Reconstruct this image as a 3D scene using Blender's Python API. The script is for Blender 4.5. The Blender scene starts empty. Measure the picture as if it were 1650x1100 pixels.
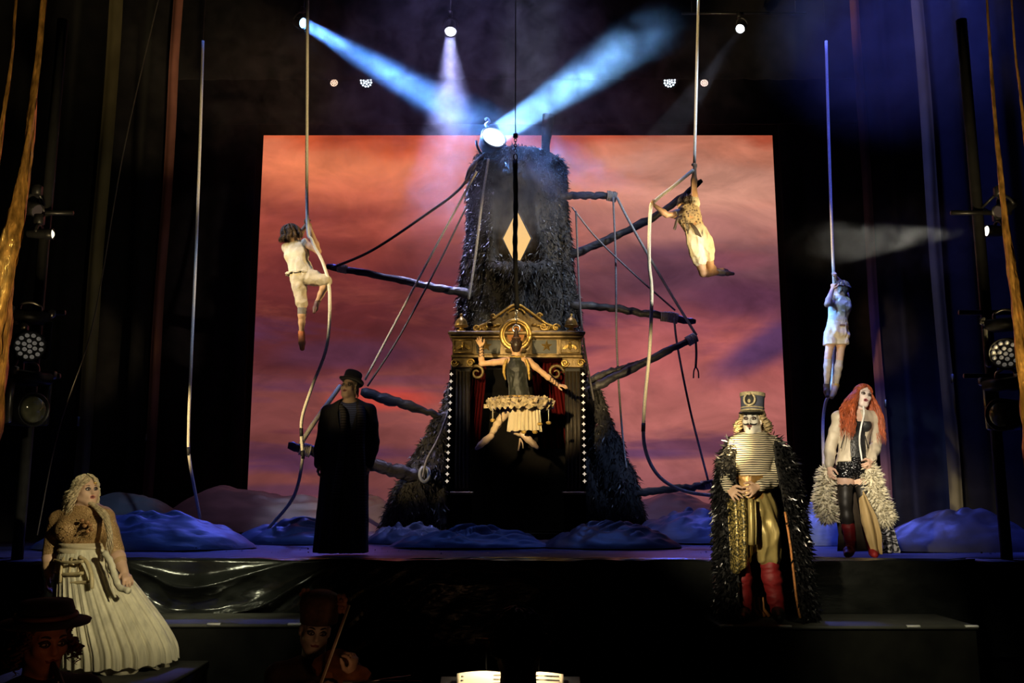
import bpy, math, random
import numpy as np
from mathutils import Vector, Matrix
random.seed(7)
RNG = np.random.default_rng(7)
SC = bpy.context.scene
COL = SC.collection

# ------------------------------------------------------------------ camera
FPX = 1504.0                      # focal length in pixels of the 1650 x 1100 frame
CAM = np.array([0.0, 0.0, 0.6])   # 0.6 m above the stage floor (z = 0)
TH = math.atan(250.0 / FPX)
cd = bpy.data.cameras.new('camera')
cam = bpy.data.objects.new('camera', cd)
COL.objects.link(cam)
cd.sensor_width = 36.0
cd.lens = 36.0 * FPX / 1650.0
cd.clip_end = 200
cam.location = CAM
cam.rotation_euler = (math.pi / 2 + TH, 0, 0)
SC.camera = cam
# ------------------------------------------------------------------ world, exposure
w = bpy.data.worlds.new('world')
SC.world = w
w.use_nodes = True
w.node_tree.nodes['Background'].inputs[0].default_value = (0.02, 0.02, 0.05, 1)
w.node_tree.nodes['Background'].inputs[1].default_value = 0.012
SC.view_settings.view_transform = 'Standard'
SC.view_settings.look = 'None'
SC.view_settings.exposure = 0.0
SC.view_settings.gamma = 1.0
SC.view_settings.use_curve_mapping = False

def P(px, py, Y):
    """world point seen at pixel (px,py), at distance Y up-stage"""
    x = (px - 825.0) / FPX; y = -(py - 550.0) / FPX
    d = np.array([x, math.cos(TH) - y * math.sin(TH), math.sin(TH) + y * math.cos(TH)])
    return CAM + d * (Y / d[1])

def V3(*a): return np.array(a, float)
def nrm(v):
    v = np.asarray(v, float); n = np.linalg.norm(v)
    return v / n if n > 1e-9 else V3(0, 0, 1)

def lamp(name, loc, aim, color, power, size=20.0, blend=0.3, radius=0.1):
    ld = bpy.data.lights.new(name, 'SPOT')
    ld.color = color; ld.energy = power; ld.spot_size = math.radians(size)
    ld.spot_blend = blend; ld.shadow_soft_size = radius
    o = bpy.data.objects.new(name, ld); COL.objects.link(o)
    o.location = loc
    o.rotation_euler = Vector(np.asarray(aim) - np.asarray(loc)).to_track_quat('-Z', 'Y').to_euler()
    return o
def beam_light(name, loc, aim, color, power, size, spread):
    ld = bpy.data.lights.new(name, 'AREA'); ld.shape = 'DISK'; ld.size = size; ld.spread = math.radians(spread)
    ld.color = color; ld.energy = power
    o = bpy.data.objects.new(name, ld); COL.objects.link(o); o.location = loc
    o.rotation_euler = Vector(np.asarray(aim) - np.asarray(loc)).to_track_quat('-Z', 'Y').to_euler()
    return o
WARM = (1.0, 0.74, 0.36); WARMW = (1.0, 0.84, 0.55); COOL = (0.62, 0.76, 1.0); BLUE = (0.10, 0.22, 1.0); VIO = (0.35, 0.25, 1.0)
# front-of-house and boom spots, aimed at the performers
lamp('key_climber_cream', (-6.0, 10.0, 4.6), P(485, 465, 12.5), (1.0, 0.78, 0.40), 1150, 18, 0.5)
lamp('side_climber_cream', (5.0, 8.6, 5.0), P(490, 440, 12.5), WARM, 2300, 10, 0.5)
lamp('key_swinger', (6.0, 10.2, 3.2), P(1122, 370, 12.5), WARM, 1500, 16, 0.5)
lamp('side_swinger', (-5.6, 9.6, 5.6), P(1110, 360, 12.5), WARM, 3900, 8.5, 0.5)
lamp('front_swinger', (4.6, 6.0, 1.0), P(1122, 370, 12.5), WARM, 900, 11, 0.6)
lamp('cool_rope_boy', (0.2, 8.0, 8.0), P(1348, 510, 13.0), (0.42, 0.64, 1.0), 1700, 11, 0.5)
lamp('warm_rope_boy', (1.0, 7.0, 1.0), P(1348, 570, 13.0), WARM, 1400, 9, 0.6)
lamp('key_dancer', (-2.4, 1.0, 2.6), P(832, 612, 12.2), WARM, 8200, 9.5, 0.5)

lamp('key_captain', (-3.0, 0.4, 2.3), P(1205, 760, 8.0), WARMW, 3300, 14.5, 0.8)
lamp('key_gown', (3.8, 0.8, 3.2), P(158, 865, 7.5), (1.0, 0.86, 0.54), 2200, 16, 1.0)
lamp('key_redhead', (0.4, 1.6, 3.0), P(1380, 715, 9.5), (1.0, 0.86, 0.66), 2700, 13.0, 0.8)
lamp('rim_redhead', (6.5, 12.5, 4.5), P(1385, 740, 9.5), VIO, 700, 16, 0.5)
lamp('face_top_hat', (-4.5, 4.0, 1.4), P(558, 640, 10.2), WARM, 520, 6.5, 0.8)
lamp('rope_warm_left', (-6.2, 7.0, 2.4), P(308, 690, 12.4), WARM, 1900, 11, 0.7)  # added warm spots for the lower ropes
lamp('rope_warm_mid', (-6.2, 7.5, 2.6), P(492, 680, 12.3), WARM, 1700, 11, 0.7)
lamp('rope_warm_right', (1.8, 6.2, 0.6), P(1042, 610, 12.2), WARM, 1700, 13, 0.7)
# blue wash from the flies onto the floor cloths
for bx_, by_, bp_ in ((-4.4, 11.6, 650), (-1.0, 11.4, 600), (2.0, 11.6, 650), (4.6, 11.4, 500)):
    lamp('blue_wash', (bx_ * 0.8, by_ + 0.9, 10.0), (bx_, by_, 0), BLUE, bp_, 27, 0.8, 0.3)
lamp('violet_back_left', (-2.5, 15.0, 9.5), (-4.2, 16.8, 0.3), (0.75, 0.5, 0.85), 300, 26, 0.7, 0.3)
lamp('violet_back_right', (4.0, 15.0, 9.5), (4.2, 17.3, 0.3), (0.75, 0.5, 0.85), 130, 36, 0.7, 0.3)
# cool light on the tree
lamp('cool_tree_right', (6.0, 9.5, 9.0), P(900, 440, 14.4), (0.55, 0.70, 1.0), 2600, 17, 0.8, 0.2)
lamp('cool_tree_left', (-6.0, 10.0, 7.5), P(700, 700, 14.4), (0.38, 0.55, 1.0), 1000, 18, 0.7, 0.2)
lamp('cool_tree_base', (6.5, 9.0, 3.0), P(975, 760, 14.4), (0.35, 0.52, 1.0), 800, 12, 0.7, 0.2)
lamp('warm_trunk', (-3.0, 8.0, 8.5), P(800, 430, 14.2), WARM, 1100, 11, 0.8, 0.2)
# added lamps: warm sheen on the stage lip plastic, warm light on steps and curtains
lamp('lip_left', (-1.6, 3.6, 5.2), P(345, 925, 8.6), (1.0, 0.98, 0.62), 850, 15, 0.9, 0.12)
lamp('step_right', (2.6, 3.0, 3.0), P(1470, 1030, 7.8), (1.0, 0.92, 0.62), 420, 20, 0.9, 0.2)
lamp('step_left', (-1.0, 3.0, 3.0), P(370, 1010, 7.8), (1.0, 0.95, 0.7), 220, 14, 0.9, 0.2)
lamp('proscenium_left', (-2.0, 4.4, -0.6), P(25, 330, 6.4), WARM, 1200, 40, 0.8, 0.2)
lamp('proscenium_right', (2.0, 4.4, -0.6), P(1632, 330, 6.4), WARM, 1200, 40, 0.8, 0.2)
lamp('blue_haze_right', (4.6, 11.0, 13.2), P(1450, 60, 12.0), (0.08, 0.12, 1.0), 6500, 34, 0.8, 0.2)
lamp('trunk_smoke_top', (0.6, 12.6, 12.5), P(845, 310, 13.6), (0.8, 0.86, 1.0), 2200, 13, 0.6, 0.2)
lamp('lilac_fly_haze', (-1.5, 12.5, 13.4), P(790, 150, 14.4), (0.50, 0.42, 1.0), 1100, 46, 0.9, 0.3)
lamp('rope_high_left', (2.5, 5.5, 0.5), P(490, 170, 12.4), WARM, 2600, 13, 0.8)  # added lamps without fixtures, brighten the upper ropes
lamp('rope_high_free', (0.8, 5.5, 0.5), P(322, 240, 12.4), WARM, 2000, 11, 0.8)
lamp('rope_high_right', (-2.5, 5.5, 0.5), P(1122, 120, 12.35), WARM, 3000, 12, 0.8)
lamp('rope_blue_left', (-1.0, 9.0, 9.5), P(312, 480, 12.4), (0.3, 0.5, 1.0), 900, 9, 0.8)
lamp('wing_fill_left', (1.0, 5.0, 3.0), P(170, 420, 13.0), (1.0, 0.85, 0.5), 170, 30, 0.9)  # added fill, lifts the wing curtain edges
lamp('wing_fill_right', (-1.0, 5.0, 3.0), P(1490, 480, 13.0), (1.0, 0.85, 0.5), 90, 30, 0.9)
# added blue backlight raking down-stage, gives the floor cloths a sheen
for bx_ in (-3.6, 0.0, 3.6):
    lamp('blue_backlight', (bx_, 18.6, 8.0), (bx_, 10.6, 0), (0.10, 0.15, 1.0), 2200, 26, 0.9, 0.3)
lamp('booth_top', (2.6, 5.5, 5.5), P(832, 535, 13.2), WARM, 1200, 11, 0.8)  # extra lamp, added to brighten the top of the booth
lamp('lip_far_left', (-4.6, 3.6, 4.6), P(335, 935, 8.6), (1.0, 0.98, 0.62), 600, 10, 0.9, 0.12)  # second added lamp, brings up the left folds of the plastic

# ------------------------------------------------------------------ materials
MATS = {}
def mat(name, color, rough=0.6, metal=0.0, var=0.25, scale=12.0, bump=0.0, bscale=40.0, spec=0.5,
        emit=None, estr=0.0, attr=False, sheen=0.0, stretch=None, coat=0.0):
    if name in MATS: return MATS[name]
    m = bpy.data.materials.new(name); m.use_nodes = True
    nt = m.node_tree; b = nt.nodes['Principled BSDF']
    N = nt.nodes.new; L = nt.links.new
    b.inputs['Roughness'].default_value = rough
    b.inputs['Metallic'].default_value = metal
    b.inputs['Specular IOR Level'].default_value = spec
    if sheen: b.inputs['Sheen Weight'].default_value = sheen
    if coat: b.inputs['Coat Weight'].default_value = coat
    tc = N('ShaderNodeTexCoord')
    src = tc.outputs['Object']
    if stretch:
        mp = N('ShaderNodeMapping'); mp.inputs['Scale'].default_value = stretch
        L(src, mp.inputs[0]); src = mp.outputs[0]
    nz = N('ShaderNodeTexNoise'); nz.inputs['Scale'].default_value = scale; nz.inputs['Detail'].default_value = 3
    L(src, nz.inputs['Vector'])
    mr = N('ShaderNodeMapRange'); mr.inputs[3].default_value = 1 - var; mr.inputs[4].default_value = 1 + var
    mr.inputs[1].default_value = 0.3; mr.inputs[2].default_value = 0.7
    L(nz.outputs['Fac'], mr.inputs[0])
    vm = N('ShaderNodeVectorMath'); vm.operation = 'SCALE'
    if attr:
        at = N('ShaderNodeAttribute'); at.attribute_name = 'col'; L(at.outputs['Color'], vm.inputs[0])
    else:
        vm.inputs[0].default_value = color[:3]
    L(mr.outputs[0], vm.inputs['Scale'])
    L(vm.outputs[0], b.inputs['Base Color'])
    if bump:
        n2 = N('ShaderNodeTexNoise'); n2.inputs['Scale'].default_value = bscale; n2.inputs['Detail'].default_value = 2
        L(src, n2.inputs['Vector'])
        bp = N('ShaderNodeBump'); bp.inputs['Strength'].default_value = bump; bp.inputs['Distance'].default_value = 0.02
        L(n2.outputs['Fac'], bp.inputs['Height']); L(bp.outputs[0], b.inputs['Normal'])
    if emit:
        b.inputs['Emission Color'].default_value = (*emit, 1); b.inputs['Emission Strength'].default_value = estr
    MATS[name] = m
    return m

def emat(name, color, strength):
    if name in MATS: return MATS[name]
    m = bpy.data.materials.new(name); m.use_nodes = True
    nt = m.node_tree; nt.nodes.clear()
    e = nt.nodes.new('ShaderNodeEmission'); e.inputs[0].default_value = (*color, 1); e.inputs[1].default_value = strength
    o = nt.nodes.new('ShaderNodeOutputMaterial'); nt.links.new(e.outputs[0], o.inputs[0])
    MATS[name] = m
    return m

# ------------------------------------------------------------------ objects
def tag(o, label=None, cat=None, group=None, kind=None):
    if label: o['label'] = label
    if cat: o['category'] = cat
    if group: o['group'] = group
    if kind: o['kind'] = kind
    return o
def thing(name, loc, label, cat, group=None, kind=None, rot=(0, 0, 0)):
    o = bpy.data.objects.new(name, None); COL.objects.link(o)
    o.empty_display_size = 0.1
    o.location = loc; o.rotation_euler = rot
    return tag(o, label, cat, group, kind)
def wloc(o):
    v = V3(0, 0, 0)
    while o is not None:
        v = v + np.array(o.location); o = o.parent
    return v
def mesh_obj(name, v, faces, material, parent=None, local=False, smooth=True, col=None, base=None):
    """v: world coords (or local to the parent when local). faces: list, or int array (n,4)/(n,3)"""
    me = bpy.data.meshes.new(name)
    v = np.asarray(v, np.float64).reshape(-1, 3)
    loc = V3(0, 0, 0)
    if parent is not None:
        if not local: v = v - wloc(parent)
    elif not local:
        loc = np.array(base) if base is not None else V3((v[:, 0].min() + v[:, 0].max()) / 2, (v[:, 1].min() + v[:, 1].max()) / 2, v[:, 2].min())
        v = v - loc
    if isinstance(faces, np.ndarray):
        k = faces.shape[1]; n = len(faces)
        me.vertices.add(len(v)); me.vertices.foreach_set('co', v.astype(np.float32).ravel())
        me.loops.add(n * k); me.loops.foreach_set('vertex_index', faces.astype(np.int32).ravel())
        me.polygons.add(n)
        me.polygons.foreach_set('loop_start', np.arange(0, n * k, k, dtype=np.int32))
        me.update(calc_edges=True); me.validate()
    else:
        me.from_pydata(v.tolist(), [], faces); me.update()
    if smooth: me.polygons.foreach_set('use_smooth', np.ones(len(me.polygons), bool))
    if col is not None:
        a = me.attributes.new('col', 'FLOAT_COLOR', 'POINT')
        c = np.ones((len(me.vertices), 4), np.float32); c[:, :3] = col
        a.data.foreach_set('color', c.ravel())
    me.materials.append(material)
    o = bpy.data.objects.new(name, me); COL.objects.link(o)
    if parent is not None: o.parent = parent
    else: o.location = loc
    return o
def copy_tree(o, parent=None):
    c = o.copy(); COL.objects.link(c); c.parent = parent
    for ch in list(o.children): copy_tree(ch, c)
    return c

class MB:
    """collects shapes into one mesh"""
    def __init__(s): s.v = []; s.f = []
    def add(s, v, f):
        n = len(s.v); s.v.extend([tuple(p) for p in v]); s.f.extend([tuple(i + n for i in q) for q in f]); return s
    def box(s, c, d, M=None, bev=0.0):
        x, y, z = d[0] / 2, d[1] / 2, d[2] / 2
        if bev > 0:
            b = bev; pts = []; 
            for zz, i in ((-z, b), (-z + b, 0), (z - b, 0), (z, b)):
                for (sx, sy) in ((-1, -1), (1, -1), (1, 1), (-1, 1)): pts.append((sx * (x - i), sy * (y - i), zz))
            f = [(3, 2, 1, 0), (12, 13, 14, 15)]
            for r in range(3):
                for k in range(4): f.append((r * 4 + k, r * 4 + (k + 1) % 4, r * 4 + 4 + (k + 1) % 4, r * 4 + 4 + k))
        else:
            pts = [(sx * x, sy * y, sz * z) for sz in (-1, 1) for (sx, sy) in ((-1, -1), (1, -1), (1, 1), (-1, 1))]
            f = [(3, 2, 1, 0), (4, 5, 6, 7), (0, 1, 5, 4), (1, 2, 6, 5), (2, 3, 7, 6), (3, 0, 4, 7)]
        pts = np.array(pts)
        if M is not None: pts = pts @ np.asarray(M).T
        return s.add(pts + np.asarray(c), f)
    def tube(s, pts, r, n=8, cap=True, closed=False):
        pts = [np.asarray(p, float) for p in pts]; m = len(pts)
        rr = [r] * m if np.isscalar(r) else list(r)
        up = None; vs = []; fs = []
        for i in range(m):
            if closed: t = nrm(pts[(i + 1) % m] - pts[i - 1])
            else: t = nrm(pts[min(i + 1, m - 1)] - pts[max(i - 1, 0)])
            if up is None:
                up = V3(0, 0, 1) if abs(t[2]) < 0.9 else V3(1, 0, 0)
            u = nrm(np.cross(t, up)); up = nrm(np.cross(u, t))
            for k in range(n):
                a = 2 * math.pi * k / n
                vs.append(pts[i] + rr[i] * (math.cos(a) * u + math.sin(a) * up))
        for i in range(m if closed else m - 1):
            j = (i + 1) % m
            for k in range(n):
                fs.append((i * n + k, i * n + (k + 1) % n, j * n + (k + 1) % n, j * n + k))
        if cap and not closed:
            fs.append(tuple(range(n - 1, -1, -1))); fs.append(tuple((m - 1) * n + k for k in range(n)))
        return s.add(vs, fs)
    def lathe(s, prof, c=(0, 0, 0), n=20, axis=(0, 0, 1)):
        """prof: (radius, height) list along axis"""
        ax = nrm(axis); u = nrm(np.cross(ax, V3(0, 1, 0) if abs(ax[1]) < 0.9 else V3(1, 0, 0))); w2 = np.cross(ax, u)
        vs = []; fs = []
        for (r, h) in prof:
            for k in range(n):
                a = 2 * math.pi * k / n
                vs.append(np.asarray(c) + ax * h + max(r, 1e-4) * (math.cos(a) * u + math.sin(a) * w2))
        m = len(prof)
        for i in range(m - 1):
            for k in range(n): fs.append((i * n + k, i * n + (k + 1) % n, (i + 1) * n + (k + 1) % n, (i + 1) * n + k))
        fs.append(tuple(range(n - 1, -1, -1))); fs.append(tuple((m - 1) * n + k for k in range(n)))
        return s.add(vs, fs)
    def prism(s, poly, c, u, v, w, depth):
        """polygon (2-D) in plane u,v extruded along w by depth"""
        n = len(poly); c = np.asarray(c); u = np.asarray(u); v = np.asarray(v); w = np.asarray(w)
        a = [c + p[0] * u + p[1] * v for p in poly]; b = [q + w * depth for q in a]
        f = [tuple(range(n)), tuple(range(2 * n - 1, n - 1, -1))] + [(k, n + k, n + (k + 1) % n, (k + 1) % n) for k in range(n)]
        return s.add(a + b, f)
    def ball(s, c, r, n=10, m=7, M=None):
        r = V3(r, r, r) if np.isscalar(r) else V3(*r); vs = []; fs = []
        for i in range(m + 1):
            t = math.pi * i / m
            for k in range(n):
                a = 2 * math.pi * k / n
                vs.append(V3(r[0] * math.sin(t) * math.cos(a), r[1] * math.sin(t) * math.sin(a), r[2] * math.cos(t)))
        for i in range(m):
            for k in range(n): fs.append((i * n + k, (i + 1) * n + k, (i + 1) * n + (k + 1) % n, i * n + (k + 1) % n))
        vs = np.array(vs)
        if M is not None: vs = vs @ np.asarray(M)
        return s.add(vs + np.asarray(c), fs)
    def ribbon(s, pts, wid, side, thick=0.0):
        """flat tapered strip along pts; wid list; side vector"""
        pts = [np.asarray(p, float) for p in pts]; m = len(pts); side = nrm(side)
        ww = [wid] * m if np.isscalar(wid) else wid
        vs = []; fs = []
        for i in range(m):
            vs += [pts[i] - side * ww[i] / 2, pts[i] + side * ww[i] / 2]
        for i in range(m - 1): fs.append((2 * i, 2 * i + 1, 2 * i + 3, 2 * i + 2))
        return s.add(vs, fs)
    def build(s, name, material, parent=None, local=False, smooth=True, base=None):
        return mesh_obj(name, np.array(s.v), s.f, material, parent, local, smooth, base=base)

def spline(pts, n=8):
    """Catmull-Rom through pts"""
    pts = [np.asarray(p, float) for p in pts]
    if len(pts) < 3:
        return [pts[0] + (pts[1] - pts[0]) * t for t in np.linspace(0, 1, n + 1)]
    q = [2 * pts[0] - pts[1]] + pts + [2 * pts[-1] - pts[-2]]
    out = []
    for i in range(1, len(q) - 2):
        for t in np.linspace(0, 1, n, endpoint=False):
            a, b, c, d = q[i - 1], q[i], q[i + 1], q[i + 2]
            out.append(0.5 * (2 * b + (c - a) * t + (2 * a - 5 * b + 4 * c - d) * t * t + (3 * b - a - 3 * c + d) * t ** 3))
    out.append(pts[-1])
    return out

def grid_mesh(name, fn, nu, nv, material, parent=None, base=None, kind=None, closed_u=False):
    us = np.linspace(0, 1, nu, endpoint=not closed_u); vs = np.linspace(0, 1, nv)
    U, W = np.meshgrid(us, vs, indexing='ij')
    pts = fn(U, W)
    i = np.arange(nu if closed_u else nu - 1)[:, None]; j = np.arange(nv - 1)[None, :]
    i2 = (i + 1) % nu
    f = np.stack([i * nv + j, i2 * nv + j, i2 * nv + j + 1, i * nv + j + 1], -1).reshape(-1, 4)
    return mesh_obj(name, pts.reshape(-1, 3), f, material, parent, base=base)

# ------------------------------------------------------------------ noise
def _hash(i, j, k, seed):
    n = (i.astype(np.int64) * 73856093) ^ (j.astype(np.int64) * 19349663) ^ (k.astype(np.int64) * 83492791) ^ (seed * 2654435761)
    n = (n ^ (n >> 13)) * 1274126177
    n = n ^ (n >> 16)
    return (n & 0xFFFF) / 65535.0
def vnoise(p, seed=0):
    """value noise in -1..1; p (...,3)"""
    f = np.floor(p); i = f.astype(np.int64); t = p - f; t = t * t * (3 - 2 * t)
    r = 0
    for dx in (0, 1):
        wx = t[..., 0] if dx else 1 - t[..., 0]
        for dy in (0, 1):
            wy = t[..., 1] if dy else 1 - t[..., 1]
            for dz in (0, 1):
                wz = t[..., 2] if dz else 1 - t[..., 2]
                r = r + wx * wy * wz * _hash(i[..., 0] + dx, i[..., 1] + dy, i[..., 2] + dz, seed)
    return r * 2 - 1
def fbm(p, oct=3, seed=0):
    r = 0; a = 1.0
    for o in range(oct):
        r = r + a * vnoise(p * 2 ** o, seed + o); a *= 0.5
    return r

# ------------------------------------------------------------------ implicit bodies
class Sdf:
    def __init__(s): s.p = []
    def cone(s, a, b, ra, rb, k=0.02, sub=False):
        s.p.append(('c', np.asarray(a, float), np.asarray(b, float), ra, rb, k, sub)); return s
    def tube(s, pts, rr, k=0.02):
        for i in range(len(pts) - 1): s.cone(pts[i], pts[i + 1], rr[i], rr[i + 1], k)
        return s
    def econe(s, a, b, ra, rb, u, k=0.02, sub=False):
        """elliptic section: ra=(half width along u, half depth); u side direction"""
        s.p.append(('e', np.asarray(a, float), np.asarray(b, float), ra, rb, k, sub, nrm(u))); return s
    def ell(s, c, R, rad, k=0.02, sub=False):
        """R rows: local axes"""
        s.p.append(('o', np.asarray(c, float), np.asarray(R, float), rad, None, k, sub)); return s
    def bounds(s):
        lo = np.full(3, 1e9); hi = -lo
        for q in s.p:
            if q[6]: continue
            if q[0] == 'o': r = max(q[3]); lo = np.minimum(lo, q[1] - r); hi = np.maximum(hi, q[1] + r)
            else:
                r = max(np.max(q[3]), np.max(q[4]))
                lo = np.minimum(lo, np.minimum(q[1], q[2]) - r); hi = np.maximum(hi, np.maximum(q[1], q[2]) + r)
        return lo, hi
    def mesh(s, h=0.008, disp=None, clip=None, pad=0.03):
        lo, hi = s.bounds(); lo = lo - pad; hi = hi + pad
        n = np.ceil((hi - lo) / h).astype(int) + 1
        F = np.full(n, 0.3, np.float32)
        ax = [lo[i] + h * np.arange(n[i]) for i in range(3)]
        for q in s.p:
            k = q[5]
            if q[0] == 'o': r = max(q[3]); l = q[1] - r; g = q[1] + r
            else:
                r = max(np.max(q[3]), np.max(q[4])); l = np.minimum(q[1], q[2]) - r; g = np.maximum(q[1], q[2]) + r
            m = k + 3 * h + 0.01
            i0 = np.clip(np.floor((l - m - lo) / h).astype(int), 0, n); i1 = np.clip(np.ceil((g + m - lo) / h).astype(int) + 1, 0, n)
            if np.any(i1 <= i0): continue
            X = ax[0][i0[0]:i1[0], None, None]; Y = ax[1][None, i0[1]:i1[1], None]; Z = ax[2][None, None, i0[2]:i1[2]]
            sl = (slice(i0[0], i1[0]), slice(i0[1], i1[1]), slice(i0[2], i1[2]))
            if q[0] == 'o':
                c, R, rad = q[1], q[2], q[3]
                x, y, z = X - c[0], Y - c[1], Z - c[2]
                a = [(R[t, 0] * x + R[t, 1] * y + R[t, 2] * z) / rad[t] for t in range(3)]
                l1 = np.sqrt(a[0] ** 2 + a[1] ** 2 + a[2] ** 2)
                g2 = np.sqrt((a[0] / rad[0]) ** 2 + (a[1] / rad[1]) ** 2 + (a[2] / rad[2]) ** 2) + 1e-9
                d = np.where(l1 < 1e-3, -min(rad), l1 * (l1 - 1) / g2)
            else:
                a, b = q[1], q[2]; ba = b - a; bb = max(float(ba @ ba), 1e-9)
                x, y, z = X - a[0], Y - a[1], Z - a[2]
                t = np.clip((x * ba[0] + y * ba[1] + z * ba[2]) / bb, 0, 1)
                x = x - t * ba[0]; y = y - t * ba[1]; z = z - t * ba[2]
                if q[0] == 'c':
                    d = np.sqrt(x * x + y * y + z * z) - (q[3] + (q[4] - q[3]) * t)
                else:
                    u = q[7]; axd = nrm(ba); u = nrm(u - axd * (u @ axd)); v = np.cross(axd, u)
                    ru = q[3][0] + (q[4][0] - q[3][0]) * t; rv = q[3][1] + (q[4][1] - q[3][1]) * t
                    pu = x * u[0] + y * u[1] + z * u[2]; pv = x * v[0] + y * v[1] + z * v[2]; pw = x * axd[0] + y * axd[1] + z * axd[2]
                    rw = np.minimum(ru, rv)
                    l1 = np.sqrt((pu / ru) ** 2 + (pv / rv) ** 2 + (pw / rw) ** 2)
                    g2 = np.sqrt((pu / ru ** 2) ** 2 + (pv / rv ** 2) ** 2 + (pw / rw ** 2) ** 2) + 1e-9
                    d = np.where(l1 < 1e-4, -rw, l1 * (l1 - 1) / g2)
            A = F[sl]
            if q[6]:
                d = -d
                hh = np.clip(0.5 - 0.5 * (A - d) / k, 0, 1) if k > 0 else (d > A) * 1.0
                F[sl] = np.maximum(A, d) + (0 if k <= 0 else 0.25 * np.maximum(k - np.abs(A - d), 0) ** 2 / k)
            else:
                F[sl] = np.minimum(A, d) - (0 if k <= 0 else 0.25 * np.maximum(k - np.abs(A - d), 0) ** 2 / k)
        if disp is not None or clip is not None:
            near = np.argwhere(np.abs(F) < 0.12)
            pp = lo + near * h
            val = F[near[:, 0], near[:, 1], near[:, 2]]
            if disp is not None: val = val + disp(pp)
            if clip is not None: val = np.maximum(val, clip(pp))
            F[near[:, 0], near[:, 1], near[:, 2]] = val
            if clip is not None:
                deep = np.argwhere(F <= -0.12)
                if len(deep): F[deep[:, 0], deep[:, 1], deep[:, 2]] = np.maximum(F[deep[:, 0], deep[:, 1], deep[:, 2]], clip(lo + deep * h))
        return nets(F, lo, h)

def nets(F, lo, h):
    S = F < 0
    sh = [slice(None, -1), slice(1, None)]
    cnt = sum(S[sh[a], sh[b], sh[c]].astype(np.uint8) for a in (0, 1) for b in (0, 1) for c in (0, 1))
    act = (cnt > 0) & (cnt < 8)
    ijk = np.argwhere(act)
    idx = np.full(act.shape, -1, np.int32); idx[act] = np.arange(len(ijk))
    offs = np.array([(a, b, c) for a in (0, 1) for b in (0, 1) for c in (0, 1)])
    vals = np.stack([F[ijk[:, 0] + o[0], ijk[:, 1] + o[1], ijk[:, 2] + o[2]] for o in offs], 1).astype(np.float64)
    pos = np.zeros((len(ijk), 3)); wt = np.zeros(len(ijk))
    for a in range(8):
        for b in range(a + 1, 8):
            if np.abs(offs[a] - offs[b]).sum() != 1: continue
            m = (vals[:, a] < 0) != (vals[:, b] < 0)
            t = np.where(m, vals[:, a] / np.where(m, vals[:, a] - vals[:, b], 1), 0)
            p = offs[a] + (offs[b] - offs[a]) * t[:, None]
            pos += p * m[:, None]; wt += m
    verts = lo + (ijk + pos / wt[:, None]) * h
    fs = []
    def quads(ch, flip, A, B, C, D):
        q = np.stack([A, B, C, D], 1)
        q[flip] = q[flip][:, ::-1]
        fs.append(q)
    c = np.argwhere(S[:-1, 1:-1, 1:-1] != S[1:, 1:-1, 1:-1]); i, j, k = c[:, 0], c[:, 1] + 1, c[:, 2] + 1
    quads(c, ~S[i, j, k], idx[i, j - 1, k - 1], idx[i, j, k - 1], idx[i, j, k], idx[i, j - 1, k])
    c = np.argwhere(S[1:-1, :-1, 1:-1] != S[1:-1, 1:, 1:-1]); i, j, k = c[:, 0] + 1, c[:, 1], c[:, 2] + 1
    quads(c, S[i, j, k], idx[i - 1, j, k - 1], idx[i, j, k - 1], idx[i, j, k], idx[i - 1, j, k])
    c = np.argwhere(S[1:-1, 1:-1, :-1] != S[1:-1, 1:-1, 1:]); i, j, k = c[:, 0] + 1, c[:, 1] + 1, c[:, 2]
    quads(c, ~S[i, j, k], idx[i - 1, j - 1, k], idx[i, j - 1, k], idx[i, j, k], idx[i - 1, j, k])
    fq = np.concatenate(fs)
    fq = fq[(fq >= 0).all(1)]
    return verts, fq

def sdf_obj(name, sdf, material, parent=None, h=0.008, disp=None, clip=None, col=None, base=None):
    v, f = sdf.mesh(h, disp, clip)
    c = col(v) if callable(col) else col
    return mesh_obj(name, v, f, material, parent, col=c, base=base)

# ================================================================== the setting
BLACK = mat('black_masking', (0.006, 0.006, 0.007), 0.95, var=0.3, scale=3, spec=0.1)
FLOORM = mat('floor_cloth_blue', (0.055, 0.055, 0.10), 0.42, var=0.5, scale=2.2, bump=0.25, bscale=9, spec=0.5, stretch=(0.35, 1.6, 1))
EDGE_Y = 8.6
PITZ = -1.75
def struct(o): o['kind'] = 'structure'; return o

def floor_fn(U, W):
    X = -10 + 20 * U; Y = EDGE_Y + 13.4 * W
    p = np.stack([X * 0.5, Y * 1.6, 0 * X], -1)
    z = 0.018 * fbm(p, 3, 5) + 0.012 * np.abs(vnoise(np.stack([X * 1.1 + 0.8 * np.sin(Y), Y * 5.0, 0 * X], -1), 9))
    z = z * np.clip((Y - EDGE_Y) * 3, 0.12, 1)
    return np.stack([X, Y, z - 0.012], -1)
struct(grid_mesh('floor', floor_fn, 260, 240, FLOORM))
m = MB().box((0, (EDGE_Y + 22) / 2, -0.085), (20, 22 - EDGE_Y, 0.1)); struct(m.build('floor_stage_deck', BLACK, smooth=False))
m = MB().box((0, EDGE_Y + 0.05, (PITZ - 0.04) / 2 - 0.02), (20, 0.06, -PITZ - 0.04)); struct(m.build('wall_stage_front', BLACK, smooth=False))
m = MB().box((0, 4.0, PITZ - 0.05), (20, 9.4, 0.1)); struct(m.build('floor_pit', BLACK, smooth=False))
m = MB().box((0, 22.05, 6), (20, 0.1, 16)); struct(m.build('wall_back', BLACK, smooth=False))
m = MB().box((-10.05, 10.7, 6), (0.1, 22.8, 16)); struct(m.build('wall_left', BLACK, smooth=False))
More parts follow.
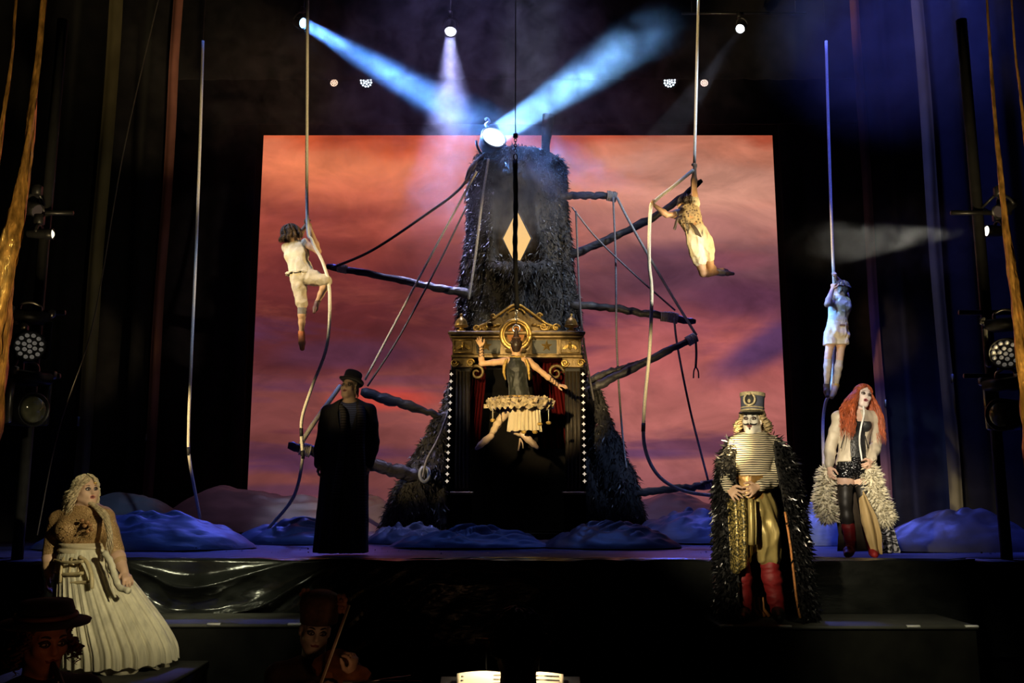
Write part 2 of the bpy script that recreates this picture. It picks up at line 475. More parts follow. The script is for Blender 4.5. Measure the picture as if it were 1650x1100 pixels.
m = MB().box((10.05, 10.7, 6), (0.1, 22.8, 16)); struct(m.build('wall_right', BLACK, smooth=False))
m = MB().box((0, 10.7, 14.05), (20, 22.8, 0.1)); struct(m.build('ceiling', BLACK, smooth=False))
# lip of the stage: a thin dark nosing
LIPM = mat('stage_lip', (0.05, 0.05, 0.06), 0.4, var=0.4, scale=6)
m = MB().box((0, EDGE_Y - 0.0, -0.03), (20, 0.05, 0.05), bev=0.01); struct(m.build('trim_1', LIPM))

# ------------------------------------------------------------------ projected sunset screen
SCR_Y = 20.0
xl = P(412, 500, SCR_Y)[0]; xr = P(1258, 500, SCR_Y)[0]; zt = P(830, 218, SCR_Y)[2]; zb = 0.02
def screen_material():
    m = bpy.data.materials.new('sunset_projection'); m.use_nodes = True
    nt = m.node_tree; nt.nodes.clear(); N = nt.nodes.new; L = nt.links.new
    tc = N('ShaderNodeTexCoord')
    sep = N('ShaderNodeSeparateXYZ'); L(tc.outputs['Object'], sep.inputs[0])   # origin: bottom centre of the screen, metres
    def math_(op, a, b=None, c=None):
        n = N('ShaderNodeMath'); n.operation = op
        for i, q in enumerate((a, b, c)):
            if q is None: continue
            if isinstance(q, (int, float)): n.inputs[i].default_value = q
            else: L(q, n.inputs[i])
        return n.outputs[0]
    H = zt - zb
    v = math_('DIVIDE', sep.outputs[2], H)          # 0 bottom .. 1 top
    u = math_('DIVIDE', sep.outputs[0], xr - xl)    # -0.5 .. 0.5
    def noise(scale, sx, sz, off, det=5, rough=0.55, dist=0.0):
        mp = N('ShaderNodeMapping'); mp.inputs['Scale'].default_value = (sx, 1, sz); mp.inputs['Location'].default_value = (off, off * 0.7, off * 1.3)
        L(tc.outputs['Object'], mp.inputs[0])
        n = N('ShaderNodeTexNoise'); n.inputs['Scale'].default_value = scale; n.inputs['Detail'].default_value = det; n.inputs['Roughness'].default_value = rough
        n.inputs['Distortion'].default_value = dist
        L(mp.outputs[0], n.inputs['Vector']); return n.outputs['Fac']
    n1 = noise(0.30, 0.8, 2.0, 3.0, 6, 0.55, 0.3)
    vv = math_('ADD', v, math_('MULTIPLY', math_('SUBTRACT', n1, 0.5), 0.24))
    def ramp(stops, src):
        r = N('ShaderNodeValToRGB'); e = r.color_ramp.elements
        while len(e) < len(stops): e.new(0.5)
        for k, (p, c) in enumerate(stops):
            e[k].position = p; e[k].color = (*[(q / 255.0 / 12.92 if q < 10 else ((q / 255 + 0.055) / 1.055) ** 2.4) for q in c], 1)
        r.color_ramp.interpolation = 'EASE'
        L(src, r.inputs[0]); return r.outputs[0]
    def mix(f, a, b, mode='MIX'):
        n = N('ShaderNodeMix'); n.data_type = 'RGBA'; n.blend_type = mode
        if isinstance(f, (int, float)): n.inputs[0].default_value = f
        else: L(f, n.inputs[0])
        for i, q in ((6, a), (7, b)):
            if isinstance(q, tuple): n.inputs[i].default_value = (*[((x / 255 + 0.055) / 1.055) ** 2.4 for x in q], 1)
            else: L(q, n.inputs[i])
        return n.outputs[2]
    SL = [(0.0, (96, 54, 62)), (0.08, (112, 60, 58)), (0.30, (118, 62, 60)), (0.42, (96, 44, 48)), (0.52, (92, 38, 40)), (0.62, (110, 46, 45)), (0.75, (156, 70, 58)), (0.85, (196, 98, 72)), (0.93, (220, 118, 82)), (0.98, (210, 90, 52)), (1.0, (188, 72, 38))]
    SR = [(0.0, (124, 72, 82)), (0.10, (150, 86, 88)), (0.25, (172, 98, 92)), (0.42, (176, 92, 90)), (0.50, (140, 72, 80)), (0.58, (106, 62, 76)), (0.66, (126, 80, 88)), (0.76, (172, 112, 104)), (0.86, (202, 138, 118)), (0.95, (204, 124, 98)), (1.0, (188, 86, 60))]
    left = ramp(SL, vv); right = ramp(SR, vv)
    lr = N('ShaderNodeMapRange'); lr.inputs[1].default_value = -0.28; lr.inputs[2].default_value = 0.25; L(u, lr.inputs[0])
    c = mix(lr.outputs[0], left, right)
    # bright pink-orange cloud lights
    n2 = noise(0.42, 0.7, 2.6, 11.0, 6, 0.6, 0.5)
    hl = N('ShaderNodeMapRange'); hl.inputs[1].default_value = 0.55; hl.inputs[2].default_value = 0.78; hl.inputs[4].default_value = 0.30; L(n2, hl.inputs[0])
    c = mix(hl.outputs[0], c, (214, 110, 84))
    # dark mauve streaks, mostly low and at mid height
    n3 = noise(0.34, 0.55, 3.4, 23.0, 5, 0.5, 0.4)
    ds = N('ShaderNodeMapRange'); ds.inputs[1].default_value = 0.53; ds.inputs[2].default_value = 0.66; L(n3, ds.inputs[0])
    low = ramp([(0.0, (250, 250, 250)), (0.45, (250, 250, 250)), (0.62, (120, 120, 120)), (0.75, (2, 2, 2)), (1.0, (2, 2, 2))], v)
    c = mix(math_('MULTIPLY', math_('MULTIPLY', ds.outputs[0], low), 0.85), c, (84, 48, 78))
    # one large slate cloud low at the right, and a bank at the left
    def cloud(cx, cz, rx, rz, amt, colr, c, tilt=0.0, nz=1.3):
        dx = math_('DIVIDE', math_('SUBTRACT', sep.outputs[0], cx), rx)
        dz = math_('DIVIDE', math_('SUBTRACT', math_('SUBTRACT', sep.outputs[2], cz), math_('MULTIPLY', math_('SUBTRACT', sep.outputs[0], cx), tilt)), rz)
        d = math_('SQRT', math_('ADD', math_('MULTIPLY', dx, dx), math_('MULTIPLY', dz, dz)))
        d = math_('ADD', d, math_('MULTIPLY', math_('SUBTRACT', n3, 0.5), nz))
        mr = N('ShaderNodeMapRange'); mr.interpolation_type = 'SMOOTHSTEP'
        mr.inputs[1].default_value = 1.1; mr.inputs[2].default_value = 0.35; mr.inputs[3].default_value = 0; mr.inputs[4].default_value = amt
        L(d, mr.inputs[0])
        return mix(mr.outputs[0], c, colr)
    ox = (xl + xr) / 2
    def at(px, py): q = P(px, py, SCR_Y); return q[0] - ox, q[2] - zb
    a = at(1235, 560); c = cloud(a[0], a[1], 1.5, 0.55, 0.95, (84, 54, 92), c, 0.42)
    a = at(1200, 480); c = cloud(a[0], a[1], 1.6, 0.5, 0.75, (96, 52, 76), c)
    a = at(1100, 430); c = cloud(a[0], a[1], 1.7, 0.6, 0.7, (92, 56, 74), c)
    a = at(560, 570); c = cloud(a[0], a[1], 2.0, 0.42, 0.8, (86, 46, 66), c)
    a = at(620, 640); c = cloud(a[0], a[1], 1.4, 0.3, 0.7, (186, 62, 48), c)
    a = at(1040, 730); c = cloud(a[0], a[1], 1.9, 0.16, 0.9, (96, 58, 90), c)
    a = at(470, 790); c = cloud(a[0], a[1], 1.9, 0.18, 0.8, (78, 46, 66), c)
    a = at(480, 695); c = cloud(a[0], a[1], 0.7, 0.07, 0.7, (98, 48, 56), c)
    a = at(540, 260); c = cloud(a[0], a[1], 1.8, 0.5, 0.55, (240, 132, 88), c)
    a = at(1160, 300); c = cloud(a[0], a[1], 1.5, 0.6, 0.6, (222, 156, 134), c)
    a = at(1190, 420); c = cloud(a[0], a[1], 1.0, 0.3, 0.5, (150, 82, 92), c)
    n4 = noise(0.62, 0.8, 1.5, 41.0, 7, 0.6, 0.6)
    bl = N('ShaderNodeMapRange'); bl.inputs[1].default_value = 0.34; bl.inputs[2].default_value = 0.66; bl.inputs[3].default_value = 0.70; bl.inputs[4].default_value = 1.26; L(n4, bl.inputs[0])
    bs = N('ShaderNodeVectorMath'); bs.operation = 'SCALE'; L(c, bs.inputs[0]); L(bl.outputs[0], bs.inputs['Scale']); c = bs.outputs[0]
    em = N('ShaderNodeEmission'); L(c, em.inputs[0]); em.inputs[1].default_value = 1.0
    df = N('ShaderNodeBsdfDiffuse'); df.inputs[0].default_value = (0.03, 0.03, 0.03, 1)
    ad = N('ShaderNodeAddShader'); L(em.outputs[0], ad.inputs[0]); L(df.outputs[0], ad.inputs[1])
    o = N('ShaderNodeOutputMaterial'); L(ad.outputs[0], o.inputs[0])
    return m
m = MB().box(((xl + xr) / 2, SCR_Y + 0.02, (zt + zb) / 2), (xr - xl, 0.04, zt - zb))
tag(m.build('projection_screen', screen_material(), smooth=False), 'huge projection screen glowing with a red and orange sunset sky behind the tree', 'screen')
# black back-cloth frame around the screen: header border and two cheeks
CLOTHB = mat('black_velvet', (0.010, 0.009, 0.010), 0.9, var=0.4, scale=4, spec=0.15, sheen=0.1)
REDB = mat('black_cheek_velvet', (0.02, 0.012, 0.012), 0.85, var=0.4, scale=3, spec=0.2)
def drape(name, x0, x1, z0, z1, Y, label, mt, amp=0.05, freq=16, grp=None):
    def fn(U, W):
        X = x0 + (x1 - x0) * U; Z = z1 + (z0 - z1) * W
        Yd = Y + amp * np.sin(X * freq + 0.6 * np.sin(X * 3.1)) * (0.35 + 0.65 * W) + 0.02 * vnoise(np.stack([X * 2, Z * 0.6, 0 * X], -1), 3)
        return np.stack([X, Yd, Z], -1)
    o = grid_mesh(name, fn, 90, 30, mt)
    sm = o.modifiers.new('thickness', 'SOLIDIFY'); sm.thickness = 0.012
    return tag(o, label, 'curtain', grp)
drape('border_curtain', -9.6, 9.6, P(825, 128, 16.0)[2], 13.0, 16.0, 'wide black border curtain hanging across the top, above the sunset screen', CLOTHB, 0.04)
drape('masking_curtain', -9.4, xl - 0.02, 0.03, 12.4, 19.6, 'black masking curtain covering the left edge of the sunset screen', REDB, 0.05, 9)
drape('masking_curtain', xr + 0.02, 9.4, 0.03, 12.4, 19.6, 'black masking curtain covering the right edge of the sunset screen', REDB, 0.05, 9)
drape('header_curtain', -9.4, 9.4, zt - 0.03, 12.6, 19.3, 'black header curtain hanging just above the top edge of the screen', CLOTHB, 0.02, 6)
# masking legs in the wings, side light on their edges painted as lighter strips
LIT_EDGE1 = mat('leg_lit_edge_olive', (0.20, 0.17, 0.09), 0.9, var=0.35, scale=2, spec=0.1, stretch=(1, 1, 0.5))
LIT_EDGE2 = mat('leg_lit_edge_brown', (0.24, 0.10, 0.08), 0.9, var=0.35, scale=2, spec=0.1, stretch=(1, 1, 0.5))
for side, Y, xe, lit_edge, nm, wd in ((-1, 12.0, -5.49, LIT_EDGE1, 'nearer olive-edged black wing curtain behind the blonde woman in the gown', 0.19), (-1, 15.2, -5.86, LIT_EDGE2, 'deeper brown-edged black wing curtain beside the loose hanging rope', 0.17),
                             (1, 12.0, 5.62, LIT_EDGE1, 'nearer olive-edged black wing curtain right of the red-haired woman', 0.17), (1, 15.2, 6.02, LIT_EDGE2, 'deeper brown-edged black wing curtain behind the rope boy', 0.16)):
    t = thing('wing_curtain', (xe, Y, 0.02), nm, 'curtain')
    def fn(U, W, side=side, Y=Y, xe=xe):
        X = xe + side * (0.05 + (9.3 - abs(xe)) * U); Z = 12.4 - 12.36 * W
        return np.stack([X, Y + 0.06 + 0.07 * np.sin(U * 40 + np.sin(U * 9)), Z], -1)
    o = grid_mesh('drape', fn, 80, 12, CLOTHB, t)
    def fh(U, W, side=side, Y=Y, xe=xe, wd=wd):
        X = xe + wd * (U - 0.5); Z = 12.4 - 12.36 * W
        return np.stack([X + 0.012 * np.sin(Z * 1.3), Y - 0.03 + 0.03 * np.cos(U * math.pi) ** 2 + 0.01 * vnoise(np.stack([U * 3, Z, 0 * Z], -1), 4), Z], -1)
    o = grid_mesh('lit_edge', fh, 10, 60, lit_edge, t)
    mm = MB().box((xe + side * 0.06, Y - 0.05, 1.55 if side < 0 else 2.1), (0.03, 0.04, 0.12), bev=0.005); mm.build('cable_clip', mat('dull_metal', (0.25, 0.24, 0.22), 0.4, 0.8), t)
# ------------------------------------------------------------------ gold lame curtains at the proscenium
GOLD_L = mat('gold_lame', (0.62, 0.33, 0.08), 0.30, 0.8, var=0.6, scale=30, bump=1.0, bscale=34, stretch=(1, 1, 0.3))
def gold_strip(pts, wid, Y, label, depth=0.35):
    """narrow fold of a gathered gold curtain: pts in pixels, wid widths in pixels"""
    ctr = [P(x, y, Y) for x, y in pts]; ctr = spline(ctr, 14); n = len(ctr)
    ws = np.interp(np.linspace(0, 1, n), np.linspace(0, 1, len(wid)), wid) * Y / FPX
    k = 15; C = np.array(ctr)
    def fn(U, W):
        i = np.clip((U * (n - 1)).round().astype(int), 0, n - 1)
        c = C[i]; ww = ws[i]
        a = (W * 2 * math.pi)
        rad = 0.5 * ww * (1 + 0.28 * np.sin(3 * a + 2.5 * U * 6) + 0.2 * vnoise(np.stack([W * 5, U * 40, 0 * U], -1), 6))
        return np.stack([c[..., 0] + rad * np.cos(a), c[..., 1] + rad * np.sin(a) * 1.3, c[..., 2]], -1)
    o = grid_mesh('gold_curtain', fn, n, k, GOLD_L)
    return tag(o, label, 'curtain', 'gold proscenium curtains')
gold_strip([(76, -60), (58, 130), (40, 270), (14, 420), (-20, 620), (-60, 900)], [7, 9, 16, 26, 40, 50], 6.4, 'thick rumpled gold curtain edge sweeping down the far left side')
gold_strip([(30, -60), (20, 80), (4, 200), (-16, 330)], [3, 4, 6, 9], 6.2, 'thin gold curtain edge in the top left corner')
gold_strip([(1588, -40), (1602, 180), (1618, 330), (1636, 480), (1668, 720), (1700, 950)], [2.5, 5, 8, 15, 26, 34], 6.4, 'long gold curtain edge running down the right side')
gold_strip([(1626, -60), (1634, 60), (1645, 160), (1664, 320)], [2, 3, 4, 6], 6.2, 'thin dull gold curtain edge in the top right corner')

# ------------------------------------------------------------------ cloth dunes and heaps on the stage
DUNE_M = mat('dune_silk_mauve', (0.30, 0.22, 0.24), 0.42, var=0.25, scale=2, bump=0.25, bscale=5, spec=0.5, stretch=(0.6, 1, 2.0))
HEAP_B = mat('heap_cloth_blue', (0.085, 0.11, 0.18), 0.5, var=0.4, scale=3, bump=0.3, bscale=7, spec=0.55, stretch=(0.6, 1.5, 2.0))
DUNE_G = mat('dune_cloth_grey', (0.16, 0.14, 0.13), 0.7, var=0.25, scale=2, bump=0.15, bscale=5)
HEAP_D = mat('heap_cloth_dark', (0.035, 0.035, 0.05), 0.45, var=0.4, scale=3, bump=0.3, bscale=7)
def heap(name, px, py_top, Y, half_px, depth, mt, label, skew=0.0, seed=0, rid=0.035, lobes=()):
    s = Y / FPX
    c = P(px, 860, Y); c[2] = 0.0
    top = P(px, py_top, Y)[2]; hw = half_px * s
    n = 72
    def fn(U, W):
        r = U; a = W * 2 * math.pi
        X = r * np.cos(a); Yy = r * np.sin(a)
        hgt = np.clip(1 - r ** 2, 0, 1) ** 0.85
        X2 = X + skew * hgt
        p = np.stack([X2 * 2.2 + seed, Yy * 2.2, hgt], -1)
        z = top * hgt * (1 + 0.12 * fbm(p, 2, seed))
        wr = np.abs(vnoise(np.stack([(X2 + Yy * 0.6) * 3.5 + seed, (Yy - X2 * 0.9) * 7.0, 0 * X], -1), seed + 4))
        z = z + rid * wr * np.sqrt(np.clip(1 - r, 0, 1)) * 2.2
        for (lx, lh, lw) in lobes: z = z + lh * np.exp(-((X - lx) / lw) ** 2) * hgt
        return np.stack([c[0] + X2 * hw, c[1] + Yy * depth, z + 0.004], -1)
    o = grid_mesh(name, fn, 40, n, mt, base=c)
    return tag(o, label, 'cloth heap')
heap('cloth_dune', 420, 800, 16.9, 190, 0.85, DUNE_M, 'large mauve silk dune in front of the lower left corner of the screen', 0, 1, 0.05, lobes=((-0.48, 0.30, 0.3),))
heap('cloth_dune', 575, 800, 18.6, 90, 0.6, DUNE_M, 'mauve silk dune behind the man in the top hat', 0, 2)
heap('cloth_dune', 200, 797, 13.9, 120, 0.7, DUNE_G, 'grey cloth dune behind the blonde woman in the gown', 0, 3, 0.02)
heap('cloth_heap', 235, 832, 11.4, 175, 0.75, HEAP_B, 'long blue cloth heap between the blonde woman and the loose rope', 0, 4, 0.05)
heap('cloth_heap', 480, 846, 12.6, 110, 0.6, HEAP_B, 'low blue cloth heap where the long trailing rope lands', 0, 5, 0.05)
heap('cloth_dune', 1085, 800, 18.2, 130, 0.8, DUNE_M, 'mauve silk dune behind the low right branch of the tree', 0, 6)
heap('cloth_heap', 1120, 828, 13.1, 115, 0.75, HEAP_B, 'tall blue cloth heap between the tree and the striped captain', 0.1, 7, 0.06)
heap('cloth_heap', 985, 850, 11.6, 110, 0.55, HEAP_D, 'low dark cloth heap in front of the right tree root', 0, 8, 0.05)
heap('cloth_heap', 1318, 822, 12.4, 62, 0.7, HEAP_B, 'small blue cloth heap between the captain and the red-haired woman', 0, 9, 0.04)
heap('cloth_dune', 1475, 784, 17.0, 110, 0.9, DUNE_G, 'brownish cloth dune at the right, behind the red-haired woman', 0, 10, 0.02)
heap('cloth_heap', 1545, 826, 10.9, 135, 0.55, HEAP_D, 'wide navy cloth heap at the far right of the stage', 0, 11, 0.03)
heap('cloth_heap', 760, 862, 11.6, 130, 0.35, HEAP_B, 'flat crumpled blue cloth in front of the puppet booth', 0, 12, 0.07)
heap('cloth_heap', 660, 855, 12.6, 75, 0.4, HEAP_B, 'flat crumpled blue cloth at the foot of the left tree root', 0, 13, 0.07)
# foil flakes added to make the glints of light on the cloths
m = MB()
for i in range(110):
    px = random.choice([random.uniform(280, 720), random.uniform(280, 720), random.uniform(930, 1150), random.uniform(1300, 1640)]); Y = random.uniform(9.6, 11.9)
    c = P(px, 860, Y); c[2] = 0.035
    u = nrm(RNG.normal(size=3)); vv = nrm(np.cross(u, RNG.normal(size=3))); r = random.uniform(0.006, 0.014)
    m.add([c + u * r, c + vv * r, c - u * r, c - vv * r], [(0, 1, 2, 3)])
o = tag(m.build('glint_flakes', mat('foil', (0.9, 0.92, 1.0), 0.12, 1.0, var=0.1), smooth=False), 'glittering silver foil flakes strewn over the blue floor cloth', 'foil', kind='stuff')

# ------------------------------------------------------------------ black plastic sheet over the stage lip
PLAST = mat('black_plastic', (0.012, 0.013, 0.012), 0.22, var=0.3, scale=5, bump=0.25, bscale=10, spec=0.8, stretch=(1, 1, 2.0))
def plastic(U, W):
    X = -7.6 + 15.2 * U
    s = W * 1.1
    top = s < 0.28
    Y = np.where(top, EDGE_Y + 0.25 - s, EDGE_Y - 0.03)
    Z = np.where(top, 0.03, 0.03 - (s - 0.28))
    xc = -2.75
    q = (s - 0.28) + 0.26 * (X - xc) ** 2
    hang = np.clip((s - 0.28) * 5, 0, 1)
    g = np.exp(-((X - xc) / 1.25) ** 2)
    ph = q * 30 + 2.2 * vnoise(np.stack([X * 1.7, s * 3, 0 * X], -1), 2)
    fold = (1 - np.abs(np.sin(ph * 0.5))) ** 2 * g
    Y = Y - hang * (0.03 + 0.14 * fold + 0.018 * fbm(np.stack([X * 4, s * 7 - X * X * 0.3, 0 * X], -1), 2, 8) * (0.3 + g))
    Z = Z + np.where(top, 0.022 * np.abs(fbm(np.stack([X * 1.3, s * 16, 0 * X], -1), 2, 3)), 0)
    return np.stack([X, Y, Z], -1)
o = grid_mesh('plastic_sheet', plastic, 420, 110, PLAST)
tag(o, 'creased shiny black plastic sheet hanging over the whole stage edge, swagged at the left', 'plastic sheet')
# tape scraps along the lip
TAPE = mat('white_tape', (0.85, 0.84, 0.78), 0.5, var=0.05)
for px, lb in ((1358, 'between captain and red-haired woman'), (1428, 'just below the red-haired woman'), (1540, 'right of the red-haired woman'), (905, 'centre of the stage edge'), (998, 'beside the dark middle of the stage edge')):
    c = P(px, 905, EDGE_Y + 0.02)
    m = MB().box((c[0], EDGE_Y + 0.02, 0.012), (random.uniform(0.03, 0.05), 0.03, 0.006), bev=0.002)
    tag(m.build('tape_mark', TAPE), 'small pale tape mark on the stage lip, ' + lb, 'tape')

# ------------------------------------------------------------------ steps in front of the stage
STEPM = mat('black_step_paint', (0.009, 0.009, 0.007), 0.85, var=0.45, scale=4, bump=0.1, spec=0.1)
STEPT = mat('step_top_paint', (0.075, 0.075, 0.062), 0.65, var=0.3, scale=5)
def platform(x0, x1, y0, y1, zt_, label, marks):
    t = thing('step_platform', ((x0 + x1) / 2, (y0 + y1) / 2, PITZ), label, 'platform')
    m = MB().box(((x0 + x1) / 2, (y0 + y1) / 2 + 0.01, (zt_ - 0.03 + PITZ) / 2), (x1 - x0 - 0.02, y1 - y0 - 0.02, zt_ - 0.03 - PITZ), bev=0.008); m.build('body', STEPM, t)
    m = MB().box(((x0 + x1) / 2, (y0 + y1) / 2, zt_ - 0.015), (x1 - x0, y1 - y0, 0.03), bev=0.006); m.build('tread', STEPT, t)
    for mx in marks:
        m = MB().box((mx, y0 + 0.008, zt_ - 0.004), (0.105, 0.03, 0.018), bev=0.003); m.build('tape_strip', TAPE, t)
PR_Z = -0.48
pr0 = P(1160, 1008, 7.75); pr1 = P(1576, 1008, 7.75)
PR_Z = float((pr0[2] + pr1[2]) / 2)
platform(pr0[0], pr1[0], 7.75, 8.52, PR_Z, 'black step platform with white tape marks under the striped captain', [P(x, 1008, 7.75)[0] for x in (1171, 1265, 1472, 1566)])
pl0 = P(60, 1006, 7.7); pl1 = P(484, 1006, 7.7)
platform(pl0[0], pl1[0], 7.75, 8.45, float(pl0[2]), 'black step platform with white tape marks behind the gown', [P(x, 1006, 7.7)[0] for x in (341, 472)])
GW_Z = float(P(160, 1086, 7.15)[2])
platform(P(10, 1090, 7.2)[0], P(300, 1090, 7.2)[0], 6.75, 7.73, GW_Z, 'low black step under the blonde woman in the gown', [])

# ================================================================== the tree tower
TY = 14.7
BARK = mat('shaggy_bark', (0.026, 0.024, 0.023), 0.75, var=0.6, scale=9, bump=0.9, bscale=22, spec=0.35, stretch=(1, 1, 0.35))
FIBRE = mat('bark_fibre', (0.034, 0.031, 0.030), 0.42, var=0.7, scale=9, spec=0.6)
WOOD = mat('charred_wood', (0.040, 0.036, 0.036), 0.5, var=0.6, scale=10, bump=0.8, bscale=24, spec=0.5, stretch=(0.4, 1, 1))
tree_base = P(833, 860, TY); tree_base[2] = 0.0
tree = thing('tree_tower', tree_base, 'giant shaggy dark tree trunk tower with bare branches in front of the screen', 'tree')
CABX = float(P(832, 600, 13.3)[0]); CAB_HW = 1.0; CAB_TOP = float(P(832, 532, 13.3)[2])
s = Sdf()
prof = [(262, 757, 912), (300, 751, 914), (400, 746, 924), (500, 738, 932), (600, 728, 944), (680, 712, 954), (740, 690, 972), (800, 668, 998), (850, 640, 1020)]
pr = []
for (y, a, b) in prof:
    q = P((a + b) / 2, y, TY); hw = (b - a) / 2 * TY / FPX
    pr.append((q, hw, min(0.78 * hw, 0.62 + 0.22 * hw)))
for i in range(len(pr) - 1):
    s.econe(pr[i][0], pr[i + 1][0], pr[i][1:], pr[i + 1][1:], (1, 0, 0), 0.05)
# buttress roots
for (pts, r) in (([(712, 690), (690, 760), (662, 815), (632, 858)], (0.22, 0.30, 0.32, 0.2)), ([(950, 640), (972, 720), (992, 780), (1012, 850)], (0.2, 0.24, 0.28, 0.3)),
                 ([(735, 760), (715, 820), (690, 862)], (0.25, 0.3, 0.2)), ([(930, 760), (955, 820), (985, 862)], (0.25, 0.3, 0.22))):
    s.tube([P(x, y, TY - 0.55) for x, y in pts], r, 0.12)
# niche with the window, and the knot hole on the right
s.econe(P(829, 300, TY - 0.66), P(832, 412, TY - 0.70), (0.33, 0.22), (0.37, 0.28), (1, 0, 0), 0.05, True)
s.cone(P(958, 676, TY - 1.3), P(964, 705, TY + 1.4), 0.07, 0.11, 0.03, True)
s.cone(P(961, 690, TY - 1.3), P(973, 725, TY + 1.4), 0.06, 0.07, 0.03, True)
# ledge under the window
s.tube([P(796, 428, TY - 0.60), P(812, 436, TY - 0.82), P(840, 438, TY - 0.90), P(866, 434, TY - 0.84), P(880, 428, TY - 0.62)], (0.10, 0.12, 0.13, 0.12, 0.10), 0.05)
s.econe(P(838, 452, TY - 0.74), P(838, 500, TY - 0.72), (0.36, 0.10), (0.22, 0.08), (1, 0, 0), 0.08)
ztop = float(P(833, 256, TY)[2])
def tree_disp(p):
    q = p * np.array([1, 1, 0.35])
    return 0.05 * fbm(q * 5.5, 3, 2) + 0.02 * vnoise(p * 14, 5)
def tree_clip(p):
    top = p[:, 2] - ztop - 0.05 * vnoise(p * 3.0, 3) + 0.28 * np.clip(np.abs(p[:, 0] - pr[0][0][0]) - 0.5, 0, 9) 
    box = np.maximum(np.maximum(np.abs(p[:, 0] - CABX) - CAB_HW, p[:, 1] - 14.35), p[:, 2] - CAB_TOP + 0.12)
    return np.maximum(np.maximum(top, -box), -p[:, 2] + 0.005)
TV, TF = s.mesh(0.034, tree_disp, tree_clip, pad=0.12)
trunk = mesh_obj('trunk', TV, TF, BARK, tree)
# shaggy fibres sampled on the trunk surface
a, b, c = TV[TF[:, 0]], TV[TF[:, 1]], TV[TF[:, 2]]
nf = np.cross(b - a, c - a); nf /= (np.linalg.norm(nf, axis=1, keepdims=True) + 1e-9)
cen = TV[TF].mean(1)
keep = (nf[:, 1] < 0.35) & (cen[:, 1] < TY + 0.4)
inn = (np.abs(cen[:, 0] - CABX) < CAB_HW + 0.03) & (cen[:, 2] < CAB_TOP - 0.05)
nich = (np.abs(cen[:, 0] - P(832, 370, TY - 0.7)[0]) < 0.36) & (cen[:, 2] > P(832, 418, TY)[2]) & (cen[:, 2] < P(832, 292, TY)[2])
keep &= ~inn & ~nich
ids = RNG.choice(np.where(keep)[0], 30000)
def fibres(ids, lmin, lmax, w):
    n = len(ids); p0 = cen[ids] + RNG.normal(0, 0.012, (n, 3)) - nf[ids] * 0.015; N = nf[ids]
    clump = vnoise(cen[ids] * np.array([7, 7, 3]), 31)[:, None]
    d = N * RNG.uniform(0.25, 0.8, (n, 1)) + np.array([0, 0, -0.65]) + RNG.normal(0, 0.33, (n, 3))
    d /= np.linalg.norm(d, axis=1, keepdims=True)
    L = RNG.uniform(lmin, lmax, (n, 1)) * (1 + 0.45 * clump)
    p1 = p0 + d * L * 0.55; d2 = d + np.array([0, 0, -0.6]) + RNG.normal(0, 0.3, (n, 3)); d2 /= np.linalg.norm(d2, axis=1, keepdims=True)
    p2 = p1 + d2 * L * 0.5
    sd = np.cross(d, RNG.normal(size=(n, 3))); sd /= np.linalg.norm(sd, axis=1, keepdims=True); sd = sd * RNG.uniform(0.5, 1.3, (n, 1)) * w
    v = np.stack([p0 - sd, p0 + sd, p1 - sd * 0.8, p1 + sd * 0.8, p2], 1).reshape(-1, 3)
    k = np.arange(n)[:, None] * 5
    f = np.concatenate([np.concatenate([k, k + 1, k + 3], 1), np.concatenate([k, k + 3, k + 2], 1), np.concatenate([k + 2, k + 3, k + 4], 1)])
    return v, f
fv, ff = fibres(ids, 0.045, 0.115, 0.009)
tag(mesh_obj('bark_fibre', fv, ff, FIBRE, tree, smooth=False), kind='stuff')
# branches
def branch(pts, r, Y, name='branch', lash=()):
    q = [P(x, y, (Y if np.isscalar(Y) else Y[i])) for i, (x, y) in enumerate(pts)]
    c = spline(q, 10); n = len(c)
    rr = np.interp(np.linspace(0, 1, n), np.linspace(0, 1, len(r)), r)
    c = [p + RNG.normal(0, 0.007, 3) for p in c]
    rr = [x * (1 + 0.07 * math.sin(i * 0.9 + pts[0][0]) + random.uniform(-0.07, 0.07)) for i, x in enumerate(rr)]
    rr[-1] *= 0.7; rr[0] *= 0.8
    o = MB().tube(c, rr, 10).build(name, WOOD, tree)
    for f in lash:
        i = min(max(int(f * (n - 1)), 1), n - 2); t = nrm(c[i + 1] - c[i - 1]); u = nrm(np.cross(t, (0, 1, 0.2))); v = np.cross(t, u)
        pp = [c[i] + t * (k / 60.0 - 0.5) * 0.16 + (rr[i] + 0.014) * (math.cos(k * 0.63) * u + math.sin(k * 0.63) * v) for k in range(60)]
        MB().tube(pp, 0.013, 6).build('lashing', ROPEM, o)
    return o
ROPEM = mat('pale_rope', (0.62, 0.56, 0.44), 0.8, var=0.25, scale=60, bump=0.4, bscale=120)
ROPED = mat('dark_rope', (0.10, 0.09, 0.09), 0.8, var=0.3, scale=60, bump=0.4, bscale=120)
ROPEG = mat('grey_rope', (0.30, 0.28, 0.27), 0.8, var=0.3, scale=60, bump=0.4, bscale=120)
branch([(760, 474), (700, 463), (610, 444), (528, 429)], (0.075, 0.06, 0.055, 0.05), TY - 0.5, lash=(0.93,))
branch([(730, 678), (690, 664), (630, 645), (582, 631)], (0.045, 0.055, 0.085, 0.07), TY - 0.6, lash=())
branch([(700, 774), (660, 764), (600, 748), (530, 733), (464, 717)], (0.10, 0.105, 0.09, 0.075, 0.06), (14.0, 13.8, 13.5, 13.2, 13.0), lash=(0.90,))
branch([(900, 317), (930, 315), (965, 315), (994, 314)], (0.06, 0.062, 0.06, 0.055), TY - 0.3, lash=(0.9,))
branch([(910, 416), (980, 386), (1060, 345), (1131, 292)], (0.07, 0.065, 0.06, 0.045), TY - 0.2)
